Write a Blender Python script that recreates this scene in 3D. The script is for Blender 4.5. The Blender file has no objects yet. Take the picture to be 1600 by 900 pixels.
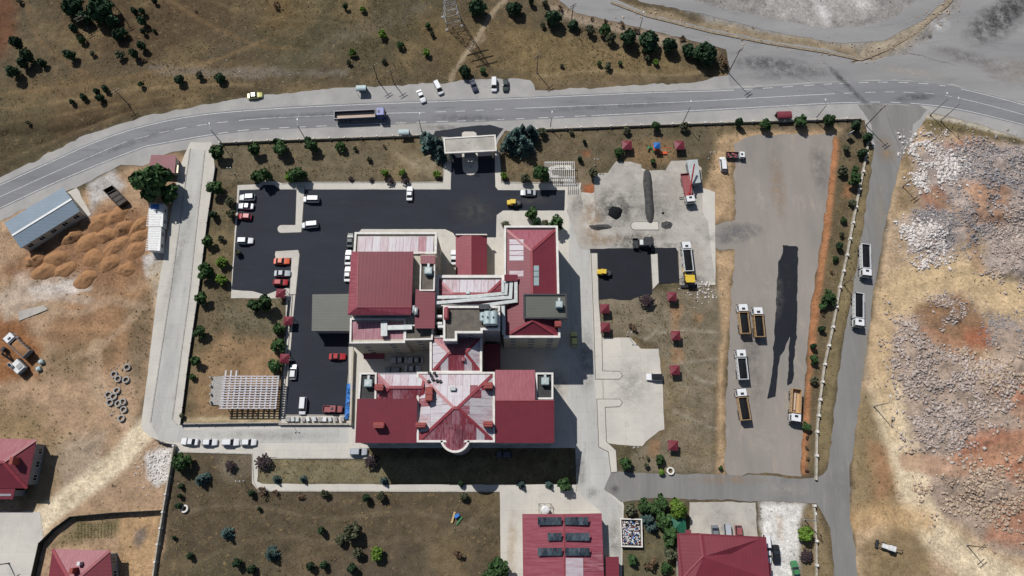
import bpy, math, random
import numpy as np
from mathutils import Vector, Matrix, geometry
random.seed(7); np.random.seed(7)
R = math.radians
scene = bpy.context.scene
COL = scene.collection

# ---------------------------------------------------------------- camera, sky, sun, exposure
CAM_H, TILT, FPX = 184.0, R(16.5), 1600 * 24 / 36
cam_data = bpy.data.cameras.new('camera'); cam = bpy.data.objects.new('camera', cam_data); COL.objects.link(cam)
cam.location = (0, 0, CAM_H); cam.rotation_euler = (TILT, 0, 0)
cam_data.lens = 24; cam_data.sensor_width = 36; cam_data.clip_start = 1; cam_data.clip_end = 3000
scene.camera = cam
SUN_EL = R(50); SUN_DIR = (-0.58, 0.815)            # horizontal direction towards the sun
world = bpy.data.worlds.new('World'); scene.world = world; world.use_nodes = True
wn = world.node_tree; wn.nodes.clear()
sky = wn.nodes.new('ShaderNodeTexSky'); sky.sky_type = 'NISHITA'; sky.sun_disc = False
sky.sun_elevation = SUN_EL; sky.sun_rotation = math.atan2(SUN_DIR[0], SUN_DIR[1])
bg = wn.nodes.new('ShaderNodeBackground'); bg.inputs[1].default_value = 0.062
wo = wn.nodes.new('ShaderNodeOutputWorld')
wn.links.new(sky.outputs[0], bg.inputs[0]); wn.links.new(bg.outputs[0], wo.inputs[0])
sl = bpy.data.lights.new('sun', 'SUN'); sl.energy = 4.6; sl.angle = R(0.5); sl.color = (1.0, 0.975, 0.94)
sun = bpy.data.objects.new('sun', sl); COL.objects.link(sun)
sd = Vector((SUN_DIR[0] * math.cos(SUN_EL), SUN_DIR[1] * math.cos(SUN_EL), math.sin(SUN_EL)))
sun.rotation_euler = sd.to_track_quat('Z', 'Y').to_euler(); sun.location = sd * 300
vs = scene.view_settings
vs.view_transform = 'Standard'; vs.look = 'None'; vs.gamma = 1; vs.exposure = 0.0; vs.use_curve_mapping = False

# ---------------------------------------------------------------- pixel -> place
CT, ST = math.cos(TILT), math.sin(TILT)
def P(px, py, z=0.0):
    """point at height z seen at photograph pixel (px, py)"""
    a, b = (px - 800) / FPX, (450 - py) / FPX
    dx, dy, dz = a, b * CT + ST, b * ST - CT
    t = (z - CAM_H) / dz
    return Vector((dx * t, dy * t, z))
def MPP(px, py):                                     # metres per pixel there
    return (P(px + 1, py) - P(px, py)).length

# ---------------------------------------------------------------- materials
def lin(c):
    c /= 255.0
    return c / 12.92 if c <= 0.04045 else ((c + 0.055) / 1.055) ** 2.4
def C(r, g, b, k=0.84): return (lin(r) * k, lin(g) * k, lin(b) * k)
class NT:
    def __init__(s, name):
        s.m = bpy.data.materials.new(name); s.m.use_nodes = True; s.t = s.m.node_tree; s.n = s.t.nodes; s.n.clear()
        s.out = s.n.new('ShaderNodeOutputMaterial'); s.b = s.n.new('ShaderNodeBsdfPrincipled')
        s.t.links.new(s.b.outputs[0], s.out.inputs[0])
    def L(s, a, b): s.t.links.new(a, b)
    def node(s, k, **kw):
        n = s.n.new(k)
        for a, v in kw.items(): setattr(n, a, v)
        return n
    def coord(s, kind='Position', scale=(1, 1, 1)):
        if kind == 'Position': o = s.node('ShaderNodeNewGeometry').outputs['Position']
        else: o = s.node('ShaderNodeTexCoord').outputs[kind]
        mp = s.node('ShaderNodeMapping'); mp.inputs['Scale'].default_value = scale
        s.L(o, mp.inputs[0]); return mp.outputs[0]
    def noise(s, co, sc, det=4, rough=0.6):
        n = s.node('ShaderNodeTexNoise'); n.inputs['Scale'].default_value = sc
        n.inputs['Detail'].default_value = det; n.inputs['Roughness'].default_value = rough
        s.L(co, n.inputs['Vector']); return n.outputs['Fac']
    def ramp(s, f, a, b, lo=0.0, hi=1.0):
        n = s.node('ShaderNodeMapRange'); n.inputs[1].default_value = a; n.inputs[2].default_value = b
        n.inputs[3].default_value = lo; n.inputs[4].default_value = hi; s.L(f, n.inputs[0]); return n.outputs[0]
    def mix(s, f, a, b, mode='MIX'):
        n = s.node('ShaderNodeMix', data_type='RGBA', blend_type=mode)
        for v, i in ((f, 0), (a, 6), (b, 7)):
            if hasattr(v, 'is_linked'): s.L(v, n.inputs[i])
            elif i == 0: n.inputs[0].default_value = v
            else: n.inputs[i].default_value = (*v[:3], 1)
        return n.outputs[2]
    def bump(s, h, st, dist=0.1):
        n = s.node('ShaderNodeBump'); n.inputs['Strength'].default_value = st; n.inputs['Distance'].default_value = dist
        s.L(h, n.inputs['Height']); s.L(n.outputs[0], s.b.inputs['Normal'])
def nmat(name, c1, c2=None, sc=1.5, rough=0.8, metal=0.0, coord='Position', stretch=(1, 1, 1), bump=0.0, fine=None, lo=0.3, hi=0.7, rand=0.0, spec=None):
    """two tones mixed by noise, a finer grain on top, per-object tint by rand"""
    t = NT(name); c2 = c2 or tuple(x * 0.82 for x in c1)
    co = t.coord(coord, stretch); f = t.noise(co, sc, 5)
    col = t.mix(t.ramp(f, lo, hi), c1, c2)
    if fine:
        g = t.noise(co, fine, 3, 0.7); gm = t.ramp(g, 0.25, 0.75, 0.72, 1.25)
        col = t.mix(1.0, col, gm, 'MULTIPLY')
        if bump: t.bump(g, bump)
    elif bump: t.bump(f, bump)
    if rand:
        oi = t.node('ShaderNodeObjectInfo'); r = t.ramp(oi.outputs['Random'], 0, 1, 1 - rand, 1 + rand)
        col = t.mix(1.0, col, r, 'MULTIPLY')
    t.L(col, t.b.inputs['Base Color']); t.b.inputs['Roughness'].default_value = rough; t.b.inputs['Metallic'].default_value = metal
    if spec is not None: t.b.inputs['Specular IOR Level'].default_value = spec
    return t.m
def roofmat(name, c1, axis, faded=None, amount=0.0, pitch=0.9, rough=0.55):
    """ribbed metal sheet; ribs repeat along axis; faded = worn colour in streaks down the slope"""
    t = NT(name); co = t.coord('Position')
    w = t.node('ShaderNodeTexWave', wave_type='BANDS', bands_direction='X' if axis == 'x' else 'Y', wave_profile='SIN')
    w.inputs['Scale'].default_value = 1.0 / pitch / 3.18; t.L(co, w.inputs['Vector'])
    n1 = t.noise(t.coord('Position', (1, 1, 1)), 0.35, 4)
    col = t.mix(t.ramp(n1, 0.3, 0.7), c1, tuple(x * 0.84 for x in c1))
    if faded:
        st = t.noise(t.coord('Position', (2.2, 0.22, 1) if axis == 'x' else (0.22, 2.2, 1)), 1.0, 5, 0.7)
        oi = t.node('ShaderNodeObjectInfo'); a = t.node('ShaderNodeMath', operation='ADD'); t.L(st, a.inputs[0])
        rr = t.ramp(oi.outputs['Random'], 0, 1, -0.16, 0.16); t.L(rr, a.inputs[1])
        col = t.mix(t.ramp(a.outputs[0], 0.55 - amount * 0.4, 0.9 - amount * 0.4), col, faded)
    rib = t.ramp(w.outputs['Fac'], 0, 1, 0.95, 1.02); col = t.mix(1.0, col, rib, 'MULTIPLY')
    t.bump(w.outputs['Fac'], 0.12, 0.04)
    t.L(col, t.b.inputs['Base Color']); t.b.inputs['Roughness'].default_value = rough
    return t.m
M = {}
def groundmat():
    t = NT('ground_soil_and_grass')
    at = t.node('ShaderNodeAttribute', attribute_name='Col')
    p = t.coord('Position')
    n1 = t.noise(p, 0.25, 6, 0.65); n2 = t.noise(p, 1.3, 5, 0.75); n3 = t.noise(p, 4.5, 3, 0.7)
    col = t.mix(1.0, at.outputs['Color'], t.ramp(n1, 0.28, 0.72, 0.62, 1.3), 'MULTIPLY')
    col = t.mix(1.0, col, t.ramp(n2, 0.28, 0.72, 0.6, 1.36), 'MULTIPLY')
    # tufts of dry grass where the mask says grass grows
    tuft = t.ramp(n2, 0.5, 0.64); gm = t.node('ShaderNodeMath', operation='MULTIPLY')
    t.L(tuft, gm.inputs[0]); t.L(at.outputs['Alpha'], gm.inputs[1])
    col = t.mix(gm.outputs[0], col, t.mix(t.ramp(n3, 0.35, 0.65), C(92, 82, 58), C(60, 60, 44)))
    straw = t.ramp(t.noise(p, 0.55, 6, 0.8), 0.56, 0.7); g2 = t.node('ShaderNodeMath', operation='MULTIPLY')
    t.L(straw, g2.inputs[0]); t.L(at.outputs['Alpha'], g2.inputs[1])
    col = t.mix(g2.outputs[0], col, C(146, 124, 88))
    col = t.mix(1.0, col, t.ramp(n3, 0.28, 0.72, 0.62, 1.36), 'MULTIPLY')
    t.bump(n2, 0.5, 0.25)
    t.L(col, t.b.inputs['Base Color']); t.b.inputs['Roughness'].default_value = 0.95
    t.b.inputs['Specular IOR Level'].default_value = 0.1
    return t.m
M['ground'] = groundmat()
def paving(name, c1, c2, stain, sc=0.12, fine=6, amt=0.5, stretch=(1, 1, 1), slab=None, rough=0.9):
    t = NT(name); p = t.coord('Position'); ps = t.coord('Position', stretch)
    col = t.mix(t.ramp(t.noise(ps, sc, 6, 0.65), 0.35, 0.65), c1, c2)
    col = t.mix(t.ramp(t.noise(ps, sc * 4.3, 5, 0.7), 0.55, 0.75, 0, amt), col, stain)
    col = t.mix(1.0, col, t.ramp(t.noise(p, fine, 3, 0.7), 0.25, 0.75, 0.84, 1.15), 'MULTIPLY')
    if slab:
        b = t.node('ShaderNodeTexBrick'); b.offset = 0; b.inputs['Scale'].default_value = 1
        b.inputs['Brick Width'].default_value = slab; b.inputs['Row Height'].default_value = slab
        b.inputs['Mortar Size'].default_value = 0.03; b.inputs['Color1'].default_value = (1, 1, 1, 1)
        b.inputs['Color2'].default_value = (0.95, 0.95, 0.95, 1); b.inputs['Mortar'].default_value = (0.78, 0.77, 0.75, 1)
        t.L(p, b.inputs['Vector']); col = t.mix(1.0, col, b.outputs['Color'], 'MULTIPLY')
    t.L(col, t.b.inputs['Base Color']); t.b.inputs['Roughness'].default_value = rough
    t.b.inputs['Specular IOR Level'].default_value = 0.25
    return t.m
M['road'] = paving('worn_asphalt', C(138, 138, 140), C(122, 122, 125), C(100, 101, 104), 0.08, amt=0.7, stretch=(0.25, 1.6, 1))
M['sideroad'] = paving('grey_side_asphalt', C(137, 135, 131), C(120, 119, 117), C(158, 150, 140), 0.1, amt=0.6, stretch=(1.6, 0.25, 1))
M['shoulder'] = paving('dusty_shoulder', C(172, 169, 164), C(152, 150, 148), C(138, 136, 135), 0.1, amt=0.5)
M['concrete'] = paving('pale_concrete', C(208, 202, 191), C(192, 187, 178), C(168, 164, 157), 0.09, amt=0.55, slab=5.0)
M['oldconcrete'] = paving('stained_concrete', C(190, 184, 174), C(165, 160, 152), C(118, 116, 113), 0.16, amt=0.75, slab=6.0)
M['newasphalt'] = paving('fresh_black_asphalt', C(42, 46, 56), C(35, 39, 48), C(58, 60, 67), 0.1, amt=0.5, stretch=(0.4, 1.2, 1), rough=0.8)
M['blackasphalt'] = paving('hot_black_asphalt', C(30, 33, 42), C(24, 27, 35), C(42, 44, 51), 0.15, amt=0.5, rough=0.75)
M['gravel'] = paving('compacted_grey_gravel', C(152, 144, 136), C(137, 131, 125), C(176, 162, 144), 0.07, amt=0.6, stretch=(1.3, 0.35, 1))
M['lane'] = paving('grey_concrete_lane', C(196, 194, 188), C(176, 174, 169), C(146, 144, 140), 0.11, amt=0.7, stretch=(1.4, 0.3, 1), slab=4.0)
M['junction'] = paving('wide_junction_asphalt', C(154, 152, 150), C(134, 133, 133), C(112, 111, 112), 0.05, amt=0.7, stretch=(0.35, 1.4, 1))
M['kerb'] = nmat('kerb_concrete', C(188, 183, 174), C(150, 146, 140), 1.2, 0.9)
M['paint'] = nmat('road_paint', C(218, 218, 216), C(165, 165, 165), 1.6, 0.7, lo=0.45, hi=0.7)
RED = C(121, 42, 55); REDD = C(122, 44, 58); FADE = C(222, 216, 220)
for ax in 'xy':
    M['roof_' + ax] = roofmat('red_metal_roof_' + ax, RED, ax)
    M['fade_' + ax] = roofmat('white_worn_roof_' + ax, C(172, 138, 145), ax, C(192, 187, 191), 0.85)
    M['half_' + ax] = roofmat('half_worn_red_roof_' + ax, C(134, 52, 64), ax, C(172, 128, 138), 0.34)
    M['pink_' + ax] = roofmat('chalky_sunlit_red_roof_' + ax, C(136, 50, 64), ax, C(152, 82, 95), 0.4)  # paler red: sun put into the colour of lit slopes, chalky wear elsewhere
M['ridge'] = nmat('red_ridge_cap', C(150, 58, 66), C(128, 48, 58), 0.8, 0.5)
M['parapet'] = nmat('white_parapet', C(232, 228, 222), C(205, 200, 192), 0.8, 0.8)
M['wall'] = nmat('cream_render', C(196, 188, 172), C(176, 168, 152), 0.5, 0.85, fine=5)
M['greywall'] = nmat('grey_render', C(150, 150, 155), C(132, 132, 138), 0.5, 0.85, fine=5)
M['flatroof'] = nmat('brown_gravel_flat_roof', C(112, 105, 95), C(86, 81, 75), 0.6, 0.95, fine=4, bump=0.3)
M['darkroof'] = nmat('dark_bitumen_roof', C(66, 65, 65), C(50, 50, 51), 0.5, 0.9, fine=5)
M['greenroof'] = roofmat('grey_green_sheet_roof', C(86, 88, 80), 'y', None, 0, 0.8)
M['clay'] = nmat('clay_red_box', C(158, 72, 62), C(132, 58, 52), 2, 0.7)
M['glass'] = nmat('dark_glass', (0.012, 0.015, 0.02), (0.02, 0.024, 0.03), 3, 0.12, spec=0.6)
M['frame'] = nmat('window_frame_white', C(215, 212, 206), None, 2, 0.6)
M['galv'] = nmat('galvanised_duct', C(196, 200, 198), C(165, 170, 170), 1.2, 0.5, metal=0.25)
M['acgreen'] = nmat('pale_green_unit', C(176, 194, 194), C(150, 168, 170), 2, 0.5)
M['beamwhite'] = nmat('dusty_white_beam', C(206, 202, 205), C(176, 172, 176), 1.5, 0.7)
M['white'] = nmat('white_painted_metal', C(226, 226, 224), C(200, 200, 198), 1.5, 0.5)
M['black'] = nmat('black_rubber', (0.012, 0.012, 0.013), (0.02, 0.02, 0.02), 4, 0.8)
M['darkmetal'] = nmat('dark_steel', C(58, 60, 64), C(42, 44, 48), 2, 0.5, metal=0.3)
M['steel'] = nmat('grey_steel_pole', C(160, 162, 162), C(128, 130, 132), 2, 0.5, metal=0.3)
M['wood'] = nmat('weathered_wood', C(104, 88, 72), C(78, 66, 54), 2, 0.9, stretch=(1, 1, 0.2))
M['bark'] = nmat('tree_bark', C(88, 72, 56), C(64, 52, 42), 3, 0.95, coord='Object')
M['stonewall'] = nmat('plastered_boundary_wall', C(196, 188, 172), C(150, 143, 130), 0.9, 0.9, fine=4)
M['pipe'] = nmat('concrete_pipe', C(176, 172, 167), C(142, 139, 135), 2, 0.9, fine=8)
M['load'] = nmat('black_asphalt_load', (0.010, 0.011, 0.013), (0.016, 0.017, 0.019), 3, 0.95, fine=9, bump=0.3, spec=0.05)
M['tailings'] = nmat('dark_grey_grit', C(84, 82, 80), C(48, 48, 50), 1.3, 0.95, fine=7, bump=0.5)
M['soil'] = nmat('orange_brown_soil', C(170, 126, 86), C(142, 104, 70), 0.8, 0.97, fine=3, bump=1.0)
M['screen'] = nmat('green_fence_screen', C(34, 46, 38), C(24, 34, 28), 1, 0.8)
M['greentin'] = nmat('dark_green_tin', C(38, 104, 78), C(30, 86, 64), 1, 0.5)
M['drystone'] = nmat('dry_stone', C(168, 152, 128), C(112, 100, 84), 1.6, 0.95, fine=4, bump=0.6)
M['gutter'] = nmat('dirty_gutter', C(104, 98, 90), C(72, 68, 64), 1.5, 0.95)
M['solar'] = nmat('solar_glass', C(40, 52, 62), C(100, 116, 122), 0.9, 0.18, coord='Position', stretch=(1.2, 0.4, 1), rand=0.35, spec=0.7)
M['bluesheet'] = roofmat('blue_grey_sheet_roof', C(112, 130, 146), 'y', None, 0, 1.0)
M['bluetarp'] = nmat('blue_tarpaulin', C(30, 92, 168), C(60, 130, 200), 1.6, 0.5)
M['rust'] = nmat('rusty_brown_steel', C(62, 48, 42), C(42, 34, 32), 1.5, 0.7)
M['plank'] = nmat('timber_bed_floor', C(200, 178, 160), C(176, 152, 134), 1.4, 0.8, stretch=(0.2, 2, 1))
M['plaster'] = nmat('white_rubble_plaster', C(228, 226, 222), C(190, 188, 184), 1.2, 0.9, fine=5, bump=0.4)
M['litter'] = nmat('bagged_litter', C(226, 222, 222), C(150, 140, 144), 2.2, 0.7, rand=0.25, coord='Object')
M['yellow'] = nmat('machine_yellow', C(226, 194, 60), C(206, 172, 48), 2, 0.45, coord='Object')
PAINTS = {'white': (228, 229, 230), 'silver': (176, 180, 186), 'red': (168, 28, 36), 'black': (26, 27, 30), 'darkgreen': (40, 54, 52),
    'orange': (214, 92, 44), 'blue': (28, 60, 150), 'navy': (44, 52, 74), 'paleyellow': (206, 204, 120), 'rose': (150, 84, 86), 'green': (70, 130, 84),
    'cream': (206, 178, 128), 'grey': (120, 124, 130), 'tan': (190, 156, 114)}
for k, v in PAINTS.items():
    t = NT('car_paint_' + k); t.b.inputs['Base Color'].default_value = (*C(*v), 1); t.b.inputs['Roughness'].default_value = 0.32
    f = t.noise(t.coord('Object'), 3, 3); t.L(t.mix(t.ramp(f, 0.4, 0.8, 0, 0.10), C(*v), C(150, 140, 128)), t.b.inputs['Base Color'])
    t.b.inputs['Coat Weight'].default_value = 0.4; M['p_' + k] = t.m
def leafmat(name, c1, c2):
    t = NT(name); n = t.noise(t.coord('Object'), 2.2, 3); oi = t.node('ShaderNodeObjectInfo')
    col = t.mix(t.ramp(n, 0.3, 0.7), C(*c1, 1), C(*c2, 1))
    col = t.mix(1.0, col, t.ramp(oi.outputs['Random'], 0, 1, 0.75, 1.25), 'MULTIPLY')
    t.L(col, t.b.inputs['Base Color']); t.b.inputs['Roughness'].default_value = 0.7
    t.b.inputs['Specular IOR Level'].default_value = 0.2
    return t.m
LEAF = {'pine': ((54, 78, 50), (36, 56, 38)), 'juniper': ((52, 72, 46), (38, 56, 38)), 'spruce': ((84, 104, 98), (58, 78, 74)),
        'leafy': ((70, 96, 52), (46, 68, 40)), 'bright': ((104, 130, 48), (72, 98, 38)), 'dry': ((116, 92, 70), (88, 72, 56)), 'olive': ((96, 98, 74), (70, 74, 56)),
        'plum': ((62, 50, 52), (44, 36, 40))}
for k, v in LEAF.items(): M['leaf_' + k] = leafmat('foliage_' + k, *v)

# ---------------------------------------------------------------- mesh helpers
class MB:
    def __init__(s): s.v = []; s.f = []; s.mi = []
    def poly(s, pts, mi=0):
        b = len(s.v); s.v += [tuple(p) for p in pts]; s.f.append(tuple(range(b, b + len(pts)))); s.mi.append(mi)
    def prism(s, base, top, mi=0, cap=True, bottom=True):
        """base, top: equal rings, counter-clockwise seen from above"""
        b = len(s.v); n = len(base); s.v += [tuple(p) for p in base] + [tuple(p) for p in top]
        for i in range(n):
            j = (i + 1) % n; s.f.append((b + i, b + j, b + n + j, b + n + i)); s.mi.append(mi)
        if cap: s.f.append(tuple(range(b + n, b + 2 * n))); s.mi.append(mi)
        if bottom: s.f.append(tuple(range(b + n - 1, b - 1, -1))); s.mi.append(mi)
    def box(s, x0, x1, y0, y1, z0, z1, mi=0):
        r = lambda z: [(x0, y0, z), (x1, y0, z), (x1, y1, z), (x0, y1, z)]
        s.prism(r(z0), r(z1), mi)
    def cbox(s, x0, x1, y0, y1, z0, z1, c=0.08, mi=0):
        """box with chamfered upright and top edges"""
        def ring(k, e, z):
            a0, a1, b0, b1 = x0 + e, x1 - e, y0 + e, y1 - e
            return [(a0 + k, b0, z), (a1 - k, b0, z), (a1, b0 + k, z), (a1, b1 - k, z), (a1 - k, b1, z), (a0 + k, b1, z), (a0, b1 - k, z), (a0, b0 + k, z)]
        A, B, D = ring(c, 0, z0), ring(c, 0, z1 - c), ring(c, c, z1)
        s.prism(A, B, mi, cap=False); s.prism(B, D, mi, bottom=False)
    def tube(s, a, b, r0, r1=None, n=8, mi=0):
        a, b = Vector(a), Vector(b); r1 = r0 if r1 is None else r1
        d = (b - a).normalized(); u = d.orthogonal().normalized(); w = d.cross(u)
        ring = lambda c, r: [c + (u * math.cos(2 * math.pi * i / n) + w * math.sin(2 * math.pi * i / n)) * r for i in range(n)]
        s.prism(ring(a, r0), ring(b, r1), mi)
    def bar(s, a, b, w, h, mi=0):
        """beam of width w and height h whose top centre line runs a -> b"""
        a, b = Vector(a), Vector(b); d = (b - a); q = Vector((-d.y, d.x, 0)); q = (q.normalized() if q.length > 1e-6 else Vector((1, 0, 0))) * w / 2
        dn = Vector((0, 0, -h)) if abs(d.z) < 0.9 * d.length else Vector((0, 0, 0))
        if dn.length == 0: s.tube(a, b, w / 2, n=4, mi=mi); return
        s.prism([a - q + dn, b - q + dn, b + q + dn, a + q + dn], [a - q, b - q, b + q, a + q], mi)
    def build(s, name, mats, parent=None, off=None, smooth=False):
        me = bpy.data.meshes.new(name)
        v = s.v
        if off is not None: v = [(p[0] - off[0], p[1] - off[1], p[2] - off[2]) for p in v]
        me.from_pydata(v, [], s.f)
        for m in (mats if isinstance(mats, (list, tuple)) else [mats]): me.materials.append(M[m] if isinstance(m, str) else m)
        me.polygons.foreach_set('material_index', s.mi)
        if smooth: me.polygons.foreach_set('use_smooth', [True] * len(s.f))
        me.update(); o = bpy.data.objects.new(name, me); COL.objects.link(o)
        if parent is not None: o.parent = parent
        return o
def tag(o, label, cat, group=None):
    o['label'] = label; o['category'] = cat
    if group: o['group'] = group
    return o
def thing(name, label, cat, loc, rz=0.0, group=None):
    o = bpy.data.objects.new(name, None); COL.objects.link(o); o.empty_display_size = 0.5
    o.location = loc; o.rotation_euler = (0, 0, rz); return tag(o, label, cat, group)
def copy_tree(o, parent=None):
    c = o.copy(); COL.objects.link(c); c.parent = parent
    for ch in o.children: copy_tree(ch, c)
    return c
def ccw(pts):
    a = sum(pts[i][0] * pts[(i + 1) % len(pts)][1] - pts[(i + 1) % len(pts)][0] * pts[i][1] for i in range(len(pts)))
    return list(pts) if a > 0 else list(pts)[::-1]
def ring_px(pts, z): return ccw([P(x, y, z) for x, y in pts])
ORD = ['first', 'second', 'third', 'fourth', 'fifth', 'sixth', 'seventh', 'eighth', 'ninth', 'tenth', 'eleventh', 'twelfth', 'thirteenth', 'fourteenth', 'fifteenth',
       'sixteenth', 'seventeenth', 'eighteenth', 'nineteenth', 'twentieth', 'twenty-first', 'twenty-second', 'twenty-third', 'twenty-fourth', 'twenty-fifth',
       'twenty-sixth', 'twenty-seventh', 'twenty-eighth', 'twenty-ninth', 'thirtieth']

# ---------------------------------------------------------------- noise
def vnoise(x, y, seed=0):
    xi, yi = np.floor(x).astype(np.int64), np.floor(y).astype(np.int64); fx, fy = x - xi, y - yi
    def h(a, b):
        n = (a * 374761393 + b * 668265263 + seed * 1442695041) & 0x7fffffff
        n = ((n ^ (n >> 13)) * 1274126177) & 0x7fffffff
        return ((n ^ (n >> 16)) & 0xffff) / 65535.0
    u, v = fx * fx * (3 - 2 * fx), fy * fy * (3 - 2 * fy)
    return (h(xi, yi) * (1 - u) + h(xi + 1, yi) * u) * (1 - v) + (h(xi, yi + 1) * (1 - u) + h(xi + 1, yi + 1) * u) * v
def fbm(x, y, sc=1.0, oct=4, seed=0):
    t, a, s = 0, 0.5, 0
    for i in range(oct):
        t = t + a * vnoise(x * sc, y * sc, seed + i * 17); s += a; a *= 0.55; sc *= 2.03
    return t / s - 0.5
def sdist(X, Y, poly):
    """signed distance (positive inside) of points to a polygon"""
    d = np.full(X.shape, 1e9); ins = np.zeros(X.shape, bool); n = len(poly)
    for i in range(n):
        x0, y0 = poly[i][:2]; x1, y1 = poly[(i + 1) % n][:2]; ex, ey = x1 - x0, y1 - y0
        t = np.clip(((X - x0) * ex + (Y - y0) * ey) / (ex * ex + ey * ey + 1e-12), 0, 1)
        d = np.minimum(d, (X - x0 - t * ex) ** 2 + (Y - y0 - t * ey) ** 2)
        c = ((y0 > Y) != (y1 > Y)) & (X < ex * (Y - y0) / (ey if abs(ey) > 1e-9 else 1e-9) + x0); ins ^= c
    d = np.sqrt(d); return np.where(ins, d, -d)
def ldist(X, Y, line):
    d = np.full(X.shape, 1e9)
    for (x0, y0, *_), (x1, y1, *_) in zip(line[:-1], line[1:]):
        ex, ey = x1 - x0, y1 - y0; t = np.clip(((X - x0) * ex + (Y - y0) * ey) / (ex * ex + ey * ey + 1e-12), 0, 1)
        d = np.minimum(d, (X - x0 - t * ex) ** 2 + (Y - y0 - t * ey) ** 2)
    return np.sqrt(d)
def W(pts): return [P(x, y) for x, y in pts]
def sstep(x): x = np.clip(x, 0, 1); return x * x * (3 - 2 * x)

# ---------------------------------------------------------------- paved surfaces (pixel outlines laid on the ground)
UP = [(-60, 318), (0, 289.5), (100, 244), (142, 225), (215, 200), (300, 182), (400, 172), (550, 164), (737, 157), (800, 154.5), (1000, 145.5), (1120, 142), (1200, 137.5), (1300, 131), (1350, 129), (1412, 129), (1487, 136), (1600, 164), (1680, 190)]
MID = [(-60, 336), (0, 307.5), (100, 262.5), (188, 225), (220, 215), (300, 197.5), (400, 186), (520, 180.5), (607, 177), (712, 174), (800, 169.7), (1070, 159), (1200, 152), (1325, 145.5), (1412, 144), (1487, 151), (1600, 179.5), (1680, 206)]
LOW = [(-60, 354), (0, 325), (100, 279), (212, 234), (246, 225), (332, 210), (400, 202), (525, 196), (625, 192), (700, 189.5), (800, 186), (1000, 177), (1200, 166.5), (1300, 161), (1375, 159.5), (1437, 162.5), (1500, 171), (1600, 195), (1680, 220)]
def smooth_line(pts, step=3.0):
    """Catmull-Rom through world points, resampled"""
    out = []
    for i in range(len(pts) - 1):
        p0, p1, p2, p3 = pts[max(i - 1, 0)], pts[i], pts[i + 1], pts[min(i + 2, len(pts) - 1)]
        n = max(1, int((p2 - p1).length / step))
        for k in range(n):
            t = k / n; out.append(0.5 * ((2 * p1) + (p2 - p0) * t + (2 * p0 - 5 * p1 + 4 * p2 - p3) * t * t + (3 * p1 - p0 - 3 * p2 + p3) * t ** 3))
    out.append(pts[-1]); return out
def offset_line(line, d):
    out = []
    for i, p in enumerate(line):
        a, b = line[max(i - 1, 0)], line[min(i + 1, len(line) - 1)]; t = (b - a).normalized(); out.append(p + Vector((-t.y, t.x, 0)) * d)
    return out
up, mid, low = smooth_line(W(UP)), smooth_line(W(MID)), smooth_line(W(LOW))
ROAD = offset_line(up, 0.5) + offset_line(low, -0.5)[::-1]
SHOULDER = [P(x, y) for x, y in [(-60, 308), (0, 278), (60, 248), (125, 215), (175, 197), (240, 178), (320, 163), (392, 152), (440, 146), (520, 138), (600, 135), (690, 130), (760, 122), (828, 124),
    (838, 141), (950, 136), (1085, 128), (1140, 118), (1135, 76), (1250, 92), (1330, 98), (1400, 88), (1480, 104), (1560, 130), (1680, 172), (1680, 240), (1600, 216), (1500, 186), (1450, 176), (1420, 230), (1362, 230), (1350, 188), (1200, 188.5), (1000, 197), (850, 203), (790, 205), (770, 232), (700, 232), (690, 212), (640, 213), (420, 221), (335, 226), (262, 240), (225, 258), (190, 258), (120, 292), (60, 318), (0, 345), (-60, 372)]]
PAVED = []
def sheet(name, ring, z, mat, jit=0.15, step=1.4, seed=0, depth=0.25):
    """a slab of paving with slightly uneven edges"""
    ring = ccw([Vector((p[0], p[1], 0)) for p in ring]); out = []
    for i, p in enumerate(ring):
        q = ring[(i + 1) % len(ring)]; n = max(1, int((q - p).length / step)) if jit else 1
        for k in range(n):
            c = p.lerp(q, k / n)
            if jit: c = c + Vector((fbm(np.array(c.x), np.array(c.y), 0.5, 3, seed), fbm(np.array(c.x), np.array(c.y), 0.5, 3, seed + 5), 0)) * jit * 3
            out.append(c)
    m = MB(); m.prism([(p.x, p.y, z - depth) for p in out], [(p.x, p.y, z) for p in out])
    o = m.build(name, mat); o['kind'] = 'structure'; PAVED.append([(p.x, p.y) for p in out]); return o
sheet('road_shoulder', SHOULDER, 0.010, 'shoulder', 0.5)
road = sheet('road', ROAD, 0.016, 'road', 0.1)
sheet('side_road', W([(1340, 164), (1375, 162), (1437, 165), (1450, 172), (1428, 194), (1421, 226), (1407, 250), (1392, 310), (1380, 365), (1370, 430), (1365, 455), (1355, 537), (1345, 612), (1337, 675), (1327, 737), (1329, 812), (1336, 862), (1342, 910), (1345, 960),
    (1306, 960), (1305, 905), (1297, 825), (1276, 786), (1180, 783), (1025, 777), (972, 784), (944, 764), (952, 738), (1135, 741), (1268, 748), (1287, 742), (1296, 720), (1300, 675), (1312, 575), (1322, 507), (1333, 455), (1350, 345), (1360, 275), (1366, 225), (1360, 194)]), 0.0155, 'sideroad', 0.35)
sheet('upper_road', W([(862, -8), (950, -8), (1012, 22), (1112, 45), (1200, 63), (1290, 77), (1340, 90), (1310, 112), (1240, 122), (1140, 124), (1138, 78), (1080, 63), (1000, 43), (900, 20)]), 0.0135, 'junction', 0.3)
sheet('junction_apron', W([(1136, 78), (1138, 124), (1140, 136), (1300, 127), (1412, 125), (1487, 132), (1600, 160), (1680, 186), (1680, 168), (1600, 134), (1500, 104), (1420, 84), (1345, 98), (1240, 96)]), 0.0125, 'junction', 0.5)
sheet('far_lot', W([(1420, 82), (1450, 62), (1500, 10), (1520, -30), (1690, -30), (1690, 160), (1600, 134), (1500, 104)]), 0.0145, 'junction', 0.4)
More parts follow.
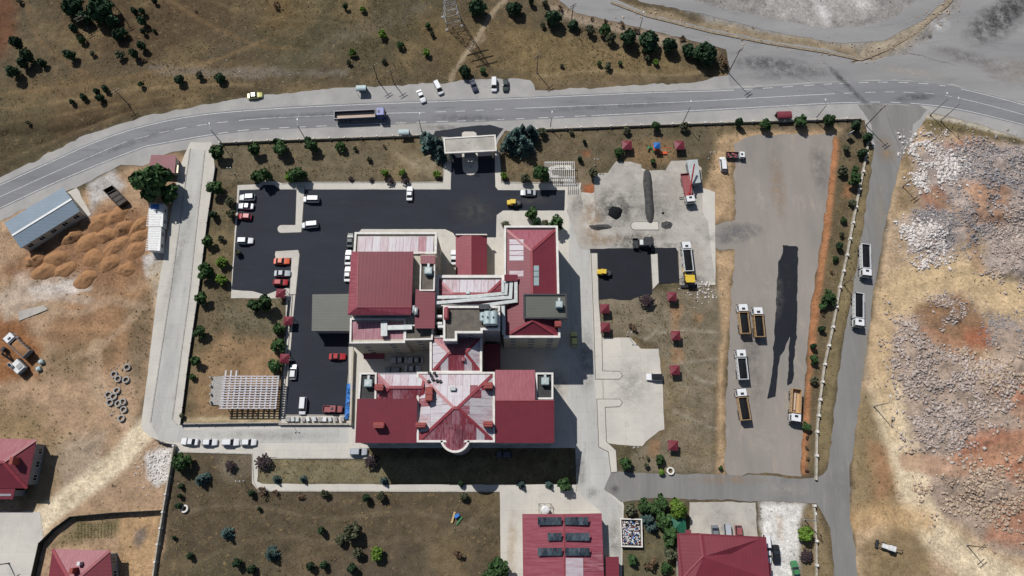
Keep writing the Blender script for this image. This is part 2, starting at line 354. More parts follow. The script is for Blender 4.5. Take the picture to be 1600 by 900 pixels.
sheet('bend_road', W([(1195, 28), (1290, 44), (1350, 42), (1400, 26), (1440, -8), (1486, -8), (1440, 34), (1380, 64), (1310, 68), (1195, 47), (1100, 22), (1000, 2), (985, -8), (1060, -8), (1110, 8)]), 0.013, 'junction', 0.4)
# the compound
sheet('left_street', W([(297, 222), (330, 222), (336, 262), (311, 450), (282, 662), (440, 659), (560, 659), (560, 700), (586, 716), (585, 716), (404, 715), (402, 752), (410, 756), (625, 757), (900, 757), (900, 769), (404, 767), (394, 755), (393, 710), (277, 706), (262, 693), (235, 683), (220, 668), (247, 450), (280, 262)]), 0.018, 'concrete', 0.12)
sheet('hospital_forecourt', W([(371, 289), (404, 288), (412, 283), (430, 283), (440, 286), (692, 284), (694, 250), (700, 236), (780, 236), (782, 256), (783, 284), (908, 286), (906, 300), (925, 302), (1000, 262), (1117, 300), (1118, 445), (1062, 445), (1060, 392), (1020, 392), (934, 390), (926, 440), (940, 528), (944, 690), (960, 738), (975, 790), (970, 960), (783, 960), (781, 768), (901, 768), (899, 700),
    (560, 700), (553, 662), (437, 662), (451, 466), (437, 466), (361, 466), (361, 452), (370, 310)]), 0.014, 'concrete', 0.08)
sheet('works_yard', W([(928, 271), (950, 270), (963, 252), (985, 253), (1002, 257), (1003, 266), (1040, 266), (1048, 252), (1075, 250), (1096, 262), (1098, 330), (1106, 345), (1112, 400), (1118, 441), (1062, 444), (1060, 392), (922, 392), (905, 388), (886, 330), (887, 298), (908, 296), (914, 360), (930, 352)]), 0.020, 'oldconcrete', 0.2)
sheet('concrete_lot', W([(940, 528), (985, 527), (1001, 545), (1029, 545), (1035, 600), (1038, 671), (1030, 673), (1009, 690), (1004, 697), (976, 696), (948, 692), (944, 650)]), 0.020, 'concrete', 0.1)
sheet('gravel_lot', W([(1172, 211), (1305, 209), (1300, 230), (1292, 307), (1282, 380), (1267, 487), (1260, 555), (1253, 667), (1250, 742), (1134, 741), (1133, 675), (1143, 450), (1150, 392), (1120, 388), (1096, 372), (1098, 352), (1150, 345), (1147, 225)]), 0.012, 'gravel', 0.5)
sheet('back_yard_slab', W([(1077, 784), (1180, 785), (1184, 840), (1078, 840)]), 0.012, 'oldconcrete', 0.2)
sheet('left_yard', W([(-40, 802), (62, 799), (68, 848), (57, 900), (50, 960), (-40, 960)]), 0.010, 'concrete', 0.3)
sheet('shed_apron', W([(106, 300), (120, 293), (142, 335), (130, 342)]), 0.010, 'concrete', 0.2)
sheet('left_street_lane', W([(298, 232), (319, 235), (301, 400), (296, 450), (268, 655), (290, 672), (545, 668), (545, 692), (290, 692), (250, 690), (236, 662), (267.5, 450)]), 0.022, 'lane', 0.05)
sheet('hospital_lane', W([(889, 300), (907, 302), (922, 396), (926, 500), (930, 600), (936, 698), (951, 708), (954, 740), (944, 764), (972, 790), (968, 960), (944, 960), (940, 800), (903, 770), (899, 690), (886, 625), (893, 560), (889, 430)]), 0.019, 'lane', 0.1)
# fresh asphalt
ASPH = [(374, 297), (404, 296), (412, 289), (428, 289), (438, 296), (704, 296), (706, 242), (773, 242), (774, 292), (778, 297), (883, 297), (882, 329), (786, 329), (776, 336), (775, 371), (712, 371), (708, 364), (696, 358), (565, 358), (552, 372), (548, 450), (547, 535), (540, 648), (447, 648), (451, 575), (457, 512), (462, 452), (447, 450), (430, 455), (415, 461), (395, 455), (362, 453)]
sheet('car_park_asphalt', W(ASPH), 0.030, 'newasphalt', 0.05)
sheet('gate_apron', W([(676, 213), (680, 205), (727, 198), (765, 195), (787, 201), (775, 216), (774, 246), (704, 246), (700, 214)]), 0.026, 'newasphalt', 0.15)
sheet('yard_asphalt', W([(922, 389), (960, 388), (1056, 387), (1058, 392), (1061, 441), (1029, 444), (1027, 396), (1016, 396), (1019, 460), (1000, 462), (985, 469), (968, 469), (955, 466), (936, 468), (933, 396), (922, 396)]), 0.032, 'blackasphalt', 0.12)
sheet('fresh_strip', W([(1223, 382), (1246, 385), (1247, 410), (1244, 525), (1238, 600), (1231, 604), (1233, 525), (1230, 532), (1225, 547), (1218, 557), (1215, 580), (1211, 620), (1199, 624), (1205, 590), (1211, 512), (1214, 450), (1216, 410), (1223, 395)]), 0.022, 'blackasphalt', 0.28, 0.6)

# painted road lines, children of the road
def ribbon(name, line, w, z, dash=None, skip=None):
    m = MB(); acc = 0
    L = offset_line(line, w / 2); Rr = offset_line(line, -w / 2)
    for i in range(len(line) - 1):
        acc += (line[i + 1] - line[i]).length
        if skip and skip(line[i]): continue
        if dash and (acc % (dash * 2)) > dash: continue
        m.poly([(Rr[i].x, Rr[i].y, z), (Rr[i + 1].x, Rr[i + 1].y, z), (L[i + 1].x, L[i + 1].y, z), (L[i].x, L[i].y, z)])
    return m.build(name, 'paint', road)
xpx = lambda p: p.x / p.y if p.y else 0
gateL, gateR = P(590, 180).x, P(850, 180).x; jl = P(1290, 150).x
fine_up, fine_mid, fine_low = smooth_line(W(UP), 1.5), smooth_line(W(MID), 1.5), smooth_line(W(LOW), 1.5)
ribbon('edge_line', fine_up, 0.16, 0.024, skip=lambda p: P(1130, 140).x < p.x < P(1500, 140).x)
ribbon('edge_line', fine_up, 0.16, 0.024, dash=3, skip=lambda p: not P(1130, 140).x < p.x < P(1500, 140).x)
ribbon('centre_line', fine_mid, 0.14, 0.024, skip=lambda p: gateL + 14 < p.x < gateR - 8 or P(190, 220).x < p.x < P(380, 190).x or P(1300, 150).x < p.x < P(1500, 150).x)
ribbon('centre_line', fine_mid, 0.14, 0.024, dash=3, skip=lambda p: not (gateL + 14 < p.x < gateR - 8 or P(190, 220).x < p.x < P(380, 190).x or P(1300, 150).x < p.x < P(1500, 150).x))
ribbon('edge_line', fine_low, 0.16, 0.024, skip=lambda p: P(330, 210).x < p.x < P(530, 195).x or gateL < p.x < gateR + 14 or P(1320, 160).x < p.x < P(1420, 160).x)
ribbon('edge_line', fine_low, 0.16, 0.024, dash=3, skip=lambda p: not (P(330, 210).x < p.x < P(530, 195).x or gateL < p.x < gateR + 14 or P(1320, 160).x < p.x < P(1420, 160).x))

# kerbs and raised islands
def kerb(label, pts, w=0.3, h=0.13, closed=False):
    line = W(pts) + ([P(*pts[0])] if closed else [])
    L, Rr = offset_line(line, w / 2), offset_line(line, -w / 2); m = MB()
    for i in range(len(line) - 1):
        a, b, c, d = Rr[i], Rr[i + 1], L[i + 1], L[i]
        m.prism([(q.x, q.y, -0.1) for q in (a, b, c, d)], [(q.x, q.y, h) for q in (a, b, c, d)])
    o = m.build('kerb', 'kerb'); o['kind'] = 'structure'; return o
def island(pts, h=0.14):
    m = MB(); r = ring_px(pts, 0); m.prism([(p.x, p.y, -0.1) for p in r], [(p.x, p.y, h) for p in r])
    gt = MB(); q = inset(r, -.16); gt.prism([(p.x, p.y, -.1) for p in q], [(p.x, p.y, .045) for p in q]); go_ = gt.build('gutter', 'gutter'); go_['kind'] = 'structure'
    o = m.build('raised_island', 'concrete'); o['kind'] = 'structure'; PAVED.append([(p.x, p.y) for p in r]); return o
def inset(ring, d):
    n = len(ring); out = []
    for i in range(n):
        a, b, c = ring[i - 1], ring[i], ring[(i + 1) % n]
        e1, e2 = (b - a).normalized(), (c - b).normalized(); n1, n2 = Vector((-e1.y, e1.x, 0)), Vector((-e2.y, e2.x, 0))
        k = (n1 + n2); k = k / max(k.dot(n1), 0.3); out.append(b + k * d)
    return out
def arc(cx, cy, r, a0, a1, n=8): return [(cx + r * math.cos(R(a0 + (a1 - a0) * i / n)), cy + r * math.sin(R(a0 + (a1 - a0) * i / n))) for i in range(n + 1)]
island([(464, 292), (476, 292), (471, 362), (470, 363)] + arc(440, 358, 6, 90, 270) + [(462, 352)])
island([(430, 398)] + [(431, 393), (466, 391), (468, 398), (462, 460), (453, 460), (456, 403), (431, 404)])
island([(717, 233)] + [(746, 233)] + arc(735, 262, 12, 0, 180) + [(722, 240)])
island([(722, 212)] + [(722, 208), (726, 206), (740, 206), (744, 208), (745, 214), (722, 214)])
island([(447, 462), (457, 462), (452, 520), (447, 580), (440, 650), (545, 650), (545, 535), (552, 535), (551, 661), (437, 661), (446, 525)], 0.1)
island([(924, 396), (933, 396), (935, 470), (940, 528), (941, 580), (968, 581), (972, 587), (968, 592), (931, 592), (928, 500)], 0.12)
island([(1017, 397), (1027, 397), (1029, 442), (1020, 452)], 0.12)
island([(933, 624), (968, 624), (972, 629), (968, 635), (945, 636), (947, 690), (962, 704), (964, 737), (955, 738), (951, 706), (936, 698)], 0.12)
island([(990, 347), (1028, 347), (1029, 359), (992, 359)] + arc(992, 353, 6, 90, 270)[1:-1], 0.12)
for pts in ([(336, 262), (311, 450), (282, 662), (440, 660)], [(320, 235), (302, 400), (297, 450), (269, 655), (277, 664)], [(297, 232), (267, 450), (235, 660)],
            [(694, 252), (692, 285), (476, 285), (440, 287)], [(782, 257), (783, 285), (905, 287)], [(404, 716), (590, 716)], [(277, 706), (394, 709), (396, 752), (404, 767), (780, 768)]):
    kerb('', pts)

# stains, dust and tyre rubber lying on the paving
def stainmat(c, k):
    t = NT('stain'); tc = t.node('ShaderNodeTexCoord').outputs['Object']; ln = t.node('ShaderNodeVectorMath', operation='LENGTH'); t.L(tc, ln.inputs[0])
    n = t.noise(t.coord('Position'), .35, 6, .75); n2 = t.noise(t.coord('Position'), 1.8, 4, .7); f = t.ramp(ln.outputs['Value'], 1.0, .15); a = t.node('ShaderNodeMath', operation='MULTIPLY'); t.L(f, a.inputs[0]); t.L(t.ramp(n, .38, .62, .05, 1), a.inputs[1])
    a2 = t.node('ShaderNodeMath', operation='MULTIPLY'); t.L(a.outputs[0], a2.inputs[0]); t.L(t.ramp(n2, .3, .7, .5 * k, 1.2 * k), a2.inputs[1]); t.b.inputs['Base Color'].default_value = (*C(*c), 1); t.b.inputs['Roughness'].default_value = .95; t.L(a2.outputs[0], t.b.inputs['Alpha']); return t.m
SM = {}
def stain(px, py, rx, ry, c, k=.6, rot=0.0, z=.040):
    if (c, k) not in SM: SM[c, k] = stainmat(c, k)
    p = P(px, py); s_ = MPP(px, py); m = MB(); m.poly([(-1, -1, 0), (1, -1, 0), (1, 1, 0), (-1, 1, 0)]); o = m.build('surface_stain', SM[c, k]); o.location = (p.x, p.y, z + .0012 * (len(bpy.data.objects) % 9)); o.scale = (rx * s_, ry * s_, 1); o.rotation_euler.z = rot; o['kind'] = 'structure'
BLK, DST, TAN, WHT = (52, 51, 52), (196, 188, 176), (176, 146, 112), (228, 226, 224)
for a in ((962, 325, 55, 45, BLK, .7), (990, 372, 60, 14, (96, 88, 80), .7), (1030, 320, 40, 60, BLK, .4), (925, 345, 22, 50, TAN, .7), (940, 374, 40, 12, TAN, .8), (1050, 300, 36, 40, DST, .6), (1085, 400, 22, 40, DST, .6), (1010, 384, 70, 8, BLK, .8), (1075, 438, 34, 12, BLK, .8), (905, 315, 18, 24, (120, 114, 108), .6),
    (1330, 140, 60, 6, BLK, .6, -.9), (1310, 118, 40, 5, BLK, .5, -.9), (1430, 152, 40, 8, BLK, .6, .1), (1240, 115, 90, 12, (112, 112, 114), .7, .05), (1420, 112, 80, 14, DST, .5, -.2), (1468, 38, 20, 17, WHT, .95), (1440, 56, 10, 7, BLK, 1.0, .4), (1453, 57, 5, 6, BLK, 1.0), (1556, 34, 74, 34, BLK, 1.0, .6), (1215, 100, 70, 16, (92, 92, 95), .8, -.1), (1180, 100, 40, 16, (96, 96, 98), .7), (1585, 8, 40, 24, BLK, .8, .4), (1510, 90, 70, 16, (112, 104, 98), .6, -.3), (1590, 110, 60, 30, (150, 136, 120), .6),
    (1185, 310, 30, 60, DST, .55), (1215, 290, 16, 70, TAN, .5), (1195, 690, 36, 40, DST, .6), (1175, 560, 20, 110, (122, 118, 114), .6), (1280, 260, 18, 60, (128, 122, 118), .6), (1160, 360, 40, 16, (112, 112, 114), .8), (1135, 372, 40, 12, (116, 116, 116), .8), (1200, 450, 26, 60, DST, .4),
    (560, 318, 90, 8, (66, 68, 74), .6), (620, 338, 120, 8, (62, 64, 70), .5), (480, 520, 14, 90, (62, 64, 70), .5), (400, 340, 18, 70, (64, 66, 72), .55), (740, 330, 40, 30, (100, 98, 96), .6), (505, 590, 26, 60, (62, 64, 70), .5), (835, 312, 40, 12, (96, 94, 92), .6), (1232, 440, 10, 60, (50, 51, 56), .6),
    (640, 196, 50, 8, DST, .7), (730, 184, 70, 9, (88, 88, 90), .55), (480, 180, 120, 7, (98, 99, 102), .5, .05), (960, 166, 160, 7, (100, 101, 104), .5, .06), (200, 225, 100, 8, (104, 105, 108), .5, .4), (690, 200, 40, 8, BLK, .5), (1385, 235, 18, 30, TAN, .7), (1376, 345, 14, 70, (170, 156, 136), .7, -.1), (1350, 560, 10, 90, (168, 156, 138), .6, -.1), (1140, 750, 70, 9, TAN, .6), (1230, 765, 50, 14, DST, .6), (1310, 760, 26, 26, (150, 146, 140), .7),
    (905, 735, 14, 30, (120, 116, 110), .7), (961, 764, 9, 9, (92, 90, 88), .9), (926, 770, 12, 12, BLK, .5), (915, 560, 16, 70, (150, 146, 140), .7), (985, 600, 40, 50, (168, 166, 162), .6), (870, 600, 22, 30, (130, 126, 120), .7), (280, 400, 10, 110, (168, 164, 156), .6, -.12), (255, 600, 12, 60, (214, 212, 208), .7, -.12), (420, 680, 120, 9, (168, 164, 158), .6), (960, 850, 12, 60, (140, 134, 128), .7), (800, 850, 10, 60, (196, 160, 116), .5)): stain(*a)

# ---------------------------------------------------------------- ground: one sheet, fine where the picture looks
STEP = 0.46
fx = np.arange(-190, 190, STEP); fy = np.arange(-42, 176, STEP)
xs = np.concatenate([[-1500, -900, -500, -320, -250, -215], fx, [190, 215, 250, 320, 500, 900, 1500]])
ys = np.concatenate([[-1200, -600, -300, -140, -80, -58], fy, [176, 196, 230, 300, 500, 900, 1500]])
X, Y = np.meshgrid(xs, ys); NX, NY = len(xs), len(ys)
wob = fbm(X, Y, 0.12, 4, 3); wob2 = fbm(X, Y, 0.5, 3, 9)
base = np.array(C(98, 86, 67)); g = np.ones(X.shape)
col = np.ones(X.shape + (3,)) * base
def lay(pts, c, soft=2.0, amp=5.0, k=1.0, grass=None, world=False):
    """paint a patch of ground with uneven, soft edges"""
    poly = pts if world else W(pts)
    bx = [p[0] for p in poly]; by = [p[1] for p in poly]; m = 8 + amp
    i0, i1 = np.searchsorted(xs, [min(bx) - m, max(bx) + m]); j0, j1 = np.searchsorted(ys, [min(by) - m, max(by) + m])
    if i1 <= i0 or j1 <= j0: return
    s = (slice(j0, j1), slice(i0, i1)); d = sdist(X[s], Y[s], poly) + wob[s] * amp + wob2[s] * amp * 0.4
    a = sstep(d / (2 * soft) + 0.5) * k
    col[s] = col[s] * (1 - a[..., None]) + np.array(C(*c)) * a[..., None]
    if grass is not None: g[s] = g[s] * (1 - a) + grass * a
def track(pts, c, w=1.2, soft=0.8, k=0.8, grass=0.0):
    line = smooth_line(W(pts), 2.0); d = w - ldist(X, Y, line) + wob2 * 0.8
    a = sstep(d / (2 * soft) + 0.5) * k
    col[:] = col * (1 - a[..., None]) + np.array(C(*c)) * a[..., None]; g[:] = g * (1 - a) + grass * a
# upper left hillside
lay([(-200, -200), (30, -60), (25, 60), (0, 100), (-200, 140)], (112, 74, 52), 3, 6, 0.9, 0.35)
lay([(70, -60), (420, -60), (330, 60), (200, 100), (90, 60)], (90, 70, 50), 8, 14, 0.75, 0.8)
lay([(0, 130), (160, 118), (330, 100), (400, 112), (250, 150), (120, 190), (0, 215)], (128, 104, 72), 5, 8, 0.6, 0.9)
lay([(-60, 190), (100, 175), (200, 150), (330, 140), (395, 142), (300, 158), (170, 188), (60, 238), (-60, 290)], (84, 68, 48), 3, 5, 0.8, 0.6)
lay([(420, -40), (700, -40), (690, 60), (640, 100), (480, 100), (400, 60)], (88, 80, 58), 6, 12, 0.8, 1.0)
lay([(390, -40), (480, -40), (470, 35), (410, 45)], (124, 98, 62), 5, 8, 0.6, 0.9)
lay([(660, 30), (830, 30), (840, 110), (720, 118), (660, 90)], (126, 104, 70), 5, 8, 0.6, 0.9)
lay([(230, 104), (420, 108), (545, 110), (545, 120), (400, 121), (260, 115)], (150, 144, 138), 1.2, 4, 0.35, 0.5)
lay([(440, 92), (510, 55), (600, 20), (660, 10), (640, 34), (560, 70), (480, 100)], (124, 116, 106), 3, 9, 0.3, 0.7)
lay([(600, 85), (690, 70), (720, 95), (620, 105)], (92, 82, 62), 4, 8, 0.6, 0.9)
track([(704, 125), (712, 108), (733, 78), (745, 62), (752, 48), (772, 18), (790, 0)], (168, 150, 124), 0.8, 0.6, 0.75)
track([(733, 78), (748, 70), (757, 60), (756, 52)], (160, 142, 116), 0.4, 0.5, 0.6)
lay([(800, 40), (900, 52), (1060, 90), (1130, 118), (960, 128), (838, 138), (800, 120)], (134, 114, 78), 3, 6, 0.75, 0.9)
lay([(845, 122), (1000, 118), (1110, 122), (960, 136), (845, 138)], (132, 112, 86), 1.5, 3, 0.7, 0.4)
lay([(860, 12), (960, 40), (1060, 62), (1060, 72), (960, 52), (880, 30)], (178, 160, 140), 1.5, 4, 0.8, 0.1)
lay([(800, -20), (880, -20), (1000, 46), (1120, 80), (1060, 72), (930, 44)], (160, 138, 116), 2, 4, 0.5, 0.3)
# upper right
lay([(960, -80), (1700, -80), (1700, 170), (1500, 110), (1340, 90), (1100, 40)], (150, 146, 142), 3, 6, 0.95, 0.0)
lay([(960, 2), (1100, 34), (1200, 52), (1340, 72), (1345, 92), (1280, 80), (1120, 52), (1000, 20)], (158, 140, 112), 1.5, 3, 0.9, 0.3)
lay([(1345, 95), (1340, 72), (1400, 50), (1480, -5), (1494, -5), (1430, 60), (1380, 92)], (162, 148, 126), 1.2, 3, 0.9, 0.1)
lay([(1180, -20), (1330, -20), (1360, 30), (1290, 42), (1200, 28)], (176, 170, 164), 3, 8, 0.6, 0.0)
lay([(1260, -10), (1280, -10), (1305, 40), (1290, 42)], (214, 210, 206), 1.5, 3, 0.6, 0.0)
lay([(1316, -10), (1350, -10), (1372, 12), (1350, 24)], (210, 204, 198), 2, 4, 0.6, 0.0)
# dirt yard on the left
lay([(-80, 330), (120, 300), (190, 262), (232, 250), (300, 240), (262, 450), (222, 665), (262, 700), (270, 960), (-80, 960)], (174, 144, 114), 2, 4, 1.0, 0.12)
lay([(135, 285), (180, 265), (192, 290), (150, 320), (140, 340)], (184, 180, 176), 1.5, 3, 0.9, 0.0)
lay([(0, 430), (40, 395), (110, 355), (160, 325), (230, 330), (236, 420), (190, 450), (60, 450)], (140, 102, 72), 3, 5, 0.85, 0.05)
lay([(100, 470), (170, 455), (235, 450), (222, 540), (170, 580), (90, 560), (70, 520)], (156, 118, 84), 3, 8, 0.8, 0.15)
lay([(60, 540), (150, 520), (190, 545), (130, 590), (70, 590)], (124, 104, 78), 3, 8, 0.7, 0.7)
lay([(200, 480), (235, 460), (232, 560), (215, 620), (200, 590)], (118, 104, 82), 2, 4, 0.7, 0.9)
lay([(-60, 490), (40, 500), (68, 540), (60, 590), (-60, 610)], (140, 92, 54), 2, 4, 0.9, 0.0)
lay([(-60, 590), (60, 640), (100, 690), (-60, 690)], (140, 118, 84), 3, 6, 0.7, 0.8)
lay([(30, 430), (135, 432), (140, 445), (60, 480), (10, 500), (0, 470)], (192, 176, 158), 2, 5, 0.6, 0.0)
lay([(50, 452), (110, 440), (140, 452), (90, 464), (55, 474)], (214, 206, 198), 1, 4, 0.7, 0.0)
lay([(224, 400), (250, 392), (258, 420), (232, 432)], (216, 212, 206), 1, 2, 0.8, 0.0)
lay([(232, 420), (262, 396), (262, 470), (247, 500)], (190, 172, 146), 1, 2, 0.8, 0.2)
lay([(75, 700), (160, 680), (160, 760), (95, 775)], (168, 152, 132), 3, 5, 0.7, 0.1)
lay([(30, 700), (85, 690), (90, 790), (30, 800)], (160, 134, 96), 3, 6, 0.6, 0.7)
track([(226, 668), (190, 715), (140, 755), (80, 800), (50, 830)], (222, 204, 172), 3.0, 1.4, 1.0)
track([(215, 690), (160, 735), (100, 785)], (210, 190, 158), 1.2, 1.0, 0.7)
lay([(120, 812), (190, 805), (190, 832), (120, 850), (85, 850)], (120, 110, 76), 1.5, 3, 0.8, 0.9)
lay([(190, 805), (252, 800), (243, 960), (180, 960)], (182, 148, 108), 1.5, 3, 0.9, 0.05)
lay([(212, 830), (226, 824), (230, 840), (218, 854), (210, 848)], (120, 110, 104), 1, 2, 0.8, 0.0)
lay([(228, 712), (268, 700), (268, 752), (246, 762), (230, 748)], (226, 222, 216), 1, 3, 0.9, 0.0)
# fields of the compound
lay([(345, 226), (640, 218), (690, 225), (694, 284), (440, 284), (370, 288), (340, 300)], (118, 106, 84), 1.5, 5, 0.9, 0.8)
lay([(612, 252), (690, 232), (692, 282), (640, 276)], (150, 134, 108), 3, 6, 0.7, 0.5)
lay([(336, 300), (370, 292), (361, 466), (437, 468), (446, 520), (437, 660), (284, 660), (312, 450)], (116, 102, 78), 1.5, 4, 0.9, 0.8)
lay([(310, 560), (350, 520), (440, 540), (437, 658), (290, 658)], (158, 126, 92), 2.5, 5, 0.85, 0.2)
lay([(340, 470), (440, 470), (440, 520), (370, 520)], (118, 110, 90), 2, 5, 0.7, 0.9)
lay([(285, 652), (437, 648), (437, 660), (283, 662)], (196, 176, 138), 0.8, 1.5, 0.8, 0.0)
lay([(785, 212), (850, 206), (1350, 192), (1345, 240), (1300, 214), (1170, 214), (1110, 250), (960, 256), (905, 284), (785, 284)], (110, 98, 78), 1.5, 4, 0.9, 0.7)
lay([(985, 222), (1060, 220), (1060, 250), (1000, 262), (975, 250)], (146, 116, 82), 2, 4, 0.7, 0.4)
lay([(908, 236), (922, 234), (924, 245), (910, 246)], (150, 88, 56), 1, 2, 0.8, 0.0)
lay([(880, 262), (925, 262), (930, 290), (912, 330), (900, 300)], (150, 132, 108), 1.5, 4, 0.7, 0.4)
lay([(912, 288), (929, 286), (932, 352), (918, 356), (910, 330)], (172, 100, 62), 0.8, 1.5, 0.95, 0.0)
lay([(1170, 205), (1320, 200), (1300, 215), (1160, 225), (1145, 262), (1148, 345), (1112, 345), (1098, 300), (1110, 250), (1125, 215)], (182, 152, 116), 1.5, 3, 0.95, 0.0)
lay([(1116, 392), (1150, 392), (1143, 450), (1134, 560), (1132, 742), (1118, 742), (1118, 600), (1124, 470)], (184, 154, 118), 1.2, 2, 0.95, 0.0)
lay([(940, 470), (1118, 445), (1124, 520), (1116, 742), (965, 740), (1010, 700), (1038, 672), (1030, 545), (1000, 528), (940, 527)], (134, 122, 102), 1.2, 4, 0.95, 0.7)
for q in ([(1048, 478), (1064, 476), (1062, 520), (1050, 520)], [(1085, 490), (1100, 492), (1098, 506), (1084, 506)], [(1050, 545), (1066, 545), (1066, 566), (1052, 566)], [(1018, 690), (1035, 690), (1030, 712), (1016, 710)]):
    lay(q, (164, 124, 88), 1, 3, 0.7, 0.2)
for q in ([(1030, 520), (1075, 516), (1120, 520)], [(1060, 568), (1120, 560)], [(1030, 510), (1010, 530), (985, 520)], [(1060, 560), (1085, 590), (1118, 600)], [(1050, 640), (1090, 660), (1118, 670)]):
    track(q, (168, 158, 140), 0.35, 0.4, 0.5)
lay([(1304, 210), (1312, 225), (1304, 307), (1296, 380), (1284, 460), (1272, 560), (1264, 670), (1262, 742), (1251, 742), (1254, 660), (1266, 500), (1280, 400), (1292, 300), (1299, 225)], (176, 120, 80), 0.8, 1.2, 0.95, 0.0)
lay([(1312, 225), (1356, 215), (1336, 325), (1311, 450), (1280, 640), (1274, 742), (1262, 742), (1266, 660), (1284, 470), (1300, 350)], (112, 98, 74), 1, 2.5, 0.9, 0.7)
lay([(1318, 285), (1334, 292), (1330, 312), (1316, 306)], (168, 116, 80), 1, 2, 0.8, 0.0)
lay([(1356, 225), (1367, 225), (1348, 350), (1330, 460), (1316, 520), (1300, 640), (1296, 720), (1280, 735), (1278, 690), (1288, 570), (1312, 450)], (140, 124, 90), 0.8, 1.5, 0.9, 0.6)
lay([(300, 500), (301, 500), (302, 501)], (0, 0, 0), 1, 0, 0.0)
lay([(280, 712), (393, 712), (400, 768), (782, 770), (783, 960), (243, 960), (262, 770)], (94, 82, 65), 1.5, 5, 0.95, 0.85)
lay([(340, 715), (392, 713), (392, 740), (350, 745)], (132, 120, 104), 2, 4, 0.6, 0.6)
lay([(470, 860), (650, 850), (760, 890), (700, 960), (480, 960)], (96, 84, 70), 6, 10, 0.6, 0.6)
lay([(404, 718), (600, 717), (890, 717), (890, 755), (406, 755)], (130, 120, 92), 0.8, 2, 0.9, 0.8)
lay([(975, 782), (1072, 782), (1060, 830), (1055, 960), (970, 960)], (104, 98, 74), 1, 3, 0.9, 0.8)
lay([(1186, 786), (1258, 786), (1250, 830), (1246, 960), (1198, 960)], (222, 218, 212), 1.2, 3, 0.95, 0.0)
lay([(1212, 806), (1222, 808), (1222, 845), (1214, 840)], (192, 172, 148), 1, 2, 0.6, 0.0)
lay([(1255, 792), (1280, 792), (1304, 905), (1304, 960), (1250, 960)], (140, 122, 92), 1, 2.5, 0.9, 0.6)
# quarry side
lay([(1420, 190), (1700, 250), (1700, 960), (1340, 960), (1330, 800), (1340, 640), (1372, 430), (1392, 310)], (184, 158, 126), 1.2, 3, 1.0, 0.0)
lay([(1440, 178), (1600, 218), (1700, 250), (1700, 300), (1600, 222), (1500, 205), (1450, 215)], (128, 114, 80), 1, 3, 0.85, 0.8)
lay([(1440, 172), (1500, 184), (1600, 214), (1600, 219), (1500, 194), (1446, 184)], (196, 186, 168), 0.6, 1, 0.8, 0.0)
lay([(1392, 230), (1432, 200), (1430, 240), (1440, 330), (1400, 330), (1410, 270)], (152, 128, 96), 2, 4, 0.8, 0.3)
lay([(1445, 220), (1600, 225), (1680, 240), (1680, 420), (1600, 450), (1540, 420), (1530, 360), (1480, 400), (1420, 390), (1405, 355), (1445, 320), (1425, 260)], (164, 150, 142), 2, 5, 0.9, 0.0)
lay([(1395, 480), (1450, 495), (1480, 540), (1540, 560), (1560, 500), (1700, 480), (1700, 900), (1560, 860), (1440, 780), (1420, 690), (1395, 600)], (168, 148, 132), 2, 5, 0.9, 0.0)
lay([(1420, 480), (1500, 460), (1540, 500), (1545, 540), (1500, 545), (1450, 520)], (140, 106, 78), 2, 4, 0.9, 0.0)
for q, c in (([(1505, 520), (1545, 505), (1550, 545), (1512, 548)], (168, 104, 74)), ([(1570, 590), (1640, 580), (1640, 640), (1575, 640)], (172, 112, 84)), ([(1490, 690), (1640, 660), (1700, 700), (1640, 760), (1520, 740), (1480, 720)], (178, 118, 88)),
             ([(1500, 215), (1530, 222), (1520, 236), (1480, 228)], (172, 112, 80)), ([(1500, 290), (1570, 290), (1570, 350), (1520, 350)], (168, 128, 98)), ([(1440, 300), (1470, 296), (1474, 320), (1446, 322)], (158, 110, 84)), ([(1560, 790), (1640, 770), (1640, 860), (1540, 840)], (176, 124, 96))):
    lay(q, c, 2, 5, 0.85, 0.0)
lay([(1345, 612), (1378, 610), (1392, 690), (1404, 760), (1400, 800), (1330, 800), (1332, 740)], (140, 120, 86), 1.5, 3, 0.85, 0.7)
lay([(1360, 690), (1390, 700), (1402, 770), (1368, 790)], (172, 124, 88), 2, 4, 0.6, 0.1)
lay([(1345, 850), (1400, 822), (1440, 830), (1480, 960), (1350, 960)], (142, 120, 86), 2, 4, 0.85, 0.6)
track([(1384, 612), (1394, 660), (1416, 720), (1432, 780), (1452, 820), (1500, 870), (1560, 900), (1620, 930)], (218, 198, 164), 4.0, 1.8, 0.95)
track([(1376, 520), (1384, 600), (1396, 680)], (200, 174, 134), 2.0, 2.0, 0.6)
track([(1330, 815), (1380, 805), (1440, 812)], (196, 160, 112), 3.0, 2.0, 0.7)
track([(1395, 470), (1440, 440), (1500, 430), (1560, 460), (1620, 480)], (206, 178, 136), 5.0, 2.5, 0.85)
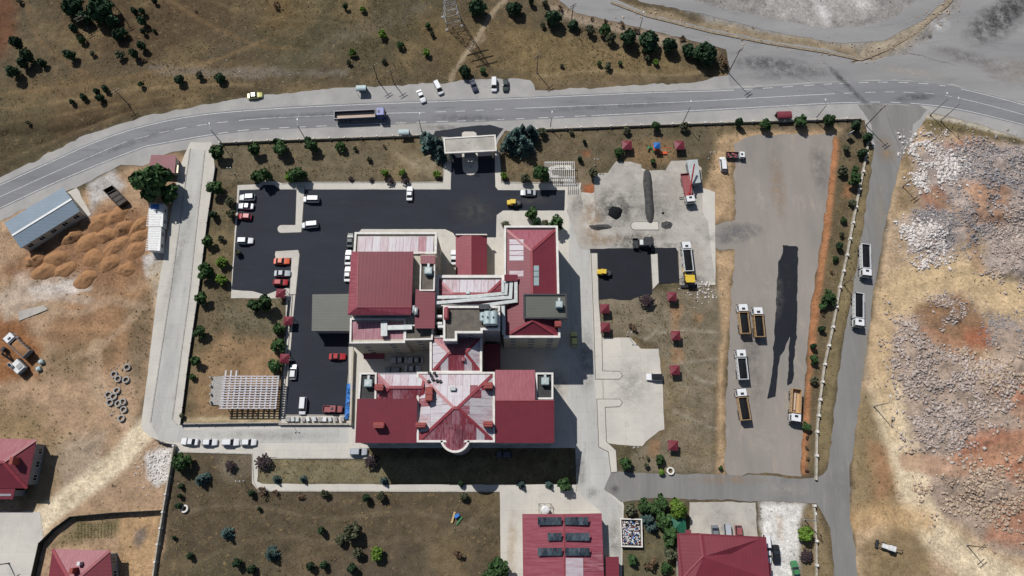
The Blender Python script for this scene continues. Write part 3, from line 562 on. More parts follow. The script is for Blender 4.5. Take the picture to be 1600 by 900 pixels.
for q, c, w in (([(-20, 172), (90, 160), (200, 142), (330, 132), (395, 134)], (150, 128, 92), .5), ([(-20, 196), (100, 178), (220, 156), (340, 142)], (132, 110, 78), .4), ([(0, 150), (140, 130), (240, 112), (330, 96), (420, 60)], (136, 112, 78), .6), ([(250, -10), (330, 40), (400, 70), (470, 78)], (128, 104, 72), .6), ([(300, -10), (420, 30), (520, 36), (640, 70)], (120, 104, 74), .5), ([(40, -10), (60, 60), (140, 120)], (122, 96, 68), .6),
               ([(835, 120), (930, 112), (1040, 118), (1100, 112)], (150, 130, 98), .6), ([(620, 240), (660, 262), (690, 250)], (168, 152, 126), .4), ([(630, 275), (655, 250), (690, 236)], (168, 152, 126), .4), ([(280, 800), (380, 790), (520, 810), (640, 800), (770, 830)], (122, 108, 86), .5), ([(300, 880), (420, 840), (560, 850), (700, 830), (775, 790)], (116, 102, 80), .5),
               ([(60, 480), (120, 490), (170, 470), (225, 480)], (184, 156, 128), 1.2), ([(110, 560), (160, 540), (215, 490)], (190, 160, 130), 1.0), ([(200, 660), (180, 640), (150, 600), (150, 540)], (192, 164, 134), 2.0), ([(0, 470), (60, 462), (140, 470)], (196, 176, 156), 1.2),
               ([(1384, 470), (1372, 560), (1380, 620)], (206, 176, 134), 2.6), ([(1400, 440), (1470, 425), (1540, 440), (1620, 455)], (206, 178, 136), 3.0), ([(1450, 300), (1500, 340), (1530, 420)], (178, 140, 110), 1.5), ([(1440, 520), (1520, 560), (1580, 640), (1640, 660)], (180, 132, 102), 2.2), ([(1420, 720), (1500, 730), (1600, 690)], (184, 140, 110), 2.5)):
    track(q, c, w, .7, .6, .3)
# relief: uneven fields, flat and a little lower below every paved sheet; heaps of the quarry, the ditch by the road
Z = 0.10 + fbm(X, Y, 0.18, 4, 31) * 0.5 + fbm(X, Y, 0.9, 2, 41) * 0.12
def hump(pts, h, soft=4.0, amp=3.0, rough=0.5):
    poly = W(pts); d = sdist(X, Y, poly) + wob * amp
    a = sstep(d / soft); Z[:] += a * (h + (fbm(X, Y, 0.22, 4, 77) * 2 * h + fbm(X, Y, 0.8, 3, 78) * h) * rough)
hump([(1445, 220), (1500, 222), (1520, 250), (1480, 330), (1500, 370), (1530, 355), (1600, 350), (1680, 330), (1680, 240), (1600, 225), (1560, 240)], 1.5)
hump([(1405, 350), (1430, 355), (1490, 330), (1545, 350), (1530, 400), (1480, 380), (1465, 410), (1430, 395)], 1.2)
hump([(1395, 482), (1425, 495), (1500, 560), (1540, 560), (1560, 500), (1690, 470), (1690, 850), (1560, 800), (1450, 770), (1420, 680), (1392, 600)], 1.3, 5)
hump([(1455, 465), (1500, 475), (1502, 505), (1470, 500)], 1.0, 2)
hump([(1540, 380), (1690, 350), (1690, 450), (1560, 440)], 1.6)
hump([(-80, 205), (120, 192), (200, 168), (300, 158), (395, 148), (395, 152), (300, 164), (200, 178), (130, 208), (-60, 285)], -1.0, 3.0, 1.0, 0.2)
pd = np.full(X.shape, -1e9)
for poly in PAVED:
    bx = [p[0] for p in poly]; by = [p[1] for p in poly]
    i0, i1 = np.searchsorted(xs, [min(bx) - 4, max(bx) + 4]); j0, j1 = np.searchsorted(ys, [min(by) - 4, max(by) + 4]); s = (slice(j0, j1), slice(i0, i1))
    pd[s] = np.maximum(pd[s], sdist(X[s], Y[s], poly))
k = sstep((-pd - 0.3) / 2.5); Z = Z * k + (-0.04) * (1 - k); Z = np.where(pd > -0.7, -0.05, Z)
def zg(x, y):
    i = min(max(np.searchsorted(xs, x) - 1, 0), NX - 2); j = min(max(np.searchsorted(ys, y) - 1, 0), NY - 2)
    u = (x - xs[i]) / (xs[i + 1] - xs[i]); v = (y - ys[j]) / (ys[j + 1] - ys[j])
    return float((Z[j, i] * (1 - u) + Z[j, i + 1] * u) * (1 - v) + (Z[j + 1, i] * (1 - u) + Z[j + 1, i + 1] * u) * v)
PAVED_Z = []
def onground(px, py, dz=0.0, z=0.0):
    p = P(px, py, z); h = zg(p.x, p.y)
    return Vector((p.x, p.y, (max(h, 0.0) if h > -0.045 else 0.02) + dz))
gm = bpy.data.meshes.new('ground')
nv = NX * NY; gm.vertices.add(nv); gm.vertices.foreach_set('co', np.stack([X, Y, Z], -1).astype(np.float32).ravel())
ii, jj = np.meshgrid(np.arange(NX - 1), np.arange(NY - 1)); q = (jj * NX + ii).ravel()
quads = np.stack([q, q + 1, q + NX + 1, q + NX], -1).astype(np.int32); nf = len(quads)
gm.loops.add(nf * 4); gm.loops.foreach_set('vertex_index', quads.ravel()); gm.polygons.add(nf)
gm.polygons.foreach_set('loop_start', np.arange(0, nf * 4, 4, dtype=np.int32)); gm.polygons.foreach_set('loop_total', np.full(nf, 4, np.int32))
gm.polygons.foreach_set('use_smooth', np.ones(nf, bool)); gm.update(); gm.validate()
mo = np.clip(fbm(X, Y, .045, 5, 101) * 5 - .15, 0, 1) * g * .55; ms = np.clip(fbm(X, Y, .06, 5, 131) * 5 - .3, 0, 1) * g * .6
col = col * (1 - mo[..., None]) + np.array(C(84, 82, 60)) * mo[..., None]; col = col * (1 - ms[..., None]) + np.array(C(146, 124, 88)) * ms[..., None]
lum = col.mean(-1, keepdims=True); col = lum + (col - lum) * 0.93
ca = gm.color_attributes.new('Col', 'FLOAT_COLOR', 'POINT')
ca.data.foreach_set('color', np.concatenate([np.clip(col, 0, 1), g[..., None]], -1).astype(np.float32).ravel())
gm.materials.append(M['ground']); go = bpy.data.objects.new('ground', gm); COL.objects.link(go); go['kind'] = 'structure'

# ---------------------------------------------------------------- building helpers
class Bld:
    """one building: an Empty at its base that parents every part"""
    def __init__(s, name, label, cat, px, py, group=None):
        s.o = Vector((*P(px, py)[:2], 0)); s.e = thing(name, label, cat, s.o, 0, group)
    def part(s, name, mb, mat, smooth=False, parent=None):
        o = mb.build(name, mat, parent or s.e, s.o, smooth); return o
    def walls(s, pts, z, mat='wall', z0=-0.1, ins=0.0):
        r = ring_px(pts, z); r = inset(r, ins) if ins else r
        m = MB(); m.prism([(p.x, p.y, z0) for p in r], [(p.x, p.y, z - 0.02) for p in r]); s.part('wall', m, mat); return r
    def parapet(s, pts, z, h=0.5, w=0.4, mat='parapet'):
        r = ring_px(pts, z); q = inset(r, w); r = inset(r, -0.06); m = MB(); n = len(r)
        for i in range(n):
            j = (i + 1) % n; a, b, c, d = r[i], r[j], q[j], q[i]
            m.prism([(p.x, p.y, z - 0.25) for p in (a, b, c, d)], [(p.x, p.y, z + h) for p in (a, b, c, d)])
        return s.part('parapet', m, mat)
    def slab(s, name, pts, mat, th=0.14):
        """plane through (px, py, z) points with thickness th"""
        r = ccw([P(*p) for p in pts]); m = MB(); m.prism([(p.x, p.y, p.z - th) for p in r], r); return s.part(name, m, mat)
    def ridge(s, a, b, w=0.7, mat='ridge'):
        A, B = P(*a), P(*b); A.z += 0.09; B.z += 0.09; m = MB(); m.bar(A, B, w, 0.14); return s.part('ridge_cap', m, mat)
    def flat(s, pts, z, mat='flatroof', name='flat_roof'):
        return s.slab(name, [(x, y, z) for x, y in pts], mat, 0.1)
    def hip(s, corners, z, r0, r1, mats, cap=True, worn=None):
        """corners NW NE SE SW at height z; ridge r0 (west/north end) -> r1; mats N E S W"""
        c = [(x, y, z) for x, y in corners]; ew = abs(r0[0] - r1[0]) >= abs(r0[1] - r1[1])
        if ew: planes = [(c[0], c[1], r1, r0), (c[1], c[2], r1), (c[2], c[3], r0, r1), (c[3], c[0], r0)]; hips = [(c[0], r0), (c[3], r0), (c[1], r1), (c[2], r1)]
        else: planes = [(c[0], c[1], r0), (c[1], c[2], r1, r0), (c[2], c[3], r1), (c[3], c[0], r0, r1)]; hips = [(c[0], r0), (c[1], r0), (c[2], r1), (c[3], r1)]
        for i, pl in enumerate(planes):
            if worn and worn[i]: s.sheets(pl, mats[i], worn[i])
            else: s.slab('roof', pl, mats[i])
        if cap:
            for a, b in hips: s.ridge(a, b)
            if P(*r0) != P(*r1): s.ridge(r0, r1)
    def sheets(s, pl, mat, alt, su=1.9, sv=3.4, p=0.93):
        """a slope laid with single roofing sheets; pl starts with the eave edge; alt = second material"""
        pts = [P(*q) for q in pl]; u = (pts[1] - pts[0]).normalized(); nn = (pts[1] - pts[0]).cross(pts[2] - pts[0]).normalized(); v = nn.cross(u)
        if nn.z < 0: nn = -nn
        if (pts[2] - pts[0]).dot(v) < 0: v = -v
        uv = [((q - pts[0]).dot(u), (q - pts[0]).dot(v)) for q in pts]
        def clip(poly, ax, val, keep):
            out = []
            for i in range(len(poly)):
                a, b = poly[i - 1], poly[i]; ia, ib = (a[ax] - val) * keep >= 0, (b[ax] - val) * keep >= 0
                if ia != ib:
                    t = (val - a[ax]) / (b[ax] - a[ax]); out.append((a[0] + (b[0] - a[0]) * t, a[1] + (b[1] - a[1]) * t))
                if ib: out.append(b)
            return out
        m0 = MB(); rr = ccw(pts); m0.prism([(q.x, q.y, q.z - 0.16) for q in rr], [(q.x, q.y, q.z - 0.05) for q in rr]); under = s.part('roof', m0, 'ridge')
        umax, vmax = max(a[0] for a in uv), max(a[1] for a in uv); nu, nv_ = max(1, round(umax / su)), max(1, round(vmax / sv))
        for i in range(nu):
            for j in range(nv_):
                q = uv
                for ax, val, kp in ((0, umax * i / nu + 0.03, 1), (0, umax * (i + 1) / nu - 0.03, -1), (1, vmax * j / nv_ - 0.02, 1), (1, vmax * (j + 1) / nv_ - 0.04, -1)):
                    if q: q = clip(q, ax, val, kp)
                if len(q) < 3: continue
                area = abs(sum(q[k - 1][0] * q[k][1] - q[k][0] * q[k - 1][1] for k in range(len(q)))) / 2
                if area < 0.3: continue
                lift = random.uniform(0.0, 0.035); ring = ccw([pts[0] + u * a + v * b + nn * lift for a, b in q]); m = MB()
                m.prism([w_ - nn * 0.04 for w_ in ring], ring); s.part('roof_sheet', m, mat if random.random() < p else alt, parent=None)
    def windows(s, ring, i, zs, w=1.4, h=1.3, gap=3.4, wmat='frame'):
        """windows with panes along edge i of a counter-clockwise ring"""
        a, b = ring[i], ring[(i + 1) % len(ring)]; d = Vector((b.x - a.x, b.y - a.y, 0)); L = d.length; d.normalize(); out = Vector((d.y, -d.x, 0))
        n = int((L - 1.0) / gap)
        if n < 1: return
        if 'win' not in s.__dict__:
            m = MB()
            for x0, x1, z0, z1 in ((-w / 2 - .09, -w / 2, 0, h), (w / 2, w / 2 + .09, 0, h), (-w / 2 - .09, w / 2 + .09, -.1, 0), (-w / 2 - .09, w / 2 + .09, h, h + .09), (-.04, .04, 0, h)): m.box(x0, x1, -0.1, 0.02, z0, z1)
            s.win = m.build('window', wmat); me1 = s.win.data; bpy.data.objects.remove(s.win)
            m = MB(); m.box(-w / 2, w / 2, -0.045, 0.02, 0, h); t = m.build('pane', 'glass'); me2 = t.data; bpy.data.objects.remove(t); s.win = (me1, me2)
        ang = math.atan2(d.y, d.x)
        for z in zs:
            for k in range(n):
                p = a + d * (L * (k + 0.5) / n); f = bpy.data.objects.new('window', s.win[0]); COL.objects.link(f); f.parent = s.e
                f.location = (p.x - s.o.x, p.y - s.o.y, z); f.rotation_euler = (0, 0, ang)
                g_ = bpy.data.objects.new('pane', s.win[1]); COL.objects.link(g_); g_.parent = f
    def box(s, name, px0, px1, py0, py1, z0, z1, mat, c=0.05):
        """a box whose top face fills that pixel rectangle at height z1"""
        a, b = P(px0, py1, z1), P(px1, py0, z1); m = MB(); m.cbox(a.x, b.x, a.y, b.y, z0, z1, c); return s.part(name, m, mat)
def rect(x0, x1, y0, y1): return [(x0, y0), (x1, y0), (x1, y1), (x0, y1)]
def south_edge(ring):
    return min(range(len(ring)), key=lambda i: (ring[i].y + ring[(i + 1) % len(ring)].y) / 2 - 0.0001 * (ring[i] - ring[(i + 1) % len(ring)]).length)

# ---------------------------------------------------------------- the hospital
H = Bld('hospital_building', 'large cream hospital with many red metal roofs and white parapets beside the black car park', 'building', 712, 560)
def allwin(ring, zs, gap=3.4, edges=None):
    for i in (edges if edges is not None else range(len(ring))): H.windows(ring, i, zs, gap=gap)
# left block
r = H.walls([(555, 364), (682, 364), (681, 470), (676, 531), (634, 532), (633, 536), (548, 537)], 14.0); allwin(r, (1.6, 5.0, 8.4, 11.4), 4.6)
H.parapet([(555, 364), (683, 364), (682, 397), (553, 397)], 14.0, 0.5, 0.5)
H.sheets(((560, 369, 13.95), (677, 369, 13.95), (677, 397, 14.5), (559, 397, 14.5)), M['fade_x'], M['half_x'], 2.1, 6)
r = H.walls([(551, 395), (644, 395), (641, 489), (546, 489)], 17.4, 'greywall', 13.5)
H.slab('roof', [(549, 393, 18.3), (560, 393, 19.2), (558, 480, 19.2), (543, 492, 18.2)], 'pink_y')
H.slab('roof', [(543, 492, 18.2), (558, 480, 19.2), (643, 480, 18.0), (642, 492, 17.3)], 'pink_x')
H.slab('roof', [(560, 393, 19.2), (646, 393, 18.0), (643, 480, 18.0), (558, 480, 19.2)], 'roof_x')
H.ridge((558, 480, 19.2), (560, 393, 19.2), 0.2); H.ridge((558, 480, 19.2), (643, 480, 18.0), 0.2)
H.slab('roof', [(550, 503, 14.25), (633, 503, 14.25), (632, 533, 13.95), (549, 534, 13.95)], 'half_x')
H.parapet([(548, 498), (634, 498), (633, 536), (547, 537)], 14.0, 0.55, 0.4)
H.flat([(635, 512), (675, 512), (675, 529), (635, 530)], 14.15); H.parapet([(633, 508), (677, 508), (676, 531), (633, 532)], 14.0, 0.6, 0.35)
H.walls([(657, 398), (680, 398), (679, 455), (656, 455)], 16.2, 'wall', 13.5); H.flat([(658, 411), (679, 411), (678, 454), (657, 454)], 16.25, 'flatroof')
H.parapet([(657, 411), (680, 411), (679, 455), (656, 455)], 16.2, 0.5, 0.3); H.slab('roof', [(657, 399, 16.5), (680, 399, 16.5), (680, 412, 16.9), (657, 412, 16.9)], 'roof_x')
H.walls([(650, 453), (679, 453), (678, 511), (648, 511)], 16.0, 'greywall', 13.5)
H.slab('roof', [(649, 452, 16.6), (680, 452, 16.3), (679, 513, 16.3), (648, 513, 16.6)], 'roof_y')
def ac_unit(px, py, z, s=1.0, label='', hgt=1.6):
    c = P(px, py, z + hgt); t = thing('rooftop_cooling_unit', label, 'cooling unit', (c.x, c.y, z), 0, 'cooling units on the hospital roofs')
    m = MB(); m.cbox(-.95 * s, .95 * s, -.95 * s, .85 * s, 0, hgt, 0.1); m.build('casing', 'acgreen', t)
    m = MB(); m.cbox(-.32 * s, .32 * s, .85 * s, 1.9 * s, 0.4, hgt - .2, 0.06); m.build('intake_duct', 'galv', t)
    m = MB(); m.tube((0, 0, hgt), (0, 0, hgt + .06), .6 * s, n=14); m.build('fan_grille', 'galv', t)
ac_unit(669, 422, 16.3, 1, 'pale cooling unit on the narrow flat roof beside the big upper red roof')
for i, (x, y) in enumerate(((646, 484), (650, 487))):
    a = P(x, y - 6, 17); b = P(x, y + 5, 17); m = MB(); m.tube(a, b, 0.55, n=10); H.part('vent_pipe', m, 'galv', True)
def duct(pts, w=1.0, h=0.8, mat='galv'):
    m = MB(); q = [P(*p) for p in pts]
    for i, (a, b) in enumerate(zip(q[:-1], q[1:])):
        d = (b - a).normalized() * (w / 2); up_ = Vector((0, 0, 0.013 * i)); m.bar(a - d + up_, b + d + up_, w + 0.012 * i, h + 0.03 * i)
    H.part('duct', m, mat)
duct([(600, 507, 15.4), (600, 520, 15.4)], 1.6); duct([(600, 512, 15.3), (640, 511, 15.3)], 1.2)
# middle block with the ducts
r = H.walls([(682, 431), (788, 431), (788, 480), (682, 480)], 13.0); allwin(r, (1.6, 5.0, 8.4), 4.6, [south_edge(r)])
H.parapet([(682, 431), (788, 431), (788, 480), (682, 480)], 13.0, 0.6, 0.7)
H.hip([(686, 437), (785, 437), (785, 478), (686, 478)], 13.05, (708, 459, 14.4), (762, 459, 14.4), (M['fade_x'], M['half_y'], M['half_x'], M['half_y']), worn=(M['half_x'], None, M['fade_x'], None))
duct([(682, 464.5, 15.3), (740, 463, 15.3), (790, 458, 15.3), (792, 438, 15.3)], .85, .7); duct([(682, 473, 15.5), (740, 468, 15.5), (797.5, 464.5, 15.5), (799, 438, 15.5)], .85, .7)
duct([(752, 477.5, 15.7), (806, 470, 15.7), (806, 438, 15.7)], .85, .7); duct([(786, 480, 15.5), (787, 520, 15.5)], 0.8); duct([(785.5, 440, 15.5), (785.5, 455, 15.5)], 0.7)
for x, y in ((700, 465), (735, 463), (770, 461), (720, 471), (790, 467)):
    a = P(x, y, 15); m = MB(); m.box(a.x - .08, a.x + .08, a.y - .5, a.y + .5, 13.0, 15.0); H.part('duct_support', m, 'steel')
for x0, y0 in ((681, 492), (681, 503), (684, 508)): H.box('roof_box', x0, x0 + 10, y0, y0 + 4, 13.0, 15.0, 'white')
# tower with the tanks
TW = [(693, 479), (781, 479), (781, 516), (754, 516), (754, 521), (714, 521), (714, 533), (693, 533)]
r = H.walls(TW, 18.5, 'greywall'); allwin(r, (6.5, 10.0, 13.4, 16.2), 3.6)
H.flat(TW, 18.55); H.parapet(TW, 18.5, 0.55, 0.5)
H.box('stair_hood', 693, 701, 479, 499, 18.6, 20.2, 'ridge', 0.3); H.box('plant_hatch', 748, 765, 475, 483, 18.6, 20.0, 'darkmetal')
for x, y0, y1, rr_ in ((754, 489, 501, .75), (762, 488, 507, 1.1), (771, 488, 507, 1.1)):
    t = thing('water_tank', {754: 'small pale cylindrical tank, leftmost of three on the brown tower roof', 762: 'large pale cylindrical tank in the middle of three on the tower roof', 771: 'large pale cylindrical tank, rightmost of three by the tower parapet'}[x], 'tank', (*P(x, y1, 20)[:2], 18.56), 0, 'tanks on the tower roof')
    L = P(x, y0, 20).y - P(x, y1, 20).y; m = MB(); m.tube((0, 0, rr_ + .3), (0, L, rr_ + .3), rr_, n=16); m.tube((0, -.25, rr_ + .3), (0, 0, rr_ + .3), rr_ * .6, rr_, n=16); m.tube((0, L, rr_ + .3), (0, L + .25, rr_ + .3), rr_, rr_ * .6, n=16); m.build('shell', 'acgreen', t)
    m = MB(); m.box(-rr_ * .8, rr_ * .8, .4, .7, 0, rr_ * .6); m.box(-rr_ * .8, rr_ * .8, L - .7, L - .4, 0, rr_ * .6); m.build('cradle', 'darkmetal', t)
    m = MB(); m.tube((0, L * .5, 2 * rr_ + .3), (0, L * .5, 2 * rr_ + .45), .25, n=10); m.build('hatch', 'darkmetal', t); m = MB(); m.tube((0.2, L + .2, rr_), (1.0, L + 1.4, rr_ + .6), .07, n=6); m.build('feed_pipe', 'galv', t)
# link to the front block
r = H.walls([(672, 525), (753, 525), (753, 583), (672, 583)], 13.4); H.parapet([(672, 525), (753, 525), (753, 583), (672, 583)], 13.4, 0.5, 0.5)
H.hip([(676, 528), (750, 528), (750, 580), (676, 580)], 13.5, (702, 551, 15.2), (727, 551, 15.2), (M['half_x'], M['fade_y'], M['half_x'], M['fade_y']), worn=(None, M['half_y'], M['fade_x'], M['half_y']))
r = H.walls([(754, 538), (781, 538), (781, 581), (754, 581)], 5.0); H.slab('roof', [(753, 537, 5.6), (782, 537, 5.1), (782, 582, 5.1), (753, 582, 5.6)], 'roof_y')
H.slab('canopy_roof', [(568, 552, 3.6), (601, 552, 3.6), (601, 561, 3.2), (568, 561, 3.2)], 'roof_x')
m = MB()
for x in (569, 600):
    p = P(x, 560, 3.2); m.tube((p.x, p.y, 0), (p.x, p.y, 3.1), .07, n=6)
H.part('canopy_post', m, 'steel')
# front block
r = H.walls([(563, 583), (652, 582), (772, 582), (864, 582), (866, 690), (772, 690), (652, 690), (556, 690)], 13.8, 'greywall'); allwin(r, (1.6, 5.0, 8.4, 11.2), 4.0)
H.flat([(563, 584), (588, 584), (587, 624), (561, 624)], 13.85, 'darkroof'); H.parapet([(563, 583), (589, 583), (588, 626), (560, 626)], 13.8, 0.55, 0.4)
H.hip([(590, 585), (664, 585), (664, 626), (589, 626)], 13.85, (609, 605, 15.4), (660, 605, 15.4), (M['fade_x'], M['half_y'], M['half_x'], M['half_y']), worn=(M['half_x'], None, M['fade_x'], None))
H.slab('roof', [(558, 623, 16.0), (652, 623, 16.0), (651, 692, 14.0), (555, 692, 14.0)], 'roof_x'); m = MB()
a, b, c, d = P(558, 623.3, 15.9), P(652, 623.3, 15.9), P(652, 627, 13.8), P(558, 627, 13.8); m.box(a.x + .1, b.x - .1, a.y - .35, a.y - .1, 13.7, 15.84); H.part('gable_wall', m, 'greywall')
H.parapet([(652, 582), (773, 582), (773, 691), (652, 691)], 13.8, 0.65, 0.45)
H.hip([(655, 585), (770, 585), (770, 688), (655, 688)], 14.2, (709, 637, 17.4), (715, 637, 17.4), (M['fade_x'], M['fade_y'], M['half_x'], M['fade_y']), worn=(M['half_x'], M['half_y'], M['fade_x'], M['half_y']))
H.slab('roof', [(774, 578, 14.2), (836, 578, 14.2), (836, 626, 16.6), (774, 626, 16.6)], 'pink_x'); H.slab('roof', [(774, 626, 16.6), (866, 626, 16.6), (866, 692, 14.0), (774, 692, 14.0)], 'roof_x')  # north slope painted in the paler red for the sun it catches
H.ridge((774, 626, 16.6), (866, 626, 16.6), .3); m = MB(); a, b = P(837, 626, 16.4), P(865, 626, 16.4); m.box(a.x, b.x, a.y - .4, a.y - .1, 13.7, 16.36); H.part('gable_wall', m, 'greywall')
H.flat([(837, 583), (863, 583), (863, 624), (837, 624)], 13.85, 'darkroof'); H.parapet([(837, 583), (864, 583), (864, 624), (837, 624)], 13.8, 0.55, 0.4)
ac_unit(575, 598, 13.95, 1.0, 'pale cooling unit on the dark flat roof at the left of the front block'); ac_unit(852, 595, 13.95, 1.0, 'pale cooling unit on the dark flat roof at the right of the front block')
for nm, x0, x1, y0, y1, z0, z1 in (('a', 585, 599, 600, 610, 13.9, 16.4), ('b', 664, 676, 604, 626, 14, 17.6), ('c', 756, 770, 597, 607, 14, 16.8), ('d', 583, 600, 660, 669, 14.2, 16.6), ('e', 649, 665, 660, 668, 14.2, 16.8), ('f', 755, 770, 658, 667, 14, 16.8), ('g', 867, 877, 501, 510, 13.8, 16.2)):
    o = H.box('clay_chimney', x0, x1, y0, y1, z0, z1, 'clay', 0.12); a, b = P(x0, y1, z1), P(x1, y0, z1)
    m = MB(); m.box(a.x - .12 , b.x + .12, (a.y + b.y) / 2 - .12, (a.y + b.y) / 2 + .12, z1 - .02, z1 + .12); H.part('chimney_ridge', m, 'ridge', parent=o)
for x, y in ((676, 592), (683, 595), (670, 596), (688, 596), (679, 583), (671, 583)):
    c = P(x, y, 15.4); m = MB(); m.tube((c.x, c.y, 13.9), (c.x, c.y, 15.4), .28, n=10); m.tube((c.x, c.y, 15.4), (c.x, c.y, 15.55), .45, .3, n=10); H.part('vent_cowl', m, 'darkmetal')
H.box('roof_hatch', 703, 712, 604, 610, 15.2, 16.6, 'galv'); H.box('roof_hatch', 728, 734, 454, 459, 14, 14.9, 'galv'); H.box('roof_hatch', 721, 727, 558, 564, 14, 15.2, 'half_x')
bay = [(x, y) for x, y in arc(711, 684, 23, 20, 160, 12)]
r = ring_px(bay, 13.9); m = MB(); m.prism([(p.x, p.y, 0) for p in r], [(p.x, p.y, 13.9) for p in r]); H.part('bay_wall', m, 'greywall', False)
m = MB(); ro, ri = [P(x, y, 14.4) for x, y in arc(711, 684, 23.5, 12, 168, 14)], [P(x, y, 14.4) for x, y in arc(711, 684, 20, 12, 168, 14)]
for i in range(14):
    q = ccw([ro[i], ro[i + 1], ri[i + 1], ri[i]]); m.prism([(p.x, p.y, 13.3) for p in q], [(p.x, p.y, 14.45) for p in q])
H.part('bay_parapet', m, 'parapet'); m = MB(); ap = P(711, 670, 16.4)
for i in range(14): m.poly([ap, ri[i + 1] - Vector((0, 0, .4)), ri[i] - Vector((0, 0, .4))])
m.poly([ap, ri[0] - Vector((0, 0, .4)), P(728, 672, 15.2)]); m.poly([ap, P(694, 672, 15.2), ri[-1] - Vector((0, 0, .4))]); H.part('bay_roof', m, ['half_x'])
H.ridge((711, 670, 16.4), (711, 690, 14.5), .3)
# right wing
r = H.walls([(788, 354), (871, 354), (875, 528), (787, 528)], 13.8); allwin(r, (1.6, 5.0, 8.4, 11.2), 3.6)
H.parapet([(788, 354), (871, 354), (875, 528), (787, 528)], 13.8, 0.6, 0.5)
H.hip([(791, 359), (868, 359), (872, 525), (790, 525)], 13.9, (830, 392, 16.2), (832, 500, 16.2), (M['pink_x'], M['roof_y'], M['roof_x'], M['roof_y']))
for x0, x1, y0, y1, sl in ((796, 818, 374, 382, 1), (796, 818, 383, 391, 1), (796, 818, 392, 399, 1), (796, 818, 400, 407, 1), (796, 818, 423, 432, 1), (834, 842, 415, 423, -1), (834, 842, 424, 432, -1), (834, 842, 433, 446, -1)):
    f = lambda x: 13.98 + (x - 791) / 39 * 2.3 if sl > 0 else 16.28 - (x - 831) / 40 * 2.3
    xl = max(x0, 791 + (y0 - 359) * 1.2) if y0 < 382 else x0
    H.slab('skylight_sheet', [(x0, y0, f(x0)), (x1, y0, f(x1)), (x1, y1, f(x1)), (x0, y1, f(x0))], 'fade_y' if sl > 0 else 'acgreen', 0.06)
r = H.walls([(819, 461), (884, 461), (885, 497), (819, 497)], 16.4, 'greywall', 13); H.slab('roof', [(818, 460, 16.5), (885, 460, 16.5), (885, 498, 16.4), (818, 498, 16.4)], 'greenroof'); H.parapet([(818, 460), (885, 460), (886, 498), (818, 498)], 16.4, .4, .35, 'darkmetal')
ac_unit(874, 475, 16.5, 0.9, 'pale cooling unit on the grey green roof of the right wing'); H.slab('roof', [(788, 429, 16.4), (809, 429, 16.4), (809, 439, 16.0), (788, 439, 16.0)], 'roof_x')
# single-storey gable annex and the grey-green hall
r = H.walls([(713, 368), (760, 368), (760, 432), (713, 432)], 4.2, 'wall', ins=0.3); H.windows(r, 1, (1.4,)); H.slab('roof', [(712, 368, 4.3), (736, 368, 6.0), (736, 434, 6.0), (712, 434, 4.3)], 'pink_y'); H.slab('roof', [(736, 368, 6.0), (761, 368, 4.3), (761, 434, 4.3), (736, 434, 6.0)], 'roof_y'); H.slab('parapet', [(712, 365.5, 5.3), (761, 365.5, 5.3), (761, 367, 5.3), (712, 367, 5.3)], 'parapet', 1.0); H.ridge((736, 368, 6.0), (736, 432, 6.0), .25)  # annex: sunlit west slope coloured lighter than the east one
HA = Bld('flat_hall', 'low annex with grey green sheet roof against the left hospital wall', 'building', 518, 500)
r = HA.walls([(489, 461), (549, 460), (549, 516), (488, 516)], 4.8, 'greywall', ins=0.2); HA.slab('roof', [(488, 460, 5.0), (551, 459, 5.1), (551, 517, 5.0), (487, 517, 4.9)], 'greenroof'); HA.windows(r, south_edge(r), (1.2,))

# ---------------------------------------------------------------- other buildings
def wallbox(b, pts, z, mat='wall', ins=0.4): return b.walls(pts, z, mat, ins=ins)
B = Bld('roof_panel_building', 'wide red roofed building carrying six solar collector rows at the bottom edge', 'building', 880, 870)
r = wallbox(B, [(816, 803), (940, 802), (946, 960), (818, 960)], 4.2, 'wall'); B.windows(r, 1, (1.4,)); B.windows(r, 3, (1.4,))
B.slab('roof', [(816, 803, 4.5), (881, 803, 5.1), (883, 960, 5.1), (818, 960, 4.5)], 'pink_y'); B.slab('roof', [(881, 803, 5.1), (940, 802, 4.5), (946, 960, 4.5), (883, 960, 5.1)], 'pink_y')
B.slab('worn_sheet', [(884, 872, 5.18), (911, 872, 4.95), (912, 930, 4.95), (884, 930, 5.18)], 'fade_y', .05); B.slab('worn_sheet', [(912, 861, 4.93), (941, 860, 4.62), (943, 893, 4.62), (912, 893, 4.93)], 'half_y', .05)
B.ridge((881, 803, 5.1), (883, 960, 5.1), .25); r = B.walls([(947, 871), (966, 871), (967, 960), (947, 960)], 3.4, 'wall', ins=.3); B.slab('roof', [(946.5, 870, 3.6), (967, 870, 3.4), (968, 960, 3.4), (946.5, 960, 3.6)], 'roof_y')
sol = [(840, 877.5, 808, 5, 'top left'), (882, 919, 808, 5, 'top right'), (855.5, 877.5, 832.5, 3, 'short middle left'), (883, 921, 832.5, 5, 'middle right'), (840, 878.5, 856, 5, 'bottom left'), (882.5, 921, 856, 5, 'bottom right')]
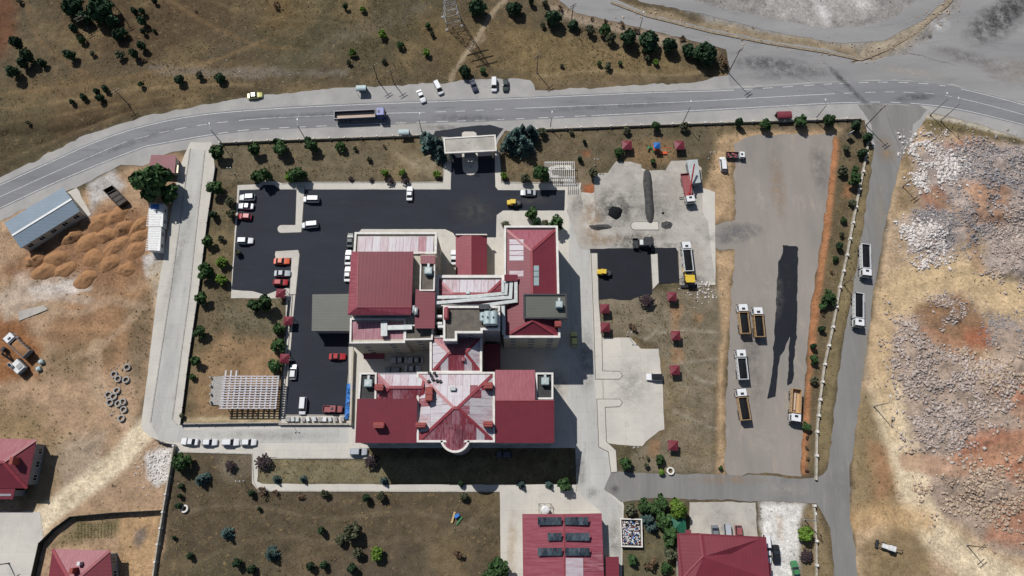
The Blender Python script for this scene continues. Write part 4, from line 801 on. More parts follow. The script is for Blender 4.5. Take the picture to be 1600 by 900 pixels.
for x0, x1, y0, n, nm in sol:
    a, b = P(x0, y0 + 12, 5.6), P(x1, y0 + 12, 5.6); yt = P(x0, y0, 6.4).y; t = thing('solar_collector', f'{nm} row of {"three" if n == 3 else "five"} dark solar collectors on the red roof', 'solar panel', (a.x, a.y, 4.6), 0, 'solar collector rows')
    w = (b.x - a.x) / n; dy = yt - a.y; pr = None
    for k in range(n):
        m = MB(); x = w * k + .04; x2 = w * (k + 1) - .04; bt = [(x, 0, .95), (x2, 0, .95), (x2, dy, 1.75), (x, dy, 1.75)]; m.prism(bt, [(p[0], p[1], p[2] + .09) for p in bt]); m.build('panel', 'solar', t)
    m = MB()
    for k in range(n + 1): m.tube((w * k, .1, 0), (w * k, .1, .95), .04, n=5); m.tube((w * k, dy - .1, 0), (w * k, dy - .1, 1.7), .04, n=5)
    m.bar((0, .02, .98), (w * n, .02, .98), .1, .1); m.build('frame', 'steel', t)
c = P(851, 793, 3.6); t = thing('water_tank', 'white round water tank on a steel frame behind the collector roof', 'tank', (*P(851, 796)[:2], .02))
m = MB()
for i in range(20): pass
m.tube((0, 0, 1.6), (0, 0, 3.4), 1.05, n=20); m.tube((0, 0, 3.4), (0, 0, 3.6), 1.05, .6, n=20); m.build('tank', 'white', t); m = MB()
for x in (-1.5, 1.5):
    for y in (-1.2, 1.4): m.tube((x, y, 0), (x, y, 2.0), .07, n=5)
for q in (((-1.5, -1.2, 1.55), (1.5, -1.2, 1.55)), ((-1.5, 1.4, 1.55), (1.5, 1.4, 1.55)), ((-1.5, -1.2, 1.55), (-1.5, 1.4, 1.55)), ((1.5, -1.2, 1.55), (1.5, 1.4, 1.55)), ((0, -1.2, 1.55), (0, 1.4, 1.55))): m.bar(*q, .1, .1)
m.build('stand', 'rust', t)
B = Bld('red_hip_building', 'plain dark red hipped roof building by the cars at lower right', 'building', 1130, 880)
r = wallbox(B, [(1059, 834), (1198, 841), (1203, 960), (1062, 960)], 4.4); B.windows(r, 1, (1.4,)); B.windows(r, 2, (1.4,)); B.windows(r, 3, (1.4,))
B.slab('roof', [(1058, 833, 4.6), (1094, 833, 4.6), (1099, 870, 6.3), (1066, 905, 4.9), (1062, 960, 4.6)], 'roof_y'); B.slab('roof', [(1094, 833.5, 4.6), (1197, 839, 4.6), (1203, 905, 4.7), (1205, 960, 4.7), (1062, 960, 4.9), (1066, 905, 4.9), (1099, 870, 6.2)], 'roof_x')
B.ridge((1094, 833, 4.6), (1099, 870, 6.3), .2); B.ridge((1099, 870, 6.3), (1066, 905, 4.95), .2); B.slab('porch_roof', [(1071, 828, 3.6), (1080, 828, 3.6), (1080, 834, 3.8), (1071, 834, 3.8)], 'roof_x'); B.slab('porch_roof', [(1198, 878, 3.6), (1204, 880, 3.2), (1206, 960, 3.2), (1199, 960, 3.6)], 'roof_y')
def house(label, corners, z, r0, r1, extra, px, py):
    B = Bld('red_roof_house', label, 'house', px, py, 'red roofed houses at the left edge'); r = wallbox(B, corners, z - .1, 'greywall', 1.0)
    for i in range(4): B.windows(r, i, (1.2, 4.0) if z > 5 else (1.2,), gap=2.6)
    B.hip(corners, z, r0, r1, (M['pink_x'], M['roof_y'], M['roof_x'], M['roof_y'])); extra(B)
def ex1(B):
    wallbox(B, [(-60, 762), (23, 762), (20, 779), (-60, 779)], 5.2, 'greywall', .6); B.slab('roof', [(-60, 762, 5.5), (24, 762, 5.5), (20, 780, 4.9), (-60, 780, 4.9)], 'roof_x')
    B.box('chimney', 13, 21, 714, 726, 6, 9.4, 'clay', .05)
def ex2(B):
    B.box('chimney', 107, 114, 888, 897, 6, 9.0, 'clay', .05); B.box('roof_vent', 119, 125, 878, 884, 6, 7.6, 'white', .05)
house('red hip roofed house with chimney and grey wall at the left edge', [(-60, 683), (57, 687), (42, 763), (-62, 763)], 5.6, (-25, 722, 8.4), (5, 722, 8.4), ex1, 0, 730)
house('red hip roofed house with chalky north slope at the bottom left', [(82, 858), (172, 860), (180, 960), (68, 960)], 5.0, (112, 912, 8.0), (114, 935, 8.0), ex2, 125, 910)
B = Bld('blue_grey_shed', 'long blue grey sheet roofed shed beside the highway', 'shed', 66, 345); sc = [(98, 293), (125, 330), (32, 388), (6, 348)]
r = wallbox(B, sc, 3.8, 'wall', .3)
for i in range(4): B.windows(r, i, (1.5,), gap=3.2)
B.slab('roof', [(98, 293, 4.0), (112, 311, 4.9), (19, 368, 4.9), (6, 348, 4.0)], 'bluesheet'); B.slab('roof', [(112, 311, 4.9), (125, 330, 4.0), (32, 388, 4.0), (19, 368, 4.9)], 'bluesheet'); B.ridge((112, 311, 4.9), (19, 368, 4.9), .6, 'white')
B = Bld('red_hut', 'small red roofed hut beside the big round tree at the street corner', 'hut', 255, 258); wallbox(B, [(236, 243), (275, 243), (274, 269), (234, 270)], 2.9, 'wall', .3); B.slab('roof', [(236, 242, 3.3), (275, 242, 3.3), (273, 271, 3.0), (232, 256, 3.15)][:3] + [(233, 258, 3.1)], 'roof_x'); B.slab('porch', [(274, 258, 2.6), (279, 258, 2.6), (278, 270, 2.6), (273, 270, 2.6)], 'p_cream')
for i, (q, lb) in enumerate((([(233, 318), (256, 318), (254, 354), (232, 354)], 'white cabin container with a blue patch on its roof'), ([(232, 354.8), (252, 354.8), (250, 392), (231, 391)], 'white cabin container with ribbed roof, the one nearer the soil heaps'))):
    B = Bld('cabin_container', lb, 'container', 243, 336 + i * 37, 'white cabins by the left street'); r = wallbox(B, q, 2.6, 'white', .06); B.windows(r, 1, (1.0,), w=.9, h=.9, gap=2.4); z = P(q[0][0], q[0][1], 2.8); zz = P(q[2][0], q[2][1], 2.8)
    B.slab('roof', [(x, y, 2.8) for x, y in q], 'white', .18); n = 14; m = MB()
    for k in range(n):
        y = z.y + (zz.y - z.y) * (k + .5) / n; x0, x1 = z.x + .1, P(q[1][0], q[1][1], 2.8).x - .25; m.box(x0, x1, y - .09, y + .09, 2.79, 2.86)
    B.part('roof_rib', m, 'white')
    if i == 0: B.slab('roof_patch', [(236, 319, 2.88), (249, 319, 2.88), (248, 327, 2.88), (235, 327, 2.88)], 'bluetarp', .03)
B = Bld('rusty_bin', 'dark brown steel bin standing open by the soil heaps', 'bin', 180, 305); q = [(160, 297), (175, 289), (198, 313), (185, 322)]
rr = ring_px(q, 2.0); m = MB(); ri = inset(rr, .14)
for i in range(4):
    j = (i + 1) % 4; w4 = [rr[i], rr[j], ri[j], ri[i]]; m.prism([(p.x, p.y, 0) for p in w4], [(p.x, p.y, 2.0) for p in w4])
m.prism([(p.x, p.y, .02) for p in ri], [(p.x, p.y, .5) for p in ri]); B.part('shell', m, 'rust'); m = MB()
for t_ in (.25, .5, .75): m.bar(rr[0].lerp(rr[3], t_), rr[1].lerp(rr[2], t_), .14, .14)
B.part('brace', m, 'rust')
# skeleton of white beams on posts, its floor slab to the left
B = Bld('beam_frame', 'white lattice of formwork beams on posts over a concrete slab', 'formwork', 385, 615); sl_ = [(331, 589), (352, 587), (350, 634), (328, 632)]
r = ring_px(sl_, .5); m = MB(); m.prism([(p.x, p.y, -.1) for p in r], [(p.x, p.y, .5) for p in r]); B.part('slab', m, 'pipe'); A_, B_ = P(352, 588, 3.4), P(430, 638, 3.4)
for k in range(11):
    x = A_.x + (B_.x - A_.x) * k / 10; m = MB(); m.box(x - .22, x + .22, B_.y, A_.y + (1.6 if k < 3 else 0), 3.14, 3.4); B.part('beam', m, 'beamwhite')
for k in range(14):
    y = A_.y + (B_.y - A_.y) * k / 13; m = MB(); m.box(A_.x - .6, B_.x + .3, y - .13, y + .13, 3.42, 3.56); B.part('cross_beam', m, 'beamwhite')
for i in range(5):
    for j in range(4):
        x, y = A_.x + (B_.x - A_.x) * (i + .1) / 4.2, A_.y + (B_.y - A_.y) * (j + .1) / 3.2; m = MB(); m.tube((x, y, 0), (x, y, 3.13), .12, n=6); B.part('post', m, 'steel')
for y in (590, 603, 616, 628):
    p = P(330, y, .5); m = MB(); m.tube((p.x, p.y, .5), (p.x, p.y, 1.3), .28, n=8); B.part('column_stub', m, 'pipe')
# gate canopy
B = Bld('gate_canopy', 'flat concrete entrance canopy on pillars over the gate lane', 'gate', 735, 228); B.slab('roof', [(693, 216, 5.6), (774, 211, 5.6), (776, 236, 5.6), (695, 240, 5.6)], 'oldconcrete', .5); q = [(693, 216), (774, 211), (776, 236), (695, 240)]; B.parapet(q, 5.6, .2, .35)
for x, y in ((699, 222), (699, 237), (770, 217), (770, 232), (734, 230)):
    p = P(x, y, 5.1); m = MB(); m.box(p.x - .4, p.x + .4, p.y - .4, p.y + .4, 0, 5.1); B.part('pillar', m, 'wall')
p = P(735, 232, 0); m = MB(); m.cbox(p.x - 1.6, p.x + 1.6, p.y - 4.6, p.y - 1.8, 0.02, 2.6, .05); B.part('guard_booth', m, 'greywall')
m = MB(); p = P(735, 254, 0); m.tube((p.x - 1.4, p.y, .1), (p.x - 1.4, p.y, 1.0), .1, n=6); m.tube((p.x + 1.4, p.y, .1), (p.x + 1.4, p.y, 1.0), .1, n=6); m.bar((p.x - 1.4, p.y, 1), (p.x + 1.4, p.y, 1), .12, .12); B.part('barrier', m, 'white')
# kiosks: red pyramid roofs on four posts
def gazebo(px, py, label, w=2.6, mat='roof_x', z=2.5, group='red roofed gazebos'):
    c = P(px, py, z); t = thing('gazebo', label, 'gazebo', (c.x, c.y, onground(px, py).z), random.uniform(-.06, .06), group); h = w / 2; m = MB(); b = [(-h, -h, z - .3), (h, -h, z - .3), (h, h, z - .3), (-h, h, z - .3)]
    tp = [(-.15, -.15, z + .45), (.15, -.15, z + .45), (.15, .15, z + .45), (-.15, .15, z + .45)]; m.prism(b, tp); m.build('roof', mat, t)
    for x in (-h + .25, h - .25):
        for y in (-h + .25, h - .25): m = MB(); m.tube((x, y, -.1), (x, y, z - .28), .07, n=6); m.build('post', 'wood', t)
    m = MB(); m.box(-.5, .5, -.3, .3, .62, .7); m.box(-.06, .06, -.06, .06, 0, .62); m.build('table', 'wood', t)
    for y in (-.75, .75): m = MB(); m.box(-.6, .6, y - .15, y + .15, .38, .44); m.box(-.5, -.42, y - .1, y + .1, 0, .38); m.box(.42, .5, y - .1, y + .1, 0, .38); m.build('bench', 'wood', t)
for x, y, lb, w in ((980, 226, 'pinkish gazebo left of the playground', 2.9), (1062, 226, 'pinkish gazebo right of the playground', 2.9), (1050, 463, 'red gazebo below the black asphalt works, near the rubbish pile', 2.6), (945, 482, 'red gazebo just under the fresh asphalt bay, upper of two at the kerb', 2.6), (946, 511, 'red gazebo lower of two at the kerb above the concrete lot', 2.6),
    (1056, 524, 'red gazebo in the dry field level with the concrete lot corner', 2.6), (1055, 578, 'red gazebo in the dry field right of the white car', 2.6), (1052, 696, 'reddish gazebo alone at the lower end of the dry field', 2.6), (450, 501, 'red gazebo upper of two beside the lower car park wall', 2.5), (444, 560, 'red gazebo lower of two beside the lower car park wall', 2.6), (438, 458, 'red gazebo at the corner under the orange car', 2.6)):
    gazebo(x, y, lb, w)
gazebo(1058, 821, 'round dark green roofed gazebo among trees by the hip roofed building', 4.6, 'greentin', 2.8, 'green gazebo')
def stop(px, py, label, mat, w=3.0, d=1.9):
    c = P(px, py, 2.4); t = thing('bus_shelter', label, 'shelter', (c.x, c.y, .01), .04); m = MB(); n = 8; b0 = [(-w / 2, d / 2 * math.cos(math.pi * i / n), 2.2 + .5 * math.sin(math.pi * i / n)) for i in range(n + 1)]
    for i in range(n):
        a, b = b0[i], b0[i + 1]; m.poly([(a[0], a[1], a[2]), (a[0] + w, a[1], a[2]), (a[0] + w, b[1], b[2]), (a[0], b[1], b[2])][::-1])
    m.box(-w / 2, w / 2, -d / 2, d / 2, 2.1, 2.2); m.build('roof', mat, t); m = MB(); m.box(-w / 2, w / 2, d / 2 - .1, d / 2, 0, 2.1); m.build('back_panel', 'steel', t); m = MB(); m.box(-w / 2 + .2, w / 2 - .2, d / 2 - .6, d / 2 - .15, .4, .5); m.box(-w / 2 + .3, -w / 2 + .4, d / 2 - .5, d / 2 - .2, 0, .4); m.box(w / 2 - .4, w / 2 - .3, d / 2 - .5, d / 2 - .2, 0, .4); m.build('bench', 'wood', t)
    for x in (-w / 2 + .08, w / 2 - .08): m = MB(); m.tube((x, -d / 2 + .1, 0), (x, -d / 2 + .1, 2.1), .05, n=6); m.build('post', 'steel', t)
stop(564, 137, 'pale green bus shelter on the far roadside opposite the blue lorry', 'acgreen'); stop(631, 206, 'pale green bus shelter on the near roadside left of the gate', 'acgreen'); stop(1226, 179, 'red roofed bus shelter on the roadside above the gravel lot', 'roof_x', 4.2, 2.4)
# pergola
B = Bld('pergola', 'white slatted pergola by the lawn right of the gate road', 'pergola', 875, 268); a, b = P(852, 278, 2.5), P(897, 252, 2.5)
for k in range(16): m = MB(); x = a.x + (b.x - a.x) * k / 15; m.box(x - .06, x + .06, a.y - (2.4 if k > 9 else 0), b.y, 2.5, 2.62); B.part('slat', m, 'white')
for y in (a.y + .3, (a.y + b.y) / 2, b.y - .3): m = MB(); m.box(a.x, b.x, y - .07, y + .07, 2.36, 2.5); B.part('beam', m, 'white')
for x in (a.x + .2, (a.x + b.x) / 2, b.x - .2):
    for y in (a.y + .3, b.y - .3): m = MB(); m.tube((x, y, -.05), (x, y, 2.36), .08, n=6); B.part('post', m, 'white')
m = MB(); m.box(a.x, b.x, a.y, b.y, -.05, .06); B.part('floor', m, 'concrete')
# playground
t = thing('playground_set', 'colourful climbing set with green slide and blue roof', 'playground', onground(1024, 234)); m = MB(); m.box(-.9, .9, -.9, .9, 1.2, 1.3)
for x in (-.8, .8):
    for y in (-.8, .8): m.tube((x, y, 0), (x, y, 2.6), .06, n=6)
m.build('tower', 'p_orange', t); m = MB(); m.prism([(-1, -1, 2.6), (1, -1, 2.6), (1, 1, 2.6), (-1, 1, 2.6)], [(-.1, -.1, 3.4), (.1, -.1, 3.4), (.1, .1, 3.4), (-.1, .1, 3.4)]); m.build('roof', 'bluetarp', t)
m = MB()
for i in range(7):
    a0, a1 = i * .55, (i + 1) * .55; f = lambda a: (-1.6 - .9 * math.cos(a) , .9 * math.sin(a) - .3, 1.2 - .28 * a); p, q = f(a0), f(a1); m.bar(p, q, .6, .1)
m.build('slide', 'p_green', t); m = MB(); m.bar((.9, 0, 1.3), (4.2, .1, 1.3), .12, .12); m.tube((4.2, .1, 0), (4.2, .1, 1.3), .06, n=6); m.box(1.2, 3.4, -1.6, -.8, .3, .4); m.build('bridge', 'p_orange', t)
# rubbish pen, trough, signs
B = Bld('rubbish_pen', 'low walled pen filled with white bagged rubbish beside the trees', 'pen', 986, 832); B.parapet([(969, 810), (1003, 811), (1004, 855), (971, 854)], 1.3, 0, .25); r = ring_px([(969, 810), (1003, 811), (1004, 855), (971, 854)], 1.3); m = MB(); ri = inset(r, .25)
for i in range(4):
    w4 = [r[i], r[(i + 1) % 4], ri[(i + 1) % 4], ri[i]]; m.prism([(p.x, p.y, -.1) for p in w4], [(p.x, p.y, 1.2) for p in w4])
B.part('wall', m, 'stonewall'); m = MB(); m.prism([(p.x, p.y, -.05) for p in ri], [(p.x, p.y, .25) for p in ri]); B.part('floor', m, 'darkroof')
lo_, hi_ = (min(p.x for p in ri), min(p.y for p in ri)), (max(p.x for p in ri), max(p.y for p in ri)); bags = MB()
for k in range(330):
    x, y = random.uniform(lo_[0] + .3, hi_[0] - .3), random.uniform(lo_[1] + .3, hi_[1] - .3); s_ = random.uniform(.14, .36); z = .25 + random.uniform(0, .5); b0 = [(x + s_ * random.uniform(.6, 1.2) * math.cos(a), y + s_ * random.uniform(.6, 1.2) * math.sin(a), z - .1) for a in [i * math.pi / 3 for i in range(6)]]
    bags.prism(b0, [(x + (p[0] - x) * .5, y + (p[1] - y) * .5, z + s_) for p in b0], random.choice((0, 0, 0, 0, 0, 1, 2, 3)))
o = bags.build('rubbish_heap', ['plaster', 'p_rose', 'darkmetal', 'bluetarp'], B.e, B.o); o['kind'] = 'stuff'
t = thing('road_sign', 'pale square notice board on two posts at the lot corner', 'sign', onground(1323, 214)); t.rotation_euler.z = .5; m = MB(); m.box(-.9, .9, -.05, .05, 1.0, 3.2); m.build('board', 'white', t)
for x in (-.7, .7): m = MB(); m.tube((x, .12, -.1), (x, .12, 3.0), .06, n=6); m.build('post', 'steel', t)

# ---------------------------------------------------------------- trees
def leaf_crown(kind, seed):
    """crown of radius 1, built of leaf-sized faces; returns vertex / face arrays and the total height"""
    rg = np.random.RandomState(seed); pts, nor = [], []
    def shell(c, r, n, flat=1.0):
        d = rg.normal(size=(n, 3)); d /= np.linalg.norm(d, axis=1)[:, None]; k = rg.uniform(.55, 1.05, n)[:, None]; p = np.array(c) + d * k * np.array(r); pts.append(p); nor.append(d + rg.normal(size=(n, 3)) * .45)
    if kind in ('pine', 'juniper'):
        h = 1.9 if kind == 'pine' else 2.4; n = 15 if kind == 'pine' else 9
        for i in range(n):
            a, zz = rg.uniform(0, 6.28), rg.uniform(.25, 1); rad = (1 - .75 * zz ** 2) * rg.uniform(.35, .68); shell((rad * math.cos(a), rad * math.sin(a), .3 + zz * (h - .65)), (.42, .42, .38), 70)
        shell((0, 0, h * .5), (.7, .7, h * .42), 260); size = .15
    elif kind == 'spruce':
        h = 2.7
        for lv in range(9):
            z = .25 + lv * (h - .4) / 9; rad = 1.0 * (1 - lv / 9.3)
            for b in range(max(5, 12 - lv)):
                a = rg.uniform(0, 6.28); k = 9 if lv < 6 else 6
                for j in range(k):
                    f = (j + .6) / k; pts.append(np.array([[rad * f * math.cos(a), rad * f * math.sin(a), z - .12 * f]]) + rg.normal(size=(3, 3)) * .055); nor.append(np.array([[0, 0, 1.]] * 3) + rg.normal(size=(3, 3)) * .6)
        size = .10
    elif kind in ('leafy', 'bright', 'olive'):
        h = 1.8; n = 15
        for i in range(n):
            a, zz = rg.uniform(0, 6.28), rg.uniform(.1, 1); rad = rg.uniform(.25, .74) * (1 - .5 * zz * zz); shell((rad * math.cos(a), rad * math.sin(a), .55 + zz * .95), (rg.uniform(.22, .42),) * 2 + (.3,), 70 if kind != 'olive' else 48)
        size = .14
    elif kind == 'dry':
        h = 1.4
        for i in range(9):
            a = rg.uniform(0, 6.28); rad = rg.uniform(.2, .75); shell((rad * math.cos(a), rad * math.sin(a), rg.uniform(.4, 1.2)), (.3, .3, .28), 26)
        size = .11
    else:
        h = 1.5
        for b in range(16):
            a = b * 6.28 / 16 + rg.uniform(-.15, .15); L = rg.uniform(.7, 1.05)
            for j in range(9): f = (j + 1) / 9; pts.append(np.array([[L * f * math.cos(a), L * f * math.sin(a), 1.2 - .5 * f * f]]) + rg.normal(size=(2, 3)) * .05); nor.append(np.array([[0, 0, 1.]] * 2) + rg.normal(size=(2, 3)) * .4)
        size = .12
    p = np.concatenate(pts); d = np.concatenate(nor); d /= np.linalg.norm(d, axis=1)[:, None]; p[:, 2] = np.maximum(p[:, 2], .12); N = len(p)
    u = np.cross(d, rg.normal(size=(N, 3))); u /= np.linalg.norm(u, axis=1)[:, None]; w = np.cross(d, u); s = size * rg.uniform(.6, 1.3, (N, 1))
    V = np.stack([p - u * s - w * s * .6, p + u * s - w * s * .6, p + u * s * .5 + w * s, p - u * s * .6 + w * s * .8], 1).reshape(-1, 3)
    return V, np.arange(N * 4).reshape(-1, 4), h
PROTO = {}
for kind in LEAF:
    for var in range(3):
        V, F, h = leaf_crown(kind, 11 * var + len(kind)); me = bpy.data.meshes.new('crown'); me.from_pydata(V.tolist(), [], F.tolist()); me.materials.append(M['leaf_' + kind]); me.update()
        m = MB(); m.tube((0, 0, -.12), (0, 0, h * .45), .09, .055, 7); m.tube((0, 0, h * .44), (.05, .03, h * .85), .055, .02, 6)
        for i in range(5): a = i * 1.3 + var; z = h * (.3 + .08 * i); m.tube((0, 0, z), (.5 * math.cos(a), .5 * math.sin(a), z + .28), .035, .012, 5)
        o = m.build('trunk', 'bark'); tm = o.data; bpy.data.objects.remove(o); PROTO[kind, var] = (me, tm, h)
LOOK = {'pine': 'rounded dark green pine', 'juniper': 'small dark green conifer', 'spruce': 'blue grey spruce', 'leafy': 'mid green leafy tree', 'bright': 'yellow green leafy tree', 'dry': 'dry brown bush', 'olive': 'grey green loose tree', 'plum': 'dark purple spiky shrub'}
def tree(px, py, rpx, kind, label, group):
    v = random.randrange(3); cm, tm, h = PROTO[kind, v]; r = rpx * (1.0 if kind in ('juniper', 'olive', 'dry') else 1.14) * MPP(px, py); hs = r * random.uniform(.92, 1.1)
    p = P(px, py, h * hs * .55); z = zg(p.x, p.y); z = max(z, -.02)
    t = thing({'dry': 'dry_bush', 'plum': 'spiky_shrub', 'spruce': 'spruce_tree', 'pine': 'pine_tree', 'juniper': 'conifer_tree'}.get(kind, 'leafy_tree'), label, 'bush' if kind in ('dry', 'plum') else 'tree', (p.x, p.y, z), random.uniform(0, 6.28), group)
    t.scale = (r, r, hs)
    for nm, me in (('crown', cm), ('trunk', tm)): o = bpy.data.objects.new(nm, me); COL.objects.link(o); o.parent = t
def row(where, items, group, axis='x'):
    """a stretch of trees; the ordinal counts those of one look along the stretch"""
    items = sorted(items, key=lambda q: q[0] if axis == 'x' else q[1]); cnt = {}; tot = {}
    for it in items: tot[it[3]] = tot.get(it[3], 0) + 1
    for x, y, rr_, kd in items:
        k = cnt.get(kd, 0); cnt[kd] = k + 1
        lb = f'{LOOK[kd]} {where}' if tot[kd] == 1 else f'{ORD[k]} {LOOK[kd]} from the {"left" if axis == "x" else "top"} {where}'
        tree(x, y, rr_, kd, lb, group)
row('on the upper left hillside', [(30, 2, 5, 'olive'), (112, 8, 15, 'pine'), (155, 13, 18, 'pine'), (130, 28, 11, 'pine'), (174, 32, 10, 'pine'), (115, 45, 8, 'juniper'), (184, 53, 9, 'pine'), (194, 50, 7, 'juniper'), (210, 17, 6, 'juniper'), (222, 18, 6, 'juniper'), (222, 33, 8, 'juniper'), (223, 49, 5, 'juniper'), (241, 48, 3.5, 'juniper'), (241, 2, 5, 'juniper'), (306, 17, 3, 'dry'),
    (221, 71, 8, 'juniper'), (209, 84, 8, 'juniper'), (187, 86, 8, 'olive'), (145, 84, 5, 'olive'), (108, 85, 9, 'juniper'), (25, 67, 11, 'juniper'), (42, 88, 11, 'juniper'), (36, 99, 10, 'juniper'), (65, 97, 7, 'juniper'), (20, 113, 11, 'juniper'), (128, 62, 6, 'leafy')], 'trees on the upper left hillside')
row('on the bank by the curve', [(112, 159, 5, 'juniper'), (130, 151, 6, 'juniper'), (151, 143, 6, 'juniper'), (155, 153, 7, 'juniper'), (164, 138, 6, 'juniper'), (220, 132, 5, 'leafy'), (280, 124, 8, 'pine'), (343, 121, 8, 'pine'), (312, 118, 7, 'olive'), (226, 95, 4, 'dry'), (44, 192, 4, 'olive')], 'trees on the bank over the curve')
row('in the rough field by the pylon', [(597, 54, 7, 'bright'), (626, 70, 6, 'leafy'), (669, 40, 5, 'leafy'), (667, 82, 6, 'bright'), (551, 82, 6, 'bright'), (726, 110, 9, 'pine'), (755, 109, 5, 'leafy'), (746, 10, 13, 'pine'), (540, 10, 5, 'leafy'), (567, 15, 5, 'bright'), (432, 8, 7, 'dry'), (545, 98, 5, 'olive'), (600, 95, 5, 'olive'), (675, 53, 5, 'olive'), (797, 12, 8, 'pine')], 'trees in the rough field by the pylon')
row('in the belt along the upper road', [(806, 13, 10, 'pine'), (864, 28, 13, 'pine'), (852, 5, 6, 'olive'), (830, 2, 6, 'juniper'), (896, 39, 8, 'pine'), (876, 14, 7, 'dry'), (922, 47, 9, 'olive'), (945, 47, 9, 'leafy'), (982, 58, 13, 'pine'), (1013, 63, 16, 'pine'), (1046, 70, 12, 'pine'), (1076, 77, 10, 'pine'), (1102, 82, 17, 'pine'), (955, 60, 9, 'olive'), (925, 30, 4, 'dry'), (947, 32, 5, 'dry'), (971, 37, 6, 'dry'), (994, 46, 6, 'dry'), (1067, 60, 6, 'dry'),
    (1128, 95, 12, 'dry'), (937, 99, 4, 'leafy'), (969, 99, 4, 'leafy'), (950, 103, 7, 'olive'), (1011, 91, 6, 'olive'), (878, 103, 4, 'olive'), (848, 40, 5, 'olive'), (1025, 97, 5, 'bright')], 'trees in the belt along the upper road')
row('along the wall left of the gate', [(340, 238, 13, 'leafy'), (398, 233, 11, 'leafy'), (440, 231, 12, 'leafy'), (487, 228, 11, 'leafy'), (531, 229, 8, 'leafy'), (432, 221, 7, 'juniper'), (481, 220, 8, 'juniper'), (577, 249, 5, 'olive'), (555, 232, 4, 'olive'), (601, 228, 4, 'dry'), (672, 218, 15, 'spruce'), (684, 224, 13, 'spruce'), (688, 236, 12, 'spruce'), (664, 211, 9, 'spruce')], 'trees along the wall left of the gate')
row('along the wall right of the gate', [(806, 210, 15, 'spruce'), (818, 222, 15, 'spruce'), (829, 204, 13, 'spruce'), (794, 222, 12, 'spruce'), (816, 204, 12, 'spruce'), (847, 206, 8, 'olive'), (1024, 197, 8, 'leafy'), (979, 204, 7, 'olive'), (1069, 198, 8, 'olive'), (1155, 191, 8, 'juniper'), (1197, 195, 9, 'leafy'), (1251, 190, 11, 'leafy'), (1294, 188, 11, 'leafy'), (1337, 196, 9, 'juniper'), (1356, 214, 9, 'juniper'), (893, 207, 5, 'olive')], 'trees along the wall right of the gate')
row('on the verge beside the left street', [(335, 295, 12, 'leafy'), (325, 377, 10, 'leafy'), (320, 422, 13, 'leafy'), (315, 466, 11, 'leafy'), (312, 518, 10, 'leafy'), (306, 564, 9, 'leafy'), (301, 589, 5, 'leafy'), (284, 650, 5, 'olive'), (360, 315, 9, 'olive'), (362, 334, 9, 'olive'), (332, 335, 7, 'juniper'), (345, 410, 9, 'bright'), (346, 438, 9, 'bright'), (372, 395, 6, 'olive'), (345, 372, 6, 'olive')], 'trees on the verge beside the left street', 'y')
row('along the car park edge', [(412, 275, 13, 'leafy'), (400, 276, 9, 'leafy'), (464, 274, 13, 'leafy'), (452, 276, 9, 'bright'), (601, 270, 6, 'bright'), (629, 270, 6, 'bright'), (682, 271, 6, 'bright'), (548, 279, 4, 'plum'), (580, 281, 4, 'plum'), (610, 283, 6, 'plum'), (634, 283, 6, 'plum')], 'shrubs along the car park edge')
row('in the strip above the white frame', [(414, 474, 14, 'leafy'), (396, 478, 10, 'leafy'), (436, 514, 9, 'leafy'), (433, 540, 11, 'leafy'), (431, 571, 11, 'leafy')], 'trees between the bays and the frame', 'y')
row('on the lawn by the works yard', [(967, 239, 8, 'leafy'), (845, 272, 15, 'leafy'), (821, 279, 9, 'olive'), (906, 248, 5, 'juniper'), (926, 270, 9, 'olive'), (831, 334, 11, 'leafy'), (869, 349, 13, 'leafy'), (838, 347, 9, 'juniper'), (852, 348, 6, 'olive'), (790, 350, 7, 'olive'), (1020, 252, 5, 'leafy'), (1011, 470, 11, 'plum'), (913, 221, 4, 'juniper'), (787, 275, 6, 'bright')], 'trees on the lawn by the works yard')
row('inside the boundary wall', [(1322, 232, 7, 'olive'), (1349, 239, 8, 'juniper'), (1316, 267, 9, 'olive'), (1337, 264, 5, 'leafy'), (1335, 280, 11, 'leafy'), (1332, 317, 7, 'olive'), (1319, 344, 5, 'leafy'), (1315, 367, 5, 'olive'), (1312, 384, 7, 'juniper'), (1305, 405, 5, 'leafy'), (1294, 467, 11, 'leafy'), (1285, 480, 6, 'leafy'), (1294, 456, 5, 'leafy'), (1286, 491, 4, 'dry'), (1285, 514, 6, 'juniper'), (1271, 541, 6, 'juniper'), (1271, 561, 8, 'leafy'), (1272, 594, 7, 'olive'), (1261, 666, 7, 'leafy'), (1262, 683, 4, 'dry'), (1261, 699, 4, 'dry'), (1262, 716, 4, 'dry'), (1261, 734, 4, 'dry'), (1260, 834, 12, 'bright'), (1261, 868, 10, 'plum'), (1300, 425, 4, 'dry')], 'plants inside the boundary wall', 'y')
row('in the dry field at lower left', [(285, 722, 14, 'leafy'), (310, 750, 8, 'spruce'), (318, 746, 7, 'spruce'), (282, 760, 5, 'juniper'), (281, 775, 5, 'juniper'), (279, 790, 6, 'juniper'), (351, 834, 9, 'spruce'), (272, 840, 4, 'juniper'), (296, 869, 6, 'juniper'), (369, 880, 8, 'juniper'), (392, 890, 8, 'juniper'), (392, 771, 6, 'juniper'), (405, 795, 4, 'juniper'), (421, 866, 10, 'spruce'), (410, 768, 10, 'dry'), (431, 770, 7, 'dry'), (470, 775, 7, 'dry'), (360, 728, 8, 'plum')], 'plants in the dry field at lower left')
